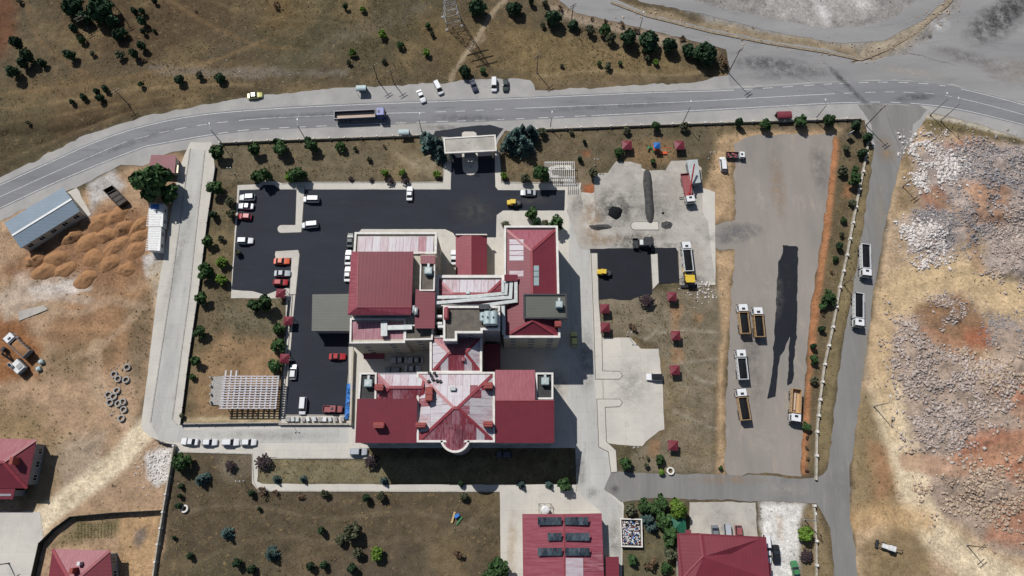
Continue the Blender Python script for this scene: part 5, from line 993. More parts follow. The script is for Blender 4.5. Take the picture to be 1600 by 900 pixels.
row('on the narrow front lawn', [(411, 722, 11, 'plum'), (430, 749, 6, 'spruce'), (472, 748, 5, 'spruce'), (599, 751, 6, 'spruce'), (580, 721, 11, 'plum'), (814, 757, 6, 'spruce'), (858, 757, 6, 'spruce'), (882, 757, 12, 'leafy'), (720, 755, 6, 'juniper')], 'plants on the narrow lawn')
row('in the field below the front path', [(507, 771, 8, 'olive'), (572, 778, 8, 'juniper'), (596, 775, 9, 'olive'), (725, 776, 8, 'olive'), (502, 829, 8, 'juniper'), (550, 832, 17, 'olive'), (532, 843, 10, 'olive'), (590, 864, 11, 'bright'), (560, 864, 10, 'olive'), (550, 889, 9, 'juniper'), (485, 884, 8, 'juniper'), (505, 883, 7, 'juniper'), (775, 889, 20, 'leafy'), (715, 866, 10, 'dry')], 'plants in the field below the front path')
row('in the garden by the rubbish pen', [(984, 796, 11, 'olive'), (1009, 791, 11, 'leafy'), (1035, 784, 11, 'leafy'), (1060, 796, 15, 'bright'), (1014, 812, 10, 'spruce'), (1020, 823, 9, 'spruce'), (1023, 796, 10, 'leafy'), (1040, 813, 13, 'leafy'), (1046, 838, 15, 'leafy'), (1047, 864, 13, 'olive'), (988, 874, 9, 'leafy'), (1040, 888, 9, 'leafy'), (1015, 880, 13, 'dry')], 'trees in the garden by the rubbish pen')
row('in the field beside the gravel lot', [(977, 724, 11, 'leafy'), (1030, 718, 8, 'leafy'), (1010, 727, 5, 'olive'), (1012, 716, 4, 'olive'), (1034, 738, 5, 'bright'), (990, 512, 7, 'dry'), (1126, 731, 4, 'leafy'), (985, 508, 5, 'dry')], 'plants in the dry field beside the gravel lot')
for x, y, r_, lb in ((238, 281, 28, 'very large round dark green tree beside the red hut'), (265, 303, 17, 'middle sized dark tree joined to the big round one above the cabins')): tree(x, y, r_, 'leafy', lb, 'trees by the red hut')

# ---------------------------------------------------------------- vehicles (local +Y is forward)
def heading(dx, dy): return math.atan2(-dy, dx) - math.pi / 2
WHEEL = {}
def wheel(t, x, y, r, w=.24, name='wheel'):
    k = (round(r, 2), round(w, 2))
    if k not in WHEEL:
        m = MB(); m.tube((-w / 2, 0, 0), (w / 2, 0, 0), r, n=14); a = m.build('wheel', 'black'); m = MB(); m.tube((-w / 2 - .015, 0, 0), (w / 2 + .015, 0, 0), r * .55, n=10); b = m.build('rim', 'steel'); WHEEL[k] = (a.data, b.data); bpy.data.objects.remove(a); bpy.data.objects.remove(b)
    a = bpy.data.objects.new('wheel', WHEEL[k][0]); b = bpy.data.objects.new('rim', WHEEL[k][1]); COL.objects.link(a); COL.objects.link(b); a.parent = t; b.parent = a; a.location = (x, y, r)
CARMESH = {}
def loft(m, secs, mi=0):
    """secs: (y, half width, z low, z mid, z top, top half width)"""
    rings = [[(-w, y, a), (w, y, a), (w, y, b), (tw, y, c), (-tw, y, c), (-w, y, b)] for y, w, a, b, c, tw in secs]; b0 = len(m.v)
    for r_ in rings: m.v += r_
    for i in range(len(rings) - 1):
        for k in range(6): j = (k + 1) % 6; p = b0 + i * 6; m.f.append((p + j, p + k, p + 6 + k, p + 6 + j)); m.mi.append(mi)
    n = len(rings) - 1; m.f.append(tuple(b0 + k for k in range(6))); m.mi.append(mi); m.f.append(tuple(b0 + n * 6 + k for k in range(5, -1, -1))); m.mi.append(mi)
def carmesh(style):
    if style in CARMESH: return CARMESH[style]
    L, Wd, Ht = {'sedan': (4.5, 1.78, 1.45), 'hatch': (4.1, 1.76, 1.5), 'van': (4.6, 1.85, 1.85), 'suv': (4.5, 1.85, 1.7)}[style]; h, w = L / 2, Wd / 2; m = MB()
    loft(m, [(-h, w * .86, .38, .62, .82, w * .74), (-h * .93, w * .97, .26, .66, .93, w * .86), (-h * .55, w, .24, .7, .97, w * .93), (h * .30, w, .24, .7, .95, w * .93), (h * .62, w * .99, .24, .66, .87, w * .88), (h * .92, w * .93, .28, .58, .74, w * .78), (h, w * .78, .36, .52, .62, w * .64)]); body = m
    cb = {'sedan': (.36, -.72, .10, -.40), 'hatch': (.40, -.93, .12, -.72), 'van': (.62, -.97, .36, -.92), 'suv': (.40, -.95, .14, -.82)}[style]; g_ = MB(); zb = .9
    g_.prism([(-w * .9, cb[1] * h, zb), (w * .9, cb[1] * h, zb), (w * .9, cb[0] * h, zb), (-w * .9, cb[0] * h, zb)], [(-w * .74, cb[3] * h, Ht - .04), (w * .74, cb[3] * h, Ht - .04), (w * .74, cb[2] * h, Ht - .04), (-w * .74, cb[2] * h, Ht - .04)])
    rf = MB(); e = .06; rf.prism([(-w * .78, cb[3] * h - e, Ht - .1), (w * .78, cb[3] * h - e, Ht - .1), (w * .78, cb[2] * h + e, Ht - .1), (-w * .78, cb[2] * h + e, Ht - .1)], [(-w * .68, cb[3] * h + .08, Ht), (w * .68, cb[3] * h + .08, Ht), (w * .68, cb[2] * h - .08, Ht), (-w * .68, cb[2] * h - .08, Ht)])
    hl = MB(); hl.cbox(-.16, .16, -.1, .1, 0, .13, .03); tl = MB(); tl.cbox(-.13, .13, -.05, .05, 0, .2, .02); out = {}
    mr = MB(); mr.cbox(-.1, .1, -.06, .06, 0, .13, .02)
    for nm, mb, mt in (('body', body, 'p_white'), ('windows', g_, 'glass'), ('roof', rf, 'p_white'), ('headlight', hl, 'white'), ('tail_light', tl, 'p_red'), ('mirror', mr, 'black')):
        o = mb.build(nm, mt); out[nm] = o.data; bpy.data.objects.remove(o)
    out['dim'] = (L, Wd, Ht, cb); CARMESH[style] = out; return out
PAINTED = {}
def painted(me, p):
    k = (me.name, p)
    if k not in PAINTED: c = me.copy(); c.materials[0] = M['p_' + p]; PAINTED[k] = c
    return PAINTED[k]
def kid(nm, me, t, loc=(0, 0, 0)):
    o = bpy.data.objects.new(nm, me); COL.objects.link(o); o.parent = t; o.location = loc; return o
def car(px, py, d, paint, style, label, roof=None, group='parked cars', base=0.03):
    q = carmesh(style); L, Wd, Ht, cb = q['dim']; p = P(px, py, .8); z = zg(p.x, p.y); t = thing('parked_car', label, 'car', (p.x, p.y, z if z > .02 else base), heading(*d), group); h, w = L / 2, Wd / 2
    kid('body', painted(q['body'], paint), t); kid('windows', q['windows'], t); kid('roof', painted(q['roof'], roof or paint), t)
    for s in (-1, 1):
        kid('headlight', q['headlight'], t, (s * w * .62, h * .94, .5)); kid('tail_light', q['tail_light'], t, (s * w * .72, -h * .97, .62)); kid('mirror', q['mirror'], t, (s * w * 1.07, cb[0] * h - .25, .92))
        wheel(t, s * (w - .13), h * .62, .32); wheel(t, s * (w - .13), -h * .6, .32)
for a in ((658, 150, (9, 20), 'white', 'sedan', 'white saloon standing near the road edge opposite the gate'), (685, 137, (10, 21), 'white', 'van', 'white van parked askew by the footpath end'), (740, 133, (6, 16), 'navy', 'sedan', 'dark blue car half under the round roadside tree'), (772, 132, (0, 20), 'white', 'van', 'white van nose to the road beside the dark car'), (790, 133, (0, 20), 'darkgreen', 'hatch', 'dark hatchback at the right end of the roadside row'), (398, 149, (20, -3), 'paleyellow', 'sedan', 'yellow car parked alone on the far shoulder'),
    (386, 308, (-20, 1), 'white', 'suv', 'white car topmost in the left bay of the car park'), (384, 322, (-20, -1), 'white', 'sedan', 'white saloon just above the red car in the left bay'), (382, 338, (-20, -1), 'red', 'hatch', 'red car third down in the left bay'), (383, 376, (20, 0), 'white', 'suv', 'white car alone lower in the left bay'), (486, 311, (-20, 0), 'white', 'van', 'white pickup-like car nosed to the upper island'), (484, 351, (-20, 2), 'white', 'van', 'white car nosed to the foot of the upper island'), (640, 302, (0, -20), 'white', 'sedan', 'white saloon on the top edge of the black car park'),
    (440, 408, (20, 0), 'orange', 'sedan', 'bright orange car by the lower island'), (441, 427, (20, 0), 'silver', 'sedan', 'silver white car between the orange and dark red cars'), (438, 441, (20, 0), 'red', 'hatch', 'dark red car below the silver one at the lower island'), (547, 375, (0, -20), 'darkgreen', 'sedan', 'dark green saloon at the hospital corner'), (544, 402, (0, -20), 'white', 'sedan', 'white car by the left hospital wall, upper of two'), (543, 428, (0, -20), 'white', 'sedan', 'white car by the left hospital wall, lower of two'), (527, 557, (20, 0), 'red', 'sedan', 'bright red saloon on the lower car park'), (458, 581, (0, -20), 'white', 'hatch', 'white car beside the lower car park wall below the gazebos'), (473, 634, (0, 20), 'white', 'van', 'white van at the bottom of the lower car park'),
    (623, 563, (-20, 0), 'silver', 'sedan', 'grey car in the shaded court, upper left of four'), (649, 563, (-20, 0), 'silver', 'sedan', 'grey car in the shaded court, upper right of four'), (645, 576, (20, 0), 'silver', 'sedan', 'grey car in the shaded court, lower right of four'), (614, 579, (-20, 0), 'grey', 'suv', 'darker car in the shaded court, half under the parapet'), (296, 690, (-20, -1), 'white', 'sedan', 'leftmost white car of four on the lower street'), (327, 691, (20, 0), 'white', 'hatch', 'second white car from the left on the lower street'), (360, 691, (20, 0), 'white', 'suv', 'third white car from the left on the lower street'), (388, 691, (20, 0), 'white', 'hatch', 'rightmost white car of four on the lower street'), (560, 706, (20, 0), 'silver', 'suv', 'silver car just outside the front shadow'), (788, 710, (-20, 0), 'navy', 'hatch', 'dark car deep in the front shadow'), (709, 402, (0, -20), 'white', 'sedan', 'white car against the small gabled annex'),
    (1023, 589, (-20, 0), 'white', 'suv', 'white car with black roof at the edge of the concrete lot', 'black'), (825, 301, (-20, 0), 'silver', 'sedan', 'silver car on the asphalt lane beside the lawn'), (1130, 256, (0, -20), 'white', 'van', 'white van on the sandy strip beside the lit pickup'), (897, 530, (0, -20), 'paleyellow', 'hatch', 'yellowish car in the shadow right of the wing'), (1213, 866, (1, -20), 'black', 'sedan', 'black saloon on the white ground by the hip roofed building'), (1243, 891, (-2, -20), 'green', 'sedan', 'green car at the bottom edge on white ground'), (1198, 850, (0, 20), 'white', 'van', 'white car tucked behind the hip roofed building, upper one'), (1199, 866, (0, 20), 'white', 'sedan', 'white car tucked behind the hip roofed building, lower one'), (1118, 835, (0, 20), 'grey', 'sedan', 'grey car behind the hip roofed building, left of three'), (1137, 833, (0, 20), 'silver', 'van', 'silver van behind the hip roofed building, middle of three'), (1155, 834, (0, 20), 'rose', 'hatch', 'rose car behind the hip roofed building, right of three')):
    car(*a[:6], roof=a[6] if len(a) > 6 else None)
def cab(t, y0, y1, w, z0, h, paint, dark=True):
    m = MB(); f = .22; m.prism([(-w, y0, z0), (w, y0, z0), (w, y1, z0), (-w, y1, z0)], [(-w * .94, y0, z0 + h), (w * .94, y0, z0 + h), (w * .94, y1 - f, z0 + h), (-w * .94, y1 - f, z0 + h)]); m.build('cab', 'p_' + paint, t)
    m = MB(); m.prism([(-w * .9, y1 - .12, z0 + h * .42), (w * .9, y1 - .12, z0 + h * .42), (w * .9, y1 + .03, z0 + h * .42), (-w * .9, y1 + .03, z0 + h * .42)], [(-w * .86, y1 - f - .1, z0 + h * .92), (w * .86, y1 - f - .1, z0 + h * .92), (w * .86, y1 - f + .06, z0 + h * .92), (-w * .86, y1 - f + .06, z0 + h * .92)]); m.build('windscreen', 'glass', t)
    m = MB(); m.cbox(-w * .35, w * .35, y0 + .3, y0 + .9, z0 + h - .01, z0 + h + .12, .05); m.build('roof_hatch', 'darkmetal', t)
    for s in (-1, 1): m = MB(); m.cbox(s * (w + .22) - .1, s * (w + .22) + .1, y1 - .35, y1 - .2, z0 + h * .45, z0 + h * .85, .03); m.bar((s * w * .9, y1 - .28, z0 + h * .8), (s * (w + .2), y1 - .28, z0 + h * .8), .06, .06); m.build('mirror', 'black', t); m = MB(); m.box(s * w * 1.0 - .02, s * w * 1.0 + .02, y0 + .4, y1 - .5, z0 + h * .45, z0 + h * .8); m.build('side_window', 'glass', t)
    m = MB(); m.box(-w, w, y1 - .02, y1 + .16, z0 - .3, z0 + .15); m.build('bumper', 'darkmetal', t)
def tipper(px, py, d, L, paint, bed, load, label, sc=1.0):
    p = P(px, py, 1.6); z = zg(p.x, p.y); t = thing('tipper_truck', label, 'truck', (p.x, p.y, z if z > .02 else .025), heading(*d), 'tipper trucks'); h, w = L / 2, 1.25
    m = MB(); m.box(-.45, .45, -h + .2, h - .3, .75, 1.0); m.build('chassis', 'darkmetal', t); cab(t, h - 2.1, h, w, .95, 2.0, paint); b0, b1 = -h, h - 2.4; m = MB()
    for x0, x1, y0, y1 in ((-w, -w + .12, b0, b1), (w - .12, w, b0, b1), (-w + .12, w - .12, b0, b0 + .12), (-w + .12, w - .12, b1 - .12, b1)): m.box(x0, x1, y0, y1, 1.15, 2.75)
    m.box(-w + .12, w - .12, b0 + .12, b1 - .12, 1.1, 1.3); n = int((b1 - b0) / 1.1)
    for k in range(n + 1): y = b0 + .1 + (b1 - b0 - .2) * k / n; m.box(-w - .07, -w, y - .06, y + .06, 1.15, 2.7); m.box(w, w + .07, y - .06, y + .06, 1.15, 2.7)
    m.build('tipper_body', 'p_' + bed, t)
    if load:
        m = MB(); nx, ny = 7, 14; idx = len(m.v)
        for j in range(ny + 1):
            for i in range(nx + 1): u, v = i / nx * 2 - 1, j / ny * 2 - 1; m.v.append((u * (w - .14), b0 + .14 + (b1 - b0 - .28) * j / ny, 2.15 + .5 * (1 - u * u) * (1 - v ** 4) + random.uniform(-.05, .05)))
        for j in range(ny):
            for i in range(nx): a = j * (nx + 1) + i; m.f.append((a, a + 1, a + nx + 2, a + nx + 1)); m.mi.append(0)
        m.build('load', load, t, smooth=True)
    for s in (-1, 1):
        for y in (h - 1.3, h - 2.9, -h + 2.3, -h + 1.0) if L > 8.5 else (h - 1.3, -h + 2.4, -h + 1.1): wheel(t, s * (w - .2), y, .5, .36)
        m = MB(); m.cbox(s * .85 - .25, s * .85 + .25, h - 3.9, h - 2.9, .5, 1.0, .08); m.build('fuel_tank', 'steel', t)
        m = MB(); m.box(s * .9 - .14, s * .9 + .14, h + .1, h + .18, 1.05, 1.2); m.build('headlight', 'white', t)
    return t
for a in ((1161, 499, (-1, -50), 8.4, 'white', 'tan', 'load', 'tan tipper with black load, left of the pair in the gravel lot'), (1184, 504, (0, -50), 8.4, 'white', 'tan', 'load', 'tan tipper with black load, right of the pair in the gravel lot'), (1158, 570, (-1, -50), 8.2, 'white', 'white', 'load', 'white tipper with black load standing alone below the pair'), (1160, 632, (-4, -50), 8.4, 'white', 'tan', 'load', 'tan tipper with black load lowest at the lot edge'), (1242, 634, (-8, 50), 8.8, 'white', 'tan', None, 'tan empty tipper facing down beside the fresh strip'),
    (1351, 408, (-6, 50), 9.6, 'white', 'white', 'load', 'white tipper on the side road, the farther one'), (1340, 485, (-7, 50), 9.6, 'white', 'white', 'load', 'white tipper on the side road, the nearer one'), (1073, 402, (-2, -50), 8.8, 'white', 'white', 'load', 'white tipper backed up to the yellow paver'), (30, 540, (-34, -28), 8.2, 'white', 'grey', 'soil', 'white dump truck carrying soil in the dug pit')): tipper(*a)
tr = [o for o in bpy.data.objects if o.get('label', '').startswith('tan empty tipper')][0]; m = MB(); m.tube((0, -3.4, 1.6), (.1, 1.2, 1.6), .28, n=12); m.build('drum_load', 'plank', tr)
# blue articulated lorry
p = P(563, 181, 1.3); t = thing('articulated_lorry', 'blue articulated lorry with an empty open trailer on the highway', 'lorry', (p.x, p.y, .02), heading(40, -2.0)); h = 7.6; cab(t, h - 2.3, h, 1.25, 1.0, 2.4, 'blue'); m = MB(); m.box(-.45, .45, h - 5, h - .4, .7, 1.0); m.build('chassis', 'darkmetal', t); b0, b1 = -h, h - 2.9
m = MB(); m.box(-1.15, 1.15, b0 + .1, b1 - .1, 1.15, 1.3); m.build('trailer_floor', 'plank', t); m = MB()
for x0, x1, y0, y1 in ((-1.3, -1.18, b0, b1), (1.18, 1.3, b0, b1), (-1.18, 1.18, b0, b0 + .1), (-1.18, 1.18, b1 - .12, b1)): m.box(x0, x1, y0, y1, 1.1, 2.5)
m.build('trailer_side', 'p_navy', t)
for s in (-1, 1):
    for y in (h - 1.4, h - 4.2, -h + 1.2, -h + 2.5, -h + 3.8): wheel(t, s * 1.02, y, .5, .36)
# crane lorry with its mirror-roofed body beside it
p = P(1074, 296, 1.3); t = thing('crane_lorry', 'white cabbed lorry with red bed and a raised red crane arm', 'lorry', (p.x, p.y, .03), heading(3, 30)); cab(t, 2.6, 4.6, 1.2, .9, 1.9, 'white'); m = MB(); m.box(-1.2, 1.2, -5, 2.0, 1.0, 1.15)
for x0, x1, y0, y1 in ((-1.25, -1.15, -5, 1.2), (1.15, 1.25, -5, 1.2), (-1.15, 1.15, -5, -4.9)): m.box(x0, x1, y0, y1, 1.15, 1.7)
m.build('flat_bed', 'p_rose', t); m = MB(); m.cbox(-.4, .4, 1.5, 2.3, 1.1, 2.4, .08); m.bar((0, 1.9, 2.7), (-1.8, -5.6, 6.2), .35, .4); m.build('crane_arm', 'p_red', t); m = MB(); m.bar((1.2, 2.0, .6), (2.6, 2.0, .6), .2, .2); m.bar((-1.2, 2.0, .6), (-2.6, 2.0, .6), .2, .2); m.build('outrigger', 'darkmetal', t); m = MB(); m.box(-.4, .4, -5, 4.4, .7, .95); m.build('chassis', 'darkmetal', t)
for s in (-1, 1):
    for y in (3.4, -2.2, -3.5): wheel(t, s * 1.0, y, .48, .34)
B = Bld('works_cabin', 'silver metal roofed works cabin under the crane arm', 'cabin', 1083, 270); wallbox(B, [(1073, 251), (1090, 250), (1095, 285), (1081, 287)], 2.8, 'greywall', .2); B.slab('roof', [(1073, 250, 3.0), (1090, 249, 3.0), (1095, 285, 2.9), (1080, 287, 2.9)], 'galv')
# pickup with red load
p = P(1150, 243, .9); t = thing('pickup_truck', 'white pickup with red goods in its bed at the lot edge', 'pickup', (p.x, p.y, .02), heading(30, 1)); cab(t, .9, 2.5, .92, .55, 1.25, 'white'); m = MB(); m.box(-.95, .95, -2.9, .8, .55, .7)
for x0, x1, y0, y1 in ((-.98, -.9, -2.9, .8), (.9, .98, -2.9, .8), (-.9, .9, -2.9, -2.82)): m.box(x0, x1, y0, y1, .7, 1.25)
m.build('bed', 'darkmetal', t); m = MB()
for k in range(12): x, y = random.uniform(-.6, .6), random.uniform(-2.5, .3); m.cbox(x - .25, x + .25, y - .25, y + .25, .7, random.uniform(.9, 1.2), .05)
m.build('load', 'p_rose', t)
for s in (-1, 1):
    for y in (1.8, -1.8): wheel(t, s * .85, y, .36)
p = P(520, 639, .9); t = thing('pickup_truck', 'faded red pickup with an open bed in the lower car park', 'pickup', (p.x, p.y, .03), heading(30, 1)); cab(t, -.6, 1.1, .88, .5, 1.2, 'rose'); m = MB(); loft(m, [(1.0, .88, .35, .7, .98, .8), (2.2, .86, .35, .66, .9, .72), (2.5, .74, .4, .6, .75, .6)]); m.build('bonnet', 'p_rose', t); m = MB(); m.box(-.88, .88, -2.6, -.65, .5, .62)
for x0, x1, y0, y1 in ((-.9, -.82, -2.6, -.65), (.82, .9, -2.6, -.65), (-.82, .82, -2.6, -2.52)): m.box(x0, x1, y0, y1, .62, 1.05)
m.build('bed', 'p_rose', t)
for s in (-1, 1):
    for y in (1.6, -1.7): wheel(t, s * .8, y, .34)
# rollers
for px, py, d, lb in ((944, 426, (20, 2), 'yellow road roller on the fresh asphalt bay'), (803, 317, (20, 0), 'yellow road roller on the lane beside the lawn')):
    p = P(px, py, 1); t = thing('road_roller', lb, 'roller', (p.x, p.y, .034), heading(*d), 'road rollers')
    for y in (1.35, -1.35): m = MB(); m.tube((-.75, y, .55), (.75, y, .55), .55, n=18); m.build('drum', 'darkmetal', t)
    m = MB(); m.cbox(-.7, .7, -2.0, -.3, .75, 1.5, .1); m.build('engine_hood', 'yellow', t); m = MB(); m.cbox(-.62, .62, .4, 2.0, .7, 1.15, .08); m.build('front_frame', 'darkmetal', t)
    m = MB(); m.cbox(-.65, .65, -1.1, .5, 2.1, 2.2, .04); m.build('canopy', 'yellow', t); m = MB()
    for x in (-.58, .58):
        for y in (-1.0, .4): m.tube((x, y, 1.1), (x, y, 2.1), .04, n=5)
    m.build('canopy_post', 'darkmetal', t); m = MB(); m.cbox(-.25, .25, -.4, .1, 1.0, 1.5, .05); m.build('seat', 'black', t)
# pavers
for px, py, d, paint, roofm, lb in ((1006, 379, (-20, 0), 'grey', 'darkmetal', 'black asphalt paver with a dark canopy at the bay edge'), (1077, 432, (0, -20), 'yellow', 'yellow', 'yellow asphalt paver behind the white tipper')):
    p = P(px, py, 1.6); t = thing('asphalt_paver', lb, 'paver', (p.x, p.y, .03), heading(*d), 'asphalt pavers')
    for s in (-1, 1): m = MB(); m.cbox(s * .95 - .22, s * .95 + .22, -1.6, 1.6, 0, .85, .15); m.build('crawler', 'black', t)
    m = MB(); m.cbox(-1.1, 1.1, -1.3, 1.3, .7, 1.7, .1); m.build('engine_body', 'darkmetal' if paint == 'grey' else 'yellow', t); m = MB(); m.cbox(-1.25, 1.25, -2.1, .1, 2.6, 2.75, .06); m.build('canopy', roofm, t); m = MB()
    for x in (-1.1, 1.1):
        for y in (-1.9, 0): m.tube((x, y, 1.2), (x, y, 2.6), .05, n=5)
    m.build('canopy_post', 'darkmetal', t); m = MB(); m.box(-1.4, 1.4, 1.4, 3.0, .45, .6); m.box(-1.5, -1.38, 1.4, 3.0, .5, 1.15); m.box(1.38, 1.5, 1.4, 3.0, .5, 1.15); m.build('hopper', 'darkmetal' if paint == 'grey' else 'yellow', t); m = MB(); m.box(-2.2, 2.2, -2.9, -2.2, .05, .6); m.bar((-1.2, -2.3, 1), (-1.2, .5, 1), .16, .2); m.bar((1.2, -2.3, 1), (1.2, .5, 1), .16, .2); m.build('screed', 'darkmetal', t); m = MB(); m.cbox(-.8, .8, .2, 1.2, 1.7, 1.95, .06); m.build('hood_cover', 'white' if paint == 'grey' else 'darkmetal', t)
# excavator and loader
p = P(29, 572, 1.2); t = thing('excavator', 'white and grey crawler excavator with its dark arm reaching out of frame', 'excavator', (p.x, p.y, zg(p.x, p.y)), heading(-30, -26))
for s in (-1, 1): m = MB(); m.cbox(s * 1.15 - .3, s * 1.15 + .3, -2, 2, 0, .9, .2); m.build('crawler', 'black', t)
m = MB(); m.cbox(-1.3, 1.3, -2.2, 1.3, 1.0, 2.1, .15); m.build('upper_body', 'white', t); m = MB(); m.cbox(-1.25, -.35, .1, 1.6, 1.2, 2.9, .12); m.build('cab', 'white', t); m = MB(); m.box(-1.15, -.45, .3, 1.4, 2.88, 2.93); m.build('cab_window', 'glass', t); m = MB(); m.cbox(-.2, 1.15, -1.7, -.2, 2.1, 2.25, .08); m.build('engine_cover', 'steel', t)
m = MB(); m.cbox(-1.2, 1.2, -2.9, -2.2, 1.0, 1.9, .2); m.build('counterweight', 'darkmetal', t); m = MB(); m.bar((.2, 1.0, 2.0), (.2, 4.0, 4.2), .45, .55); m.bar((.2, 3.9, 4.2), (.2, 6.6, 1.6), .38, .45); m.build('arm', 'darkmetal', t); m = MB(); m.cbox(-.4, .8, 6.3, 7.3, .4, 1.5, .15); m.build('bucket', 'darkmetal', t)
p = P(1390, 856, 1.2); t = thing('backhoe_loader', 'white backhoe loader on the dry verge at lower right', 'loader', (p.x, p.y, zg(p.x, p.y)), heading(-24, -8)); t.scale = (.85, .85, .85)
m = MB(); m.cbox(-.8, .8, -1.4, .4, .9, 2.6, .15); m.build('cab', 'white', t); m = MB(); m.box(-.82, .82, -1.2, .2, 1.5, 2.3); m.build('cab_window', 'glass', t); m = MB(); m.cbox(-.65, .65, .4, 2.1, .8, 1.6, .12); m.build('bonnet', 'white', t); m = MB(); m.cbox(-1.2, 1.2, 3.0, 3.7, .1, .8, .1); m.bar((-.7, 1.2, 1.3), (-.7, 3.2, .7), .14, .2); m.bar((.7, 1.2, 1.3), (.7, 3.2, .7), .14, .2); m.build('front_bucket', 'darkmetal', t); m = MB(); m.bar((0, -1.5, 1.0), (.3, -3.0, 2.2), .25, .3); m.bar((.3, -3.0, 2.2), (.6, -4.2, .8), .2, .25); m.build('rear_arm', 'darkmetal', t)
for s in (-1, 1): wheel(t, s * .85, 1.4, .5, .35); wheel(t, s * .85, -.9, .75, .45)

# ---------------------------------------------------------------- poles and the pylon
def pole(px, py, h, kind, label, head=0.0):
    p = P(px, py); z = max(zg(p.x, p.y), 0); t = thing({'lamp': 'street_lamp', 'power': 'power_pole', 'garden': 'garden_lamp'}[kind], label, 'street lamp' if kind != 'power' else 'power pole', (p.x, p.y, z), head, {'lamp': 'street lamps', 'power': 'power poles', 'garden': 'garden lamps'}[kind])
    m = MB(); m.tube((0, 0, -.2), (0, 0, h), .16 if kind != 'garden' else .07, .09 if kind != 'garden' else .05, 8); m.build('pole', 'wood' if kind == 'power' else 'steel', t)
    if kind == 'lamp': m = MB(); m.bar((0, 0, h), (0, 1.6, h + .25), .1, .1); m.build('arm', 'steel', t); m = MB(); m.cbox(-.16, .16, 1.4, 2.1, h + .16, h + .34, .05); m.build('lamp_head', 'white', t)
    elif kind == 'power':
        for z in (h - .2, h - 1.2): m = MB(); m.bar((-1.2, 0, z), (1.2, 0, z), .14, .14); m.build('cross_arm', 'wood', t)
        for x in (-1.1, -.5, .5, 1.1): m = MB(); m.tube((x, 0, h - .2), (x, 0, h + .15), .07, n=6); m.build('insulator', 'white', t)
    else:
        for s in (-1, 1): m = MB(); m.tube((0, 0, h - .1), (s * .5, 0, h), .03, n=5); m.build('arm', 'steel', t); m = MB(); m.tube((s * .5, 0, h - .1), (s * .5, 0, h + .2), .17, .12, 8); m.build('lamp_globe', 'white', t)
    m = MB(); m.tube((0, 0, -.2), (0, 0, .3), .3, .24, 8); m.build('foot', 'pipe', t); return p
for a in ((346, 223, 8, 'lamp', 'street lamp at the left street corner by the highway'), (477, 217, 8, 'lamp', 'street lamp on the near roadside between the corner and the gate'), (659, 205, 7, 'lamp', 'street lamp by the near bus shelter at the gate'), (860, 200, 6, 'lamp', 'street lamp just right of the gate spruces'), (1067, 192, 9, 'lamp', 'street lamp on the wall above the works yard'), (1273, 187, 8, 'lamp', 'street lamp right of the red bus shelter'), (1453, 180, 9, 'lamp', 'left of two street lamps by the quarry corner'), (1469, 189, 9.5, 'lamp', 'right of two street lamps by the quarry corner'), (998, 50, 7, 'lamp', 'street lamp among the trees of the upper road'), (1365, 635, 8, 'lamp', 'street lamp on the verge across from the lot'), (1257, 812, 8, 'lamp', 'street lamp at the white ground by the lower wall')):
    pole(*a, head=random.uniform(-.2, .2) + (math.pi if a[1] > 195 and a[1] < 230 else 0) * 0)
pw = [pole(*a, head=.6) for a in ((1353, 196, 11, 'power', 'tall wooden power pole at the side road junction'), (1410, 292, 7, 'power', 'leaning power pole at the edge of the white rubble'), (1317, 445, 7, 'power', 'power pole by the boundary wall between the two side road tippers'), (1510, 852, 7, 'power', 'power pole by the dirt track at lower right'), (1138, 114, 12, 'power', 'power pole at the tip of the tree belt'), (893, 31, 7, 'power', 'power pole on the left part of the upper road'), (839, 114, 9, 'power', 'power pole at the lower left of the tree belt'), (591, 127, 8, 'power', 'power pole on the far roadside above the blue lorry'), (616, 131, 7, 'power', 'slim power pole right of the one above the blue lorry'), (200, 162, 7, 'power', 'power pole on the bank at the road curve'), (190, 22, 9, 'power', 'power pole right of the big hillside pines'), (137, 44, 5, 'power', 'short power pole below the big hillside pines'), (14, 880, 6, 'power', 'power pole in the concrete yard at lower left'))]
for a in ((929, 259, 4, 'garden', 'two headed garden lamp left of the works yard'), (1107, 248, 4, 'garden', 'two headed garden lamp right of the works cabin'), (980, 524, 4, 'garden', 'two headed garden lamp above the concrete lot'), (984, 377, 5, 'garden', 'two headed garden lamp beside the black paver'), (736, 262, 4, 'garden', 'two headed garden lamp on the gate island'), (990, 700, 4, 'garden', 'two headed garden lamp below the concrete lot'), (366, 272, 4, 'garden', 'two headed garden lamp near the upper left bay'), (381, 752, 4, 'garden', 'two headed garden lamp by the bend of the front path'), (455, 660, 4, 'garden', 'two headed garden lamp at the lower car park corner')): pole(*a)
def wire(a, b, za, zb, sag):
    m = MB(); q = []
    for i in range(11): t_ = i / 10; p = a.lerp(b, t_); q.append((p.x, p.y, za + (zb - za) * t_ - sag * 4 * t_ * (1 - t_)))
    for u, v in zip(q[:-1], q[1:]): m.tube(u, v, .02, n=4)
    return m.build('power_line', 'darkmetal')
tag(wire(pw[0], pw[1], 10.8, 6.8, 1.2), 'thin cable from the junction pole to the rubble edge pole', 'cable', 'power cables'); tag(wire(pw[4], pw[0], 11.8, 10.8, 2), 'thin cable from the tree belt pole to the junction pole', 'cable', 'power cables')
c = P(707, 34); t = thing('lattice_pylon', 'grey steel lattice pylon in the rough field at the top', 'pylon', (c.x, c.y, zg(c.x, c.y)), .3); Hh = 24; m = MB(); prev = None
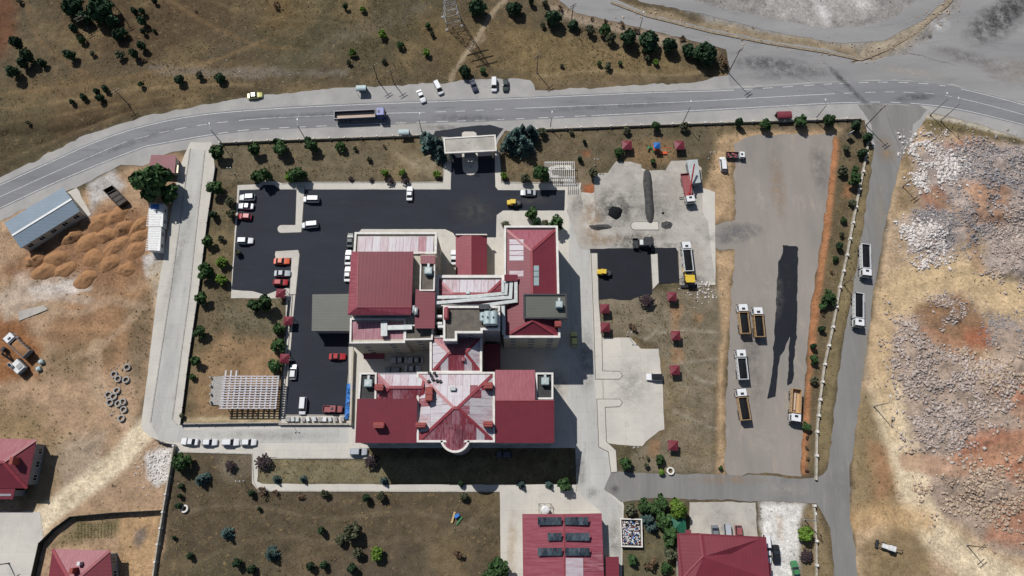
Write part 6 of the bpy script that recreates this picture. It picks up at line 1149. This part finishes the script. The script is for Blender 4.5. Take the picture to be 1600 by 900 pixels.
for lv in range(10):
    z = Hh * lv / 9; w = 2.5 * (1 - lv / 10.5); ringp = [(w * sx, w * sy, z) for sx, sy in ((-1, -1), (1, -1), (1, 1), (-1, 1))]
    if prev:
        for i in range(4): m.tube(prev[i], ringp[i], .08, n=4); m.tube(prev[i], ringp[(i + 1) % 4], .05, n=4); m.tube(prev[(i + 1) % 4], ringp[i], .05, n=4); m.tube(ringp[i], ringp[(i + 1) % 4], .05, n=4)
    prev = ringp
m.build('lattice', 'steel', t)
for z in (17, 20, 23): m = MB(); m.bar((-3.5, 0, z), (3.5, 0, z), .25, .3); m.build('cross_arm', 'steel', t)
for sx in (-1, 1):
    for sy in (-1, 1): m = MB(); m.box(2.5 * sx - .4, 2.5 * sx + .4, 2.5 * sy - .4, 2.5 * sy + .4, -.4, .25); m.build('footing', 'pipe', t)

# ---------------------------------------------------------------- walls and fences
def fence(name, label, pts, h, w, mat, post=None, ph=0, pw_=.3, cat='wall', pmat='parapet'):
    line = W(pts); o0 = line[0].copy(); t = thing(name, label, cat, (o0.x, o0.y, 0)); m = MB(); L, Rr = offset_line(line, w / 2), offset_line(line, -w / 2); acc = 0
    for i in range(len(line) - 1):
        q = [Rr[i], Rr[i + 1], L[i + 1], L[i]]; m.prism([(p.x, p.y, -.3) for p in q], [(p.x, p.y, h) for p in q])
    m.build('panel', mat, t, (o0.x, o0.y, 0)); me = None
    if post:
        for a, b in zip(line[:-1], line[1:]):
            n = max(1, int((b - a).length / post))
            for k in range(n):
                p = a.lerp(b, k / n)
                if me is None: mm = MB(); mm.cbox(-pw_ / 2, pw_ / 2, -pw_ / 2, pw_ / 2, -.3, ph, .05); o = mm.build('post', pmat); me = o.data; bpy.data.objects.remove(o)
                o = kid('post', me, t, (p.x - o0.x, p.y - o0.y, 0)); o.rotation_euler.z = math.atan2(b.y - a.y, b.x - a.x)
fence('boundary_wall', 'low white boundary wall with posts between the lot and the side road', [(1357, 215), (1347, 270), (1336, 325), (1322, 400), (1311, 450), (1300, 512), (1287, 570), (1280, 625), (1275, 675), (1274, 750)], .8, .5, 'stonewall', 4.2, 1.3, .65)
fence('boundary_wall', 'short white boundary wall with posts beside the white ground at lower right', [(1271, 790), (1274, 845), (1275, 960)], .8, .4, 'stonewall', 4.6, 1.3, .6)
fence('roadside_wall', 'low roadside wall with white posts left of the gate', [(345, 225), (420, 221.5), (540, 217), (640, 213.5), (668, 212)], .9, .3, 'stonewall', 4.4, 1.3, .45)
fence('roadside_wall', 'low roadside wall with white posts right of the gate', [(838, 204), (1000, 197.5), (1200, 191), (1345, 187)], .9, .3, 'stonewall', 4.4, 1.3, .45)
fence('street_railing', 'dark railing with posts along the verge of the left street', [(338, 262), (325, 350), (313, 450), (297, 560), (284, 664), (436, 662)], .9, .1, 'darkmetal', 4.0, 1.2, .18, 'fence', 'darkmetal')
fence('field_wall', 'grey field wall with posts running down the lower left', [(275, 697), (267, 745), (258, 800), (250, 850), (242, 905), (238, 950)], 1.5, .35, 'stonewall', 3.0, 1.75, .5)
fence('screen_fence', 'dark green screened fence round the vegetable plot', [(256, 797), (180, 801), (116, 807), (90, 826), (68, 848), (57, 897), (52, 940)], 2.0, .12, 'screen', 3.2, 2.1, .14, 'fence', 'darkmetal')
fence('retaining_wall', 'tall concrete retaining wall under the lower car park', [(437, 663), (500, 663), (552, 663)], .9, .4, 'stonewall')
fence('court_wall', 'tan wall beside the blue tarpaulin at the hospital court', [(553, 548), (551, 600), (549, 665)], 1.4, .5, 'wall')
fence('car_park_railing', 'dark railing along the lower car park beside the gazebos', [(452, 470), (446, 530), (441, 600), (437, 655)], 1.0, .08, 'darkmetal', 3.0, 1.1, .12, 'fence', 'darkmetal')
fence('stone_median', 'rough stone median wall along the curved road at upper right', [(955, 4), (1010, 25), (1110, 50), (1200, 68), (1290, 82), (1345, 94), (1385, 78), (1430, 52), (1480, 8), (1495, -10)], .25, .8, 'drystone')
fence('lane_gate', 'dark sliding gate at the corner of the lower street', [(246, 688), (258, 693), (275, 695)], 1.3, .15, 'darkmetal', 1.2, 1.5, .18, 'gate', 'darkmetal')

# ---------------------------------------------------------------- heaps, rubble, pipes and odds and ends
def heap(px, py, rx, ry, h, rot, mat, name, label, cat, group=None, ns=26, rough=.34):
    p = P(px, py); z0 = max(zg(p.x, p.y), 0) - .08; m = MB(); rings = 8; s0 = random.random() * 99; m.v.append((0, 0, h))
    for j in range(1, rings + 1):
        f = j / rings
        for i in range(ns):
            a = 6.2832 * i / ns; k = 1 + rough * 2 * float(fbm(np.array(math.cos(a) * 1.5 + s0), np.array(math.sin(a) * 1.5), 1.0, 3, 5)); zz = h * (1 - f ** 1.5) * (1 + 2 * rough * float(fbm(np.array(math.cos(a) * f * 3 + s0), np.array(math.sin(a) * f * 3), 1.3, 3, 8))); m.v.append((rx * f * k * math.cos(a), ry * f * k * math.sin(a), zz if j < rings else -.1))
    for i in range(ns): m.f.append((0, 1 + i, 1 + (i + 1) % ns)); m.mi.append(0)
    for j in range(rings - 1):
        for i in range(ns): a, b = 1 + j * ns + i, 1 + j * ns + (i + 1) % ns; m.f.append((a, a + ns, b + ns, b)); m.mi.append(0)
    o = m.build(name, mat, smooth=True); o.location = (p.x, p.y, z0); o.rotation_euler.z = rot; return tag(o, label, cat, group)
hp = [(155, 347), (183, 337), (191, 357), (164, 369), (137, 379), (115, 370), (181, 386), (217, 354), (217, 369), (212, 390), (145, 404), (172, 411), (90, 404), (102, 422), (70, 424), (197, 421), (135, 435), (55, 407)]
for i, (x, y) in enumerate(sorted(hp)):
    heap(x, y, random.uniform(2.9, 4.2), random.uniform(2.1, 3.0), random.uniform(1.0, 1.7), random.uniform(.2, 1.0), 'soil', 'soil_heap', f'{ORD[i]} orange brown soil heap from the left between shed and cabins', 'soil heap', 'soil heaps by the cabins')
heap(962, 332, 2.2, 2.5, 1.1, .3, 'load', 'asphalt_heap', 'round black asphalt heap on the works yard concrete', 'heap'); heap(1042, 352, 2.2, 1.5, .4, 0, 'tailings', 'grit_heap', 'flat dark grit heap at the end of the yard island', 'heap'); heap(937, 355, 3.8, 1.1, .6, .05, 'tailings', 'grit_heap', 'long grey grit heap beside the orange soil strip', 'heap'); heap(1036, 333, .6, .5, .3, 0, 'load', 'asphalt_heap', 'small black asphalt blob near the grit heap', 'heap')
m = MB(); line = [P(1011, 266), P(1012, 285), P(1014, 310), P(1015, 330), P(1016, 348)]; line = smooth_line(line, 1.2); n = len(line)
for i, p in enumerate(line):
    w = 1.35 * min(1, .45 + i * .4, .45 + (n - 1 - i) * .4)
    for u, zz in ((-1, -.05), (-.7, .35), (-.2, .85), (.25, .9), (.7, .4), (1, -.05)): m.v.append((p.x + u * w + random.uniform(-.1, .1), p.y, zz * w / 1.35 + random.uniform(-.06, .06)))
for i in range(n - 1):
    for k in range(5): a = i * 6 + k; m.f.append((a, a + 6, a + 7, a + 1)); m.mi.append(0)
tag(m.build('asphalt_windrow', 'tailings', smooth=True), 'long dark windrow of asphalt grit across the works yard', 'heap')
ico_v = np.array([(0, 0, 1), (.894, 0, .447), (.276, .851, .447), (-.724, .526, .447), (-.724, -.526, .447), (.276, -.851, .447), (.724, .526, -.447), (-.276, .851, -.447), (-.894, 0, -.447), (-.276, -.851, -.447), (.724, -.526, -.447), (0, 0, -1)])
ico_f = np.array([(0, 1, 2), (0, 2, 3), (0, 3, 4), (0, 4, 5), (0, 5, 1), (1, 6, 2), (2, 7, 3), (3, 8, 4), (4, 9, 5), (5, 10, 1), (2, 6, 7), (3, 7, 8), (4, 8, 9), (5, 9, 10), (1, 10, 6), (6, 11, 7), (7, 11, 8), (8, 11, 9), (9, 11, 10), (10, 11, 6)])
def rockmat(name, a, b):
    t = NT(name); at = t.node('ShaderNodeAttribute', attribute_name='tone'); n = t.noise(t.coord('Position'), 3, 4); col = t.mix(at.outputs['Fac'], C(*a), C(*b)); col = t.mix(1.0, col, t.ramp(n, .3, .7, .8, 1.15), 'MULTIPLY'); t.L(col, t.b.inputs['Base Color']); t.b.inputs['Roughness'].default_value = .95; t.b.inputs['Specular IOR Level'].default_value = .15; return t.m
def rubble(label, pts, n, smin, smax, mat, name='rubble_field', pw=6.0):
    n = int(n * 3.4) if name == 'rubble_field' else n; smin *= .4; smax *= .62
    poly = W(pts); xs_, ys_ = [p.x for p in poly], [p.y for p in poly]; area = 0; px_ = np.random.uniform(min(xs_) - 3, max(xs_) + 3, n * 3); py_ = np.random.uniform(min(ys_) - 3, max(ys_) + 3, n * 3)
    d = sdist(px_, py_, poly) + fbm(px_, py_, .12, 3, 3) * 6; dens = fbm(px_, py_, .25, 3, 55) + .5; keep = (d + np.random.exponential(1.2, n * 3) * (np.random.rand(n * 3) < .25) * 2.5 > 0) & (np.random.rand(n * 3) < np.clip(dens * 3.4 - 1.2, .02, 1)); px_, py_ = px_[keep][:n], py_[keep][:n]; N = len(px_)
    s = smin + (smax - smin) * np.random.rand(N) ** pw; ang = np.random.rand(N) * 6.283; sc = np.stack([s * np.random.uniform(.8, 1.7, N), s * np.random.uniform(.5, 1.0, N), s * np.random.uniform(.5, 1.0, N)], -1)
    v = ico_v[None] * (1 + np.random.uniform(-.38, .3, (N, 12, 1))) * sc[:, None, :]; tl = np.random.uniform(-.5, .5, N); v2 = v.copy(); v2[..., 1], v2[..., 2] = v[..., 1] * np.cos(tl)[:, None] - v[..., 2] * np.sin(tl)[:, None], v[..., 1] * np.sin(tl)[:, None] + v[..., 2] * np.cos(tl)[:, None]
    c_, s_ = np.cos(ang)[:, None], np.sin(ang)[:, None]; x = v2[..., 0] * c_ - v2[..., 1] * s_ + px_[:, None]; y = v2[..., 0] * s_ + v2[..., 1] * c_ + py_[:, None]; gz = np.array([zg(a, b) for a, b in zip(px_, py_)]); z = v2[..., 2] + (gz + s * .25)[:, None]
    V = np.stack([x, y, z], -1).reshape(-1, 3); F = (ico_f[None] + (np.arange(N) * 12)[:, None, None]).reshape(-1, 3); me = bpy.data.meshes.new(name); me.vertices.add(len(V)); me.vertices.foreach_set('co', V.astype(np.float32).ravel()); me.loops.add(F.size); me.loops.foreach_set('vertex_index', F.astype(np.int32).ravel()); me.polygons.add(len(F)); me.polygons.foreach_set('loop_start', np.arange(0, F.size, 3, dtype=np.int32)); me.polygons.foreach_set('loop_total', np.full(len(F), 3, np.int32)); me.update()
    at = me.attributes.new('tone', 'FLOAT', 'POINT'); at.data.foreach_set('value', np.repeat(np.clip(np.random.rand(N) * .7 + (fbm(px_, py_, .15, 3, 91) + .35) * .6, 0, 1), 12).astype(np.float32)); me.materials.append(mat); o = bpy.data.objects.new(name, me); COL.objects.link(o); o['kind'] = 'stuff'; o['label'] = label; o['category'] = 'rubble'; return o
RK = {'white': rockmat('white_limestone', (232, 226, 220), (196, 186, 180)), 'grey': rockmat('grey_broken_stone', (172, 168, 168), (132, 128, 130)), 'pink': rockmat('pinkish_broken_stone', (202, 188, 178), (156, 142, 134)), 'tan': rockmat('tan_broken_stone', (204, 186, 166), (164, 140, 120))}
rubble('white broken stone heap nearest the road at upper right', [(1428, 225), (1448, 216), (1475, 240), (1500, 262), (1480, 290), (1455, 295), (1430, 290), (1422, 258)], 1500, .25, .95, RK['white']); rubble('grey broken stone spread at the upper right', [(1490, 225), (1600, 226), (1680, 235), (1680, 330), (1600, 300), (1545, 290), (1500, 320), (1470, 300), (1495, 262)], 2600, .2, .75, RK['grey'])
rubble('pinkish stone field right of the white heap', [(1455, 210), (1530, 215), (1680, 225), (1680, 300), (1580, 280), (1500, 250)], 1500, .2, .8, RK['pink']); rubble('white stone tongue pointing to the dirt road', [(1400, 350), (1420, 352), (1470, 365), (1472, 408), (1445, 412), (1425, 390)], 1000, .25, .85, RK['white']); rubble('grey crushed stone behind the white tongue', [(1430, 330), (1520, 318), (1550, 350), (1540, 375), (1500, 395), (1470, 370)], 1800, .18, .6, RK['grey'])
rubble('tan stone field at the right edge', [(1540, 330), (1680, 310), (1680, 450), (1600, 450), (1535, 430), (1530, 395)], 2200, .2, .8, RK['pink']); rubble('small grey stone heap beside the brown hollow', [(1455, 466), (1478, 465), (1502, 480), (1500, 505), (1475, 500)], 450, .2, .6, RK['pink']); rubble('grey gravel fan at the right edge', [(1540, 490), (1680, 480), (1680, 560), (1590, 560), (1545, 540)], 1900, .15, .45, RK['grey'])
rubble('pinkish grey stone field below the brown hollow', [(1394, 482), (1425, 495), (1440, 530), (1490, 555), (1560, 560), (1600, 600), (1560, 650), (1500, 680), (1450, 690), (1410, 640), (1393, 570)], 4200, .2, .85, RK['pink']); rubble('tan stone field with larger blocks at right', [(1500, 550), (1580, 555), (1680, 550), (1680, 610), (1600, 600), (1540, 620)], 1200, .25, 1.0, RK['tan']); rubble('pinkish stone bank along the lower dirt track', [(1432, 735), (1470, 740), (1560, 720), (1680, 690), (1680, 860), (1600, 830), (1520, 800), (1470, 800), (1440, 770)], 3600, .2, .9, RK['tan']); rubble('pinkish stones above the orange patch', [(1410, 640), (1500, 660), (1500, 710), (1460, 710), (1420, 690)], 1100, .2, .8, RK['pink'])
rubble('white scattered stones in the roadside ditch', [(235, 106), (420, 106), (545, 112), (545, 119), (400, 119), (270, 114)], 700, .08, .3, RK['white'], 'scattered_stones'); rubble('pale scattered stones across the rough field', [(440, 92), (510, 55), (600, 20), (660, 20), (640, 50), (560, 80), (480, 105)], 420, .07, .26, RK['white'], 'scattered_stones'); rubble('stones along the median of the curved road', [(950, -2), (1110, 45), (1345, 88), (1400, 62), (1470, 5), (1495, 5), (1400, 90), (1340, 104), (1110, 60), (990, 25)], 3000, .14, .6, RK['tan'], 'scattered_stones'); rubble('white plaster rubble by the field wall', [(232, 712), (266, 704), (266, 750), (248, 758), (232, 740)], 500, .12, .5, RK['white']); rubble('pale rubble by the yellow paver', [(1075, 444), (1110, 440), (1112, 464), (1090, 468)], 160, .15, .6, RK['white'])
rubble('grey stone debris among the pipe rings', [(165, 580), (205, 570), (205, 655), (170, 650)], 220, .12, .5, RK['grey'], 'scattered_stones')
rubble('brown clods between the soil heaps', [(30, 420), (110, 350), (170, 325), (232, 335), (232, 425), (140, 448), (60, 440)], 900, .1, .42, rockmat('soil_clods', (160, 118, 80), (116, 82, 54)), 'soil_clods')
rubble('pale litter near the excavator', [(5, 625), (50, 590), (62, 560), (72, 565), (45, 610), (20, 645)], 130, .12, .45, RK['white'], 'scattered_stones')
for i, (x, y) in enumerate(((200, 574), (186, 592), (198, 594), (184, 611), (171, 617), (179, 620), (174, 629), (194, 628), (187, 631), (195, 640), (191, 654), (180, 585), (290, 795), (1047, 736))):
    p = onground(x, y); m = MB(); r0, r1, hh = (.92, .6, .6) if i < 12 else (1.0, .62, .6); nn = 18
    oo = [(r0 * math.cos(6.2832 * k / nn), r0 * math.sin(6.2832 * k / nn)) for k in range(nn)]; ii_ = [(a * r1 / r0, b * r1 / r0) for a, b in oo]
    for k in range(nn): j = (k + 1) % nn; m.prism([(*oo[k], -.1), (*oo[j], -.1), (*ii_[j], -.1), (*ii_[k], -.1)], [(*oo[k], hh), (*oo[j], hh), (*ii_[j], hh), (*ii_[k], hh)])
    o = m.build('concrete_pipe_ring', 'pipe' if i < 12 else 'parapet'); o.location = p; o.rotation_euler = (random.uniform(-.12, .12), random.uniform(-.12, .12), random.random() * 6)
    tag(o, f'{ORD[i]} concrete pipe ring from the top in the cluster beside the left street' if i < 12 else ('white pipe ring lying in the dry field at lower left' if i == 12 else 'white pipe ring at the edge of the lower lane'), 'pipe', 'concrete pipe rings')
for i, x in enumerate((450, 457, 464, 474, 481, 491, 500, 507, 515, 524, 535)):
    p = P(x, 655, 1); t = thing('discarded_appliance', f'{ORD[i]} pale discarded cabinet from the left along the lower car park wall', 'cabinet', (p.x, p.y, .1), random.uniform(-.3, .3), 'discarded cabinets'); m = MB(); w = random.uniform(.4, .55); hh = random.uniform(.7, 1.1); m.cbox(-w, w, -.6, .6, 0, hh, .04); m.build('casing', random.choice(('white', 'pipe', 'galv')), t); m = MB(); m.box(-w * .8, w * .8, -.63, -.6, .1, hh - .1); m.build('door', 'steel', t)
m = MB(); a, b = P(541, 600), P(549, 655); nx, ny = 6, 26
for j in range(ny + 1):
    for i in range(nx + 1): w = 1 + .3 * math.sin(j * .7); m.v.append((a.x + (b.x - a.x) * (.1 + .8 * i / nx * w), a.y + (b.y - a.y) * j / ny, .15 + (.75 * math.sin(math.pi * i / nx) ** .6 if 0 < i < nx else 0) * random.uniform(.6, 1.1)))
for j in range(ny):
    for i in range(nx): q = j * (nx + 1) + i; m.f.append((q, q + nx + 1, q + nx + 2, q + 1)); m.mi.append(0)
tag(m.build('blue_tarpaulin', 'bluetarp'), 'crumpled blue tarpaulin along the tan court wall', 'tarpaulin')
p = onground(712, 808); t = thing('broken_slide', 'broken play slide with blue and green pieces lying in the field', 'play slide', p, .6); m = MB(); m.bar((-1.6, -.6, .3), (.6, 1.2, .9), .5, .12); m.build('ladder', 'p_cream', t); m = MB(); m.cbox(-.2, 1.2, -.4, .5, 0, .8, .1); m.build('panel', 'bluetarp', t); m = MB(); m.bar((-.8, -1.6, .3), (1.4, -.9, .3), .4, .2); m.build('slide', 'p_green', t)
for i, (x, y) in enumerate(((67, 566), (63, 577))):
    p = onground(x, y); t = thing('goods_bag', ('pale green goods bag right of the excavator, farther one', 'pale green goods bag right of the excavator, nearer one')[i], 'bag', p, .4, 'goods bags'); m = MB(); m.cbox(-.6, .6, -.6, .6, -.1, 1.0, .18); m.build('bag', 'acgreen', t); m = MB(); m.tube((0, 0, .95), (0, 0, 1.15), .3, .2, 8); m.build('neck', 'white', t)
p = onground(62, 492); m = MB(); q = [P(30, 487), P(70, 477), P(76, 484), P(31, 502)]; q = ccw(q); m.prism([(v.x - p.x, v.y - p.y, -.1) for v in q], [(v.x - p.x, v.y - p.y, .35) for v in q]); o = m.build('concrete_slab', 'oldconcrete'); o.location = (p.x, p.y, zg(p.x, p.y)); tag(o, 'tan concrete slab lying on the brown dirt above the truck', 'slab')
for i, (x, y) in enumerate([(140 + k * 6, 836 - k * 2 + r_ * 6) for k in range(8) for r_ in range(3)]): pass
m = MB()
for r_ in range(7):
    for k in range(12):
        p = onground(122 + k * 5.2, 818 + r_ * 3.4); s_ = random.uniform(.12, .28)
        for a in range(4): m.poly([(p.x, p.y, p.z + .1), (p.x + s_ * math.cos(a * 1.57) - .1, p.y + s_ * math.sin(a * 1.57), p.z + .3), (p.x + s_ * math.cos(a * 1.57 + .6), p.y + s_ * math.sin(a * 1.57 + .6) + .1, p.z + .25)])
o = m.build('vegetable_rows', 'leaf_leafy'); o['kind'] = 'stuff'; o['label'] = 'rows of small vegetable plants behind the green screen'; o['category'] = 'plants'

# dry grass tufts standing on the fields: nobody could count them
rg = np.random.RandomState(5); n = 260000; gx = rg.uniform(-185, 185, n); gy = rg.uniform(-38, 172, n); ci = np.clip(np.searchsorted(xs, gx) - 1, 0, NX - 2); cj = np.clip(np.searchsorted(ys, gy) - 1, 0, NY - 2)
pr = g[cj, ci] * np.clip(fbm(gx, gy, .09, 4, 61) * 2.2 + .5, .04, 1); keep = (rg.rand(n) < pr * .62) & (pd[cj, ci] < -.8); gx, gy, ci, cj = gx[keep], gy[keep], ci[keep], cj[keep]; n = len(gx); gz = Z[cj, ci]
V = np.zeros((n, 4, 3, 3)); s_ = rg.uniform(.12, .36, n)
for k in range(4):
    a = rg.rand(n) * 6.283; w = s_ * .42; hx, hy = np.cos(a), np.sin(a); L = s_ * rg.uniform(.7, 1.4, n); up_ = s_ * rg.uniform(.5, 1.1, n)
    V[:, k, 0] = np.stack([gx - hy * w, gy + hx * w, gz - .05], -1); V[:, k, 1] = np.stack([gx + hy * w, gy - hx * w, gz - .05], -1); V[:, k, 2] = np.stack([gx + hx * L, gy + hy * L, gz + up_], -1)
me = bpy.data.meshes.new('dry_grass'); V = V.reshape(-1, 3); nf = len(V) // 3; me.vertices.add(len(V)); me.vertices.foreach_set('co', V.astype(np.float32).ravel()); me.loops.add(len(V)); me.loops.foreach_set('vertex_index', np.arange(len(V), dtype=np.int32)); me.polygons.add(nf); me.polygons.foreach_set('loop_start', np.arange(0, len(V), 3, dtype=np.int32)); me.polygons.foreach_set('loop_total', np.full(nf, 3, np.int32)); me.update()
at = me.attributes.new('tone', 'FLOAT', 'POINT'); at.data.foreach_set('value', np.repeat(np.clip(fbm(gx, gy, .05, 4, 71) * 2.4 + .45 + rg.uniform(-.35, .35, n), 0, 1), 12).astype(np.float32)); me.materials.append(rockmat('dry_grass_blades', (150, 130, 92), (78, 76, 52)))
o = bpy.data.objects.new('dry_grass', me); COL.objects.link(o); o['kind'] = 'stuff'; o['label'] = 'dry straw and olive grass tufts over the fields'; o['category'] = 'grass'
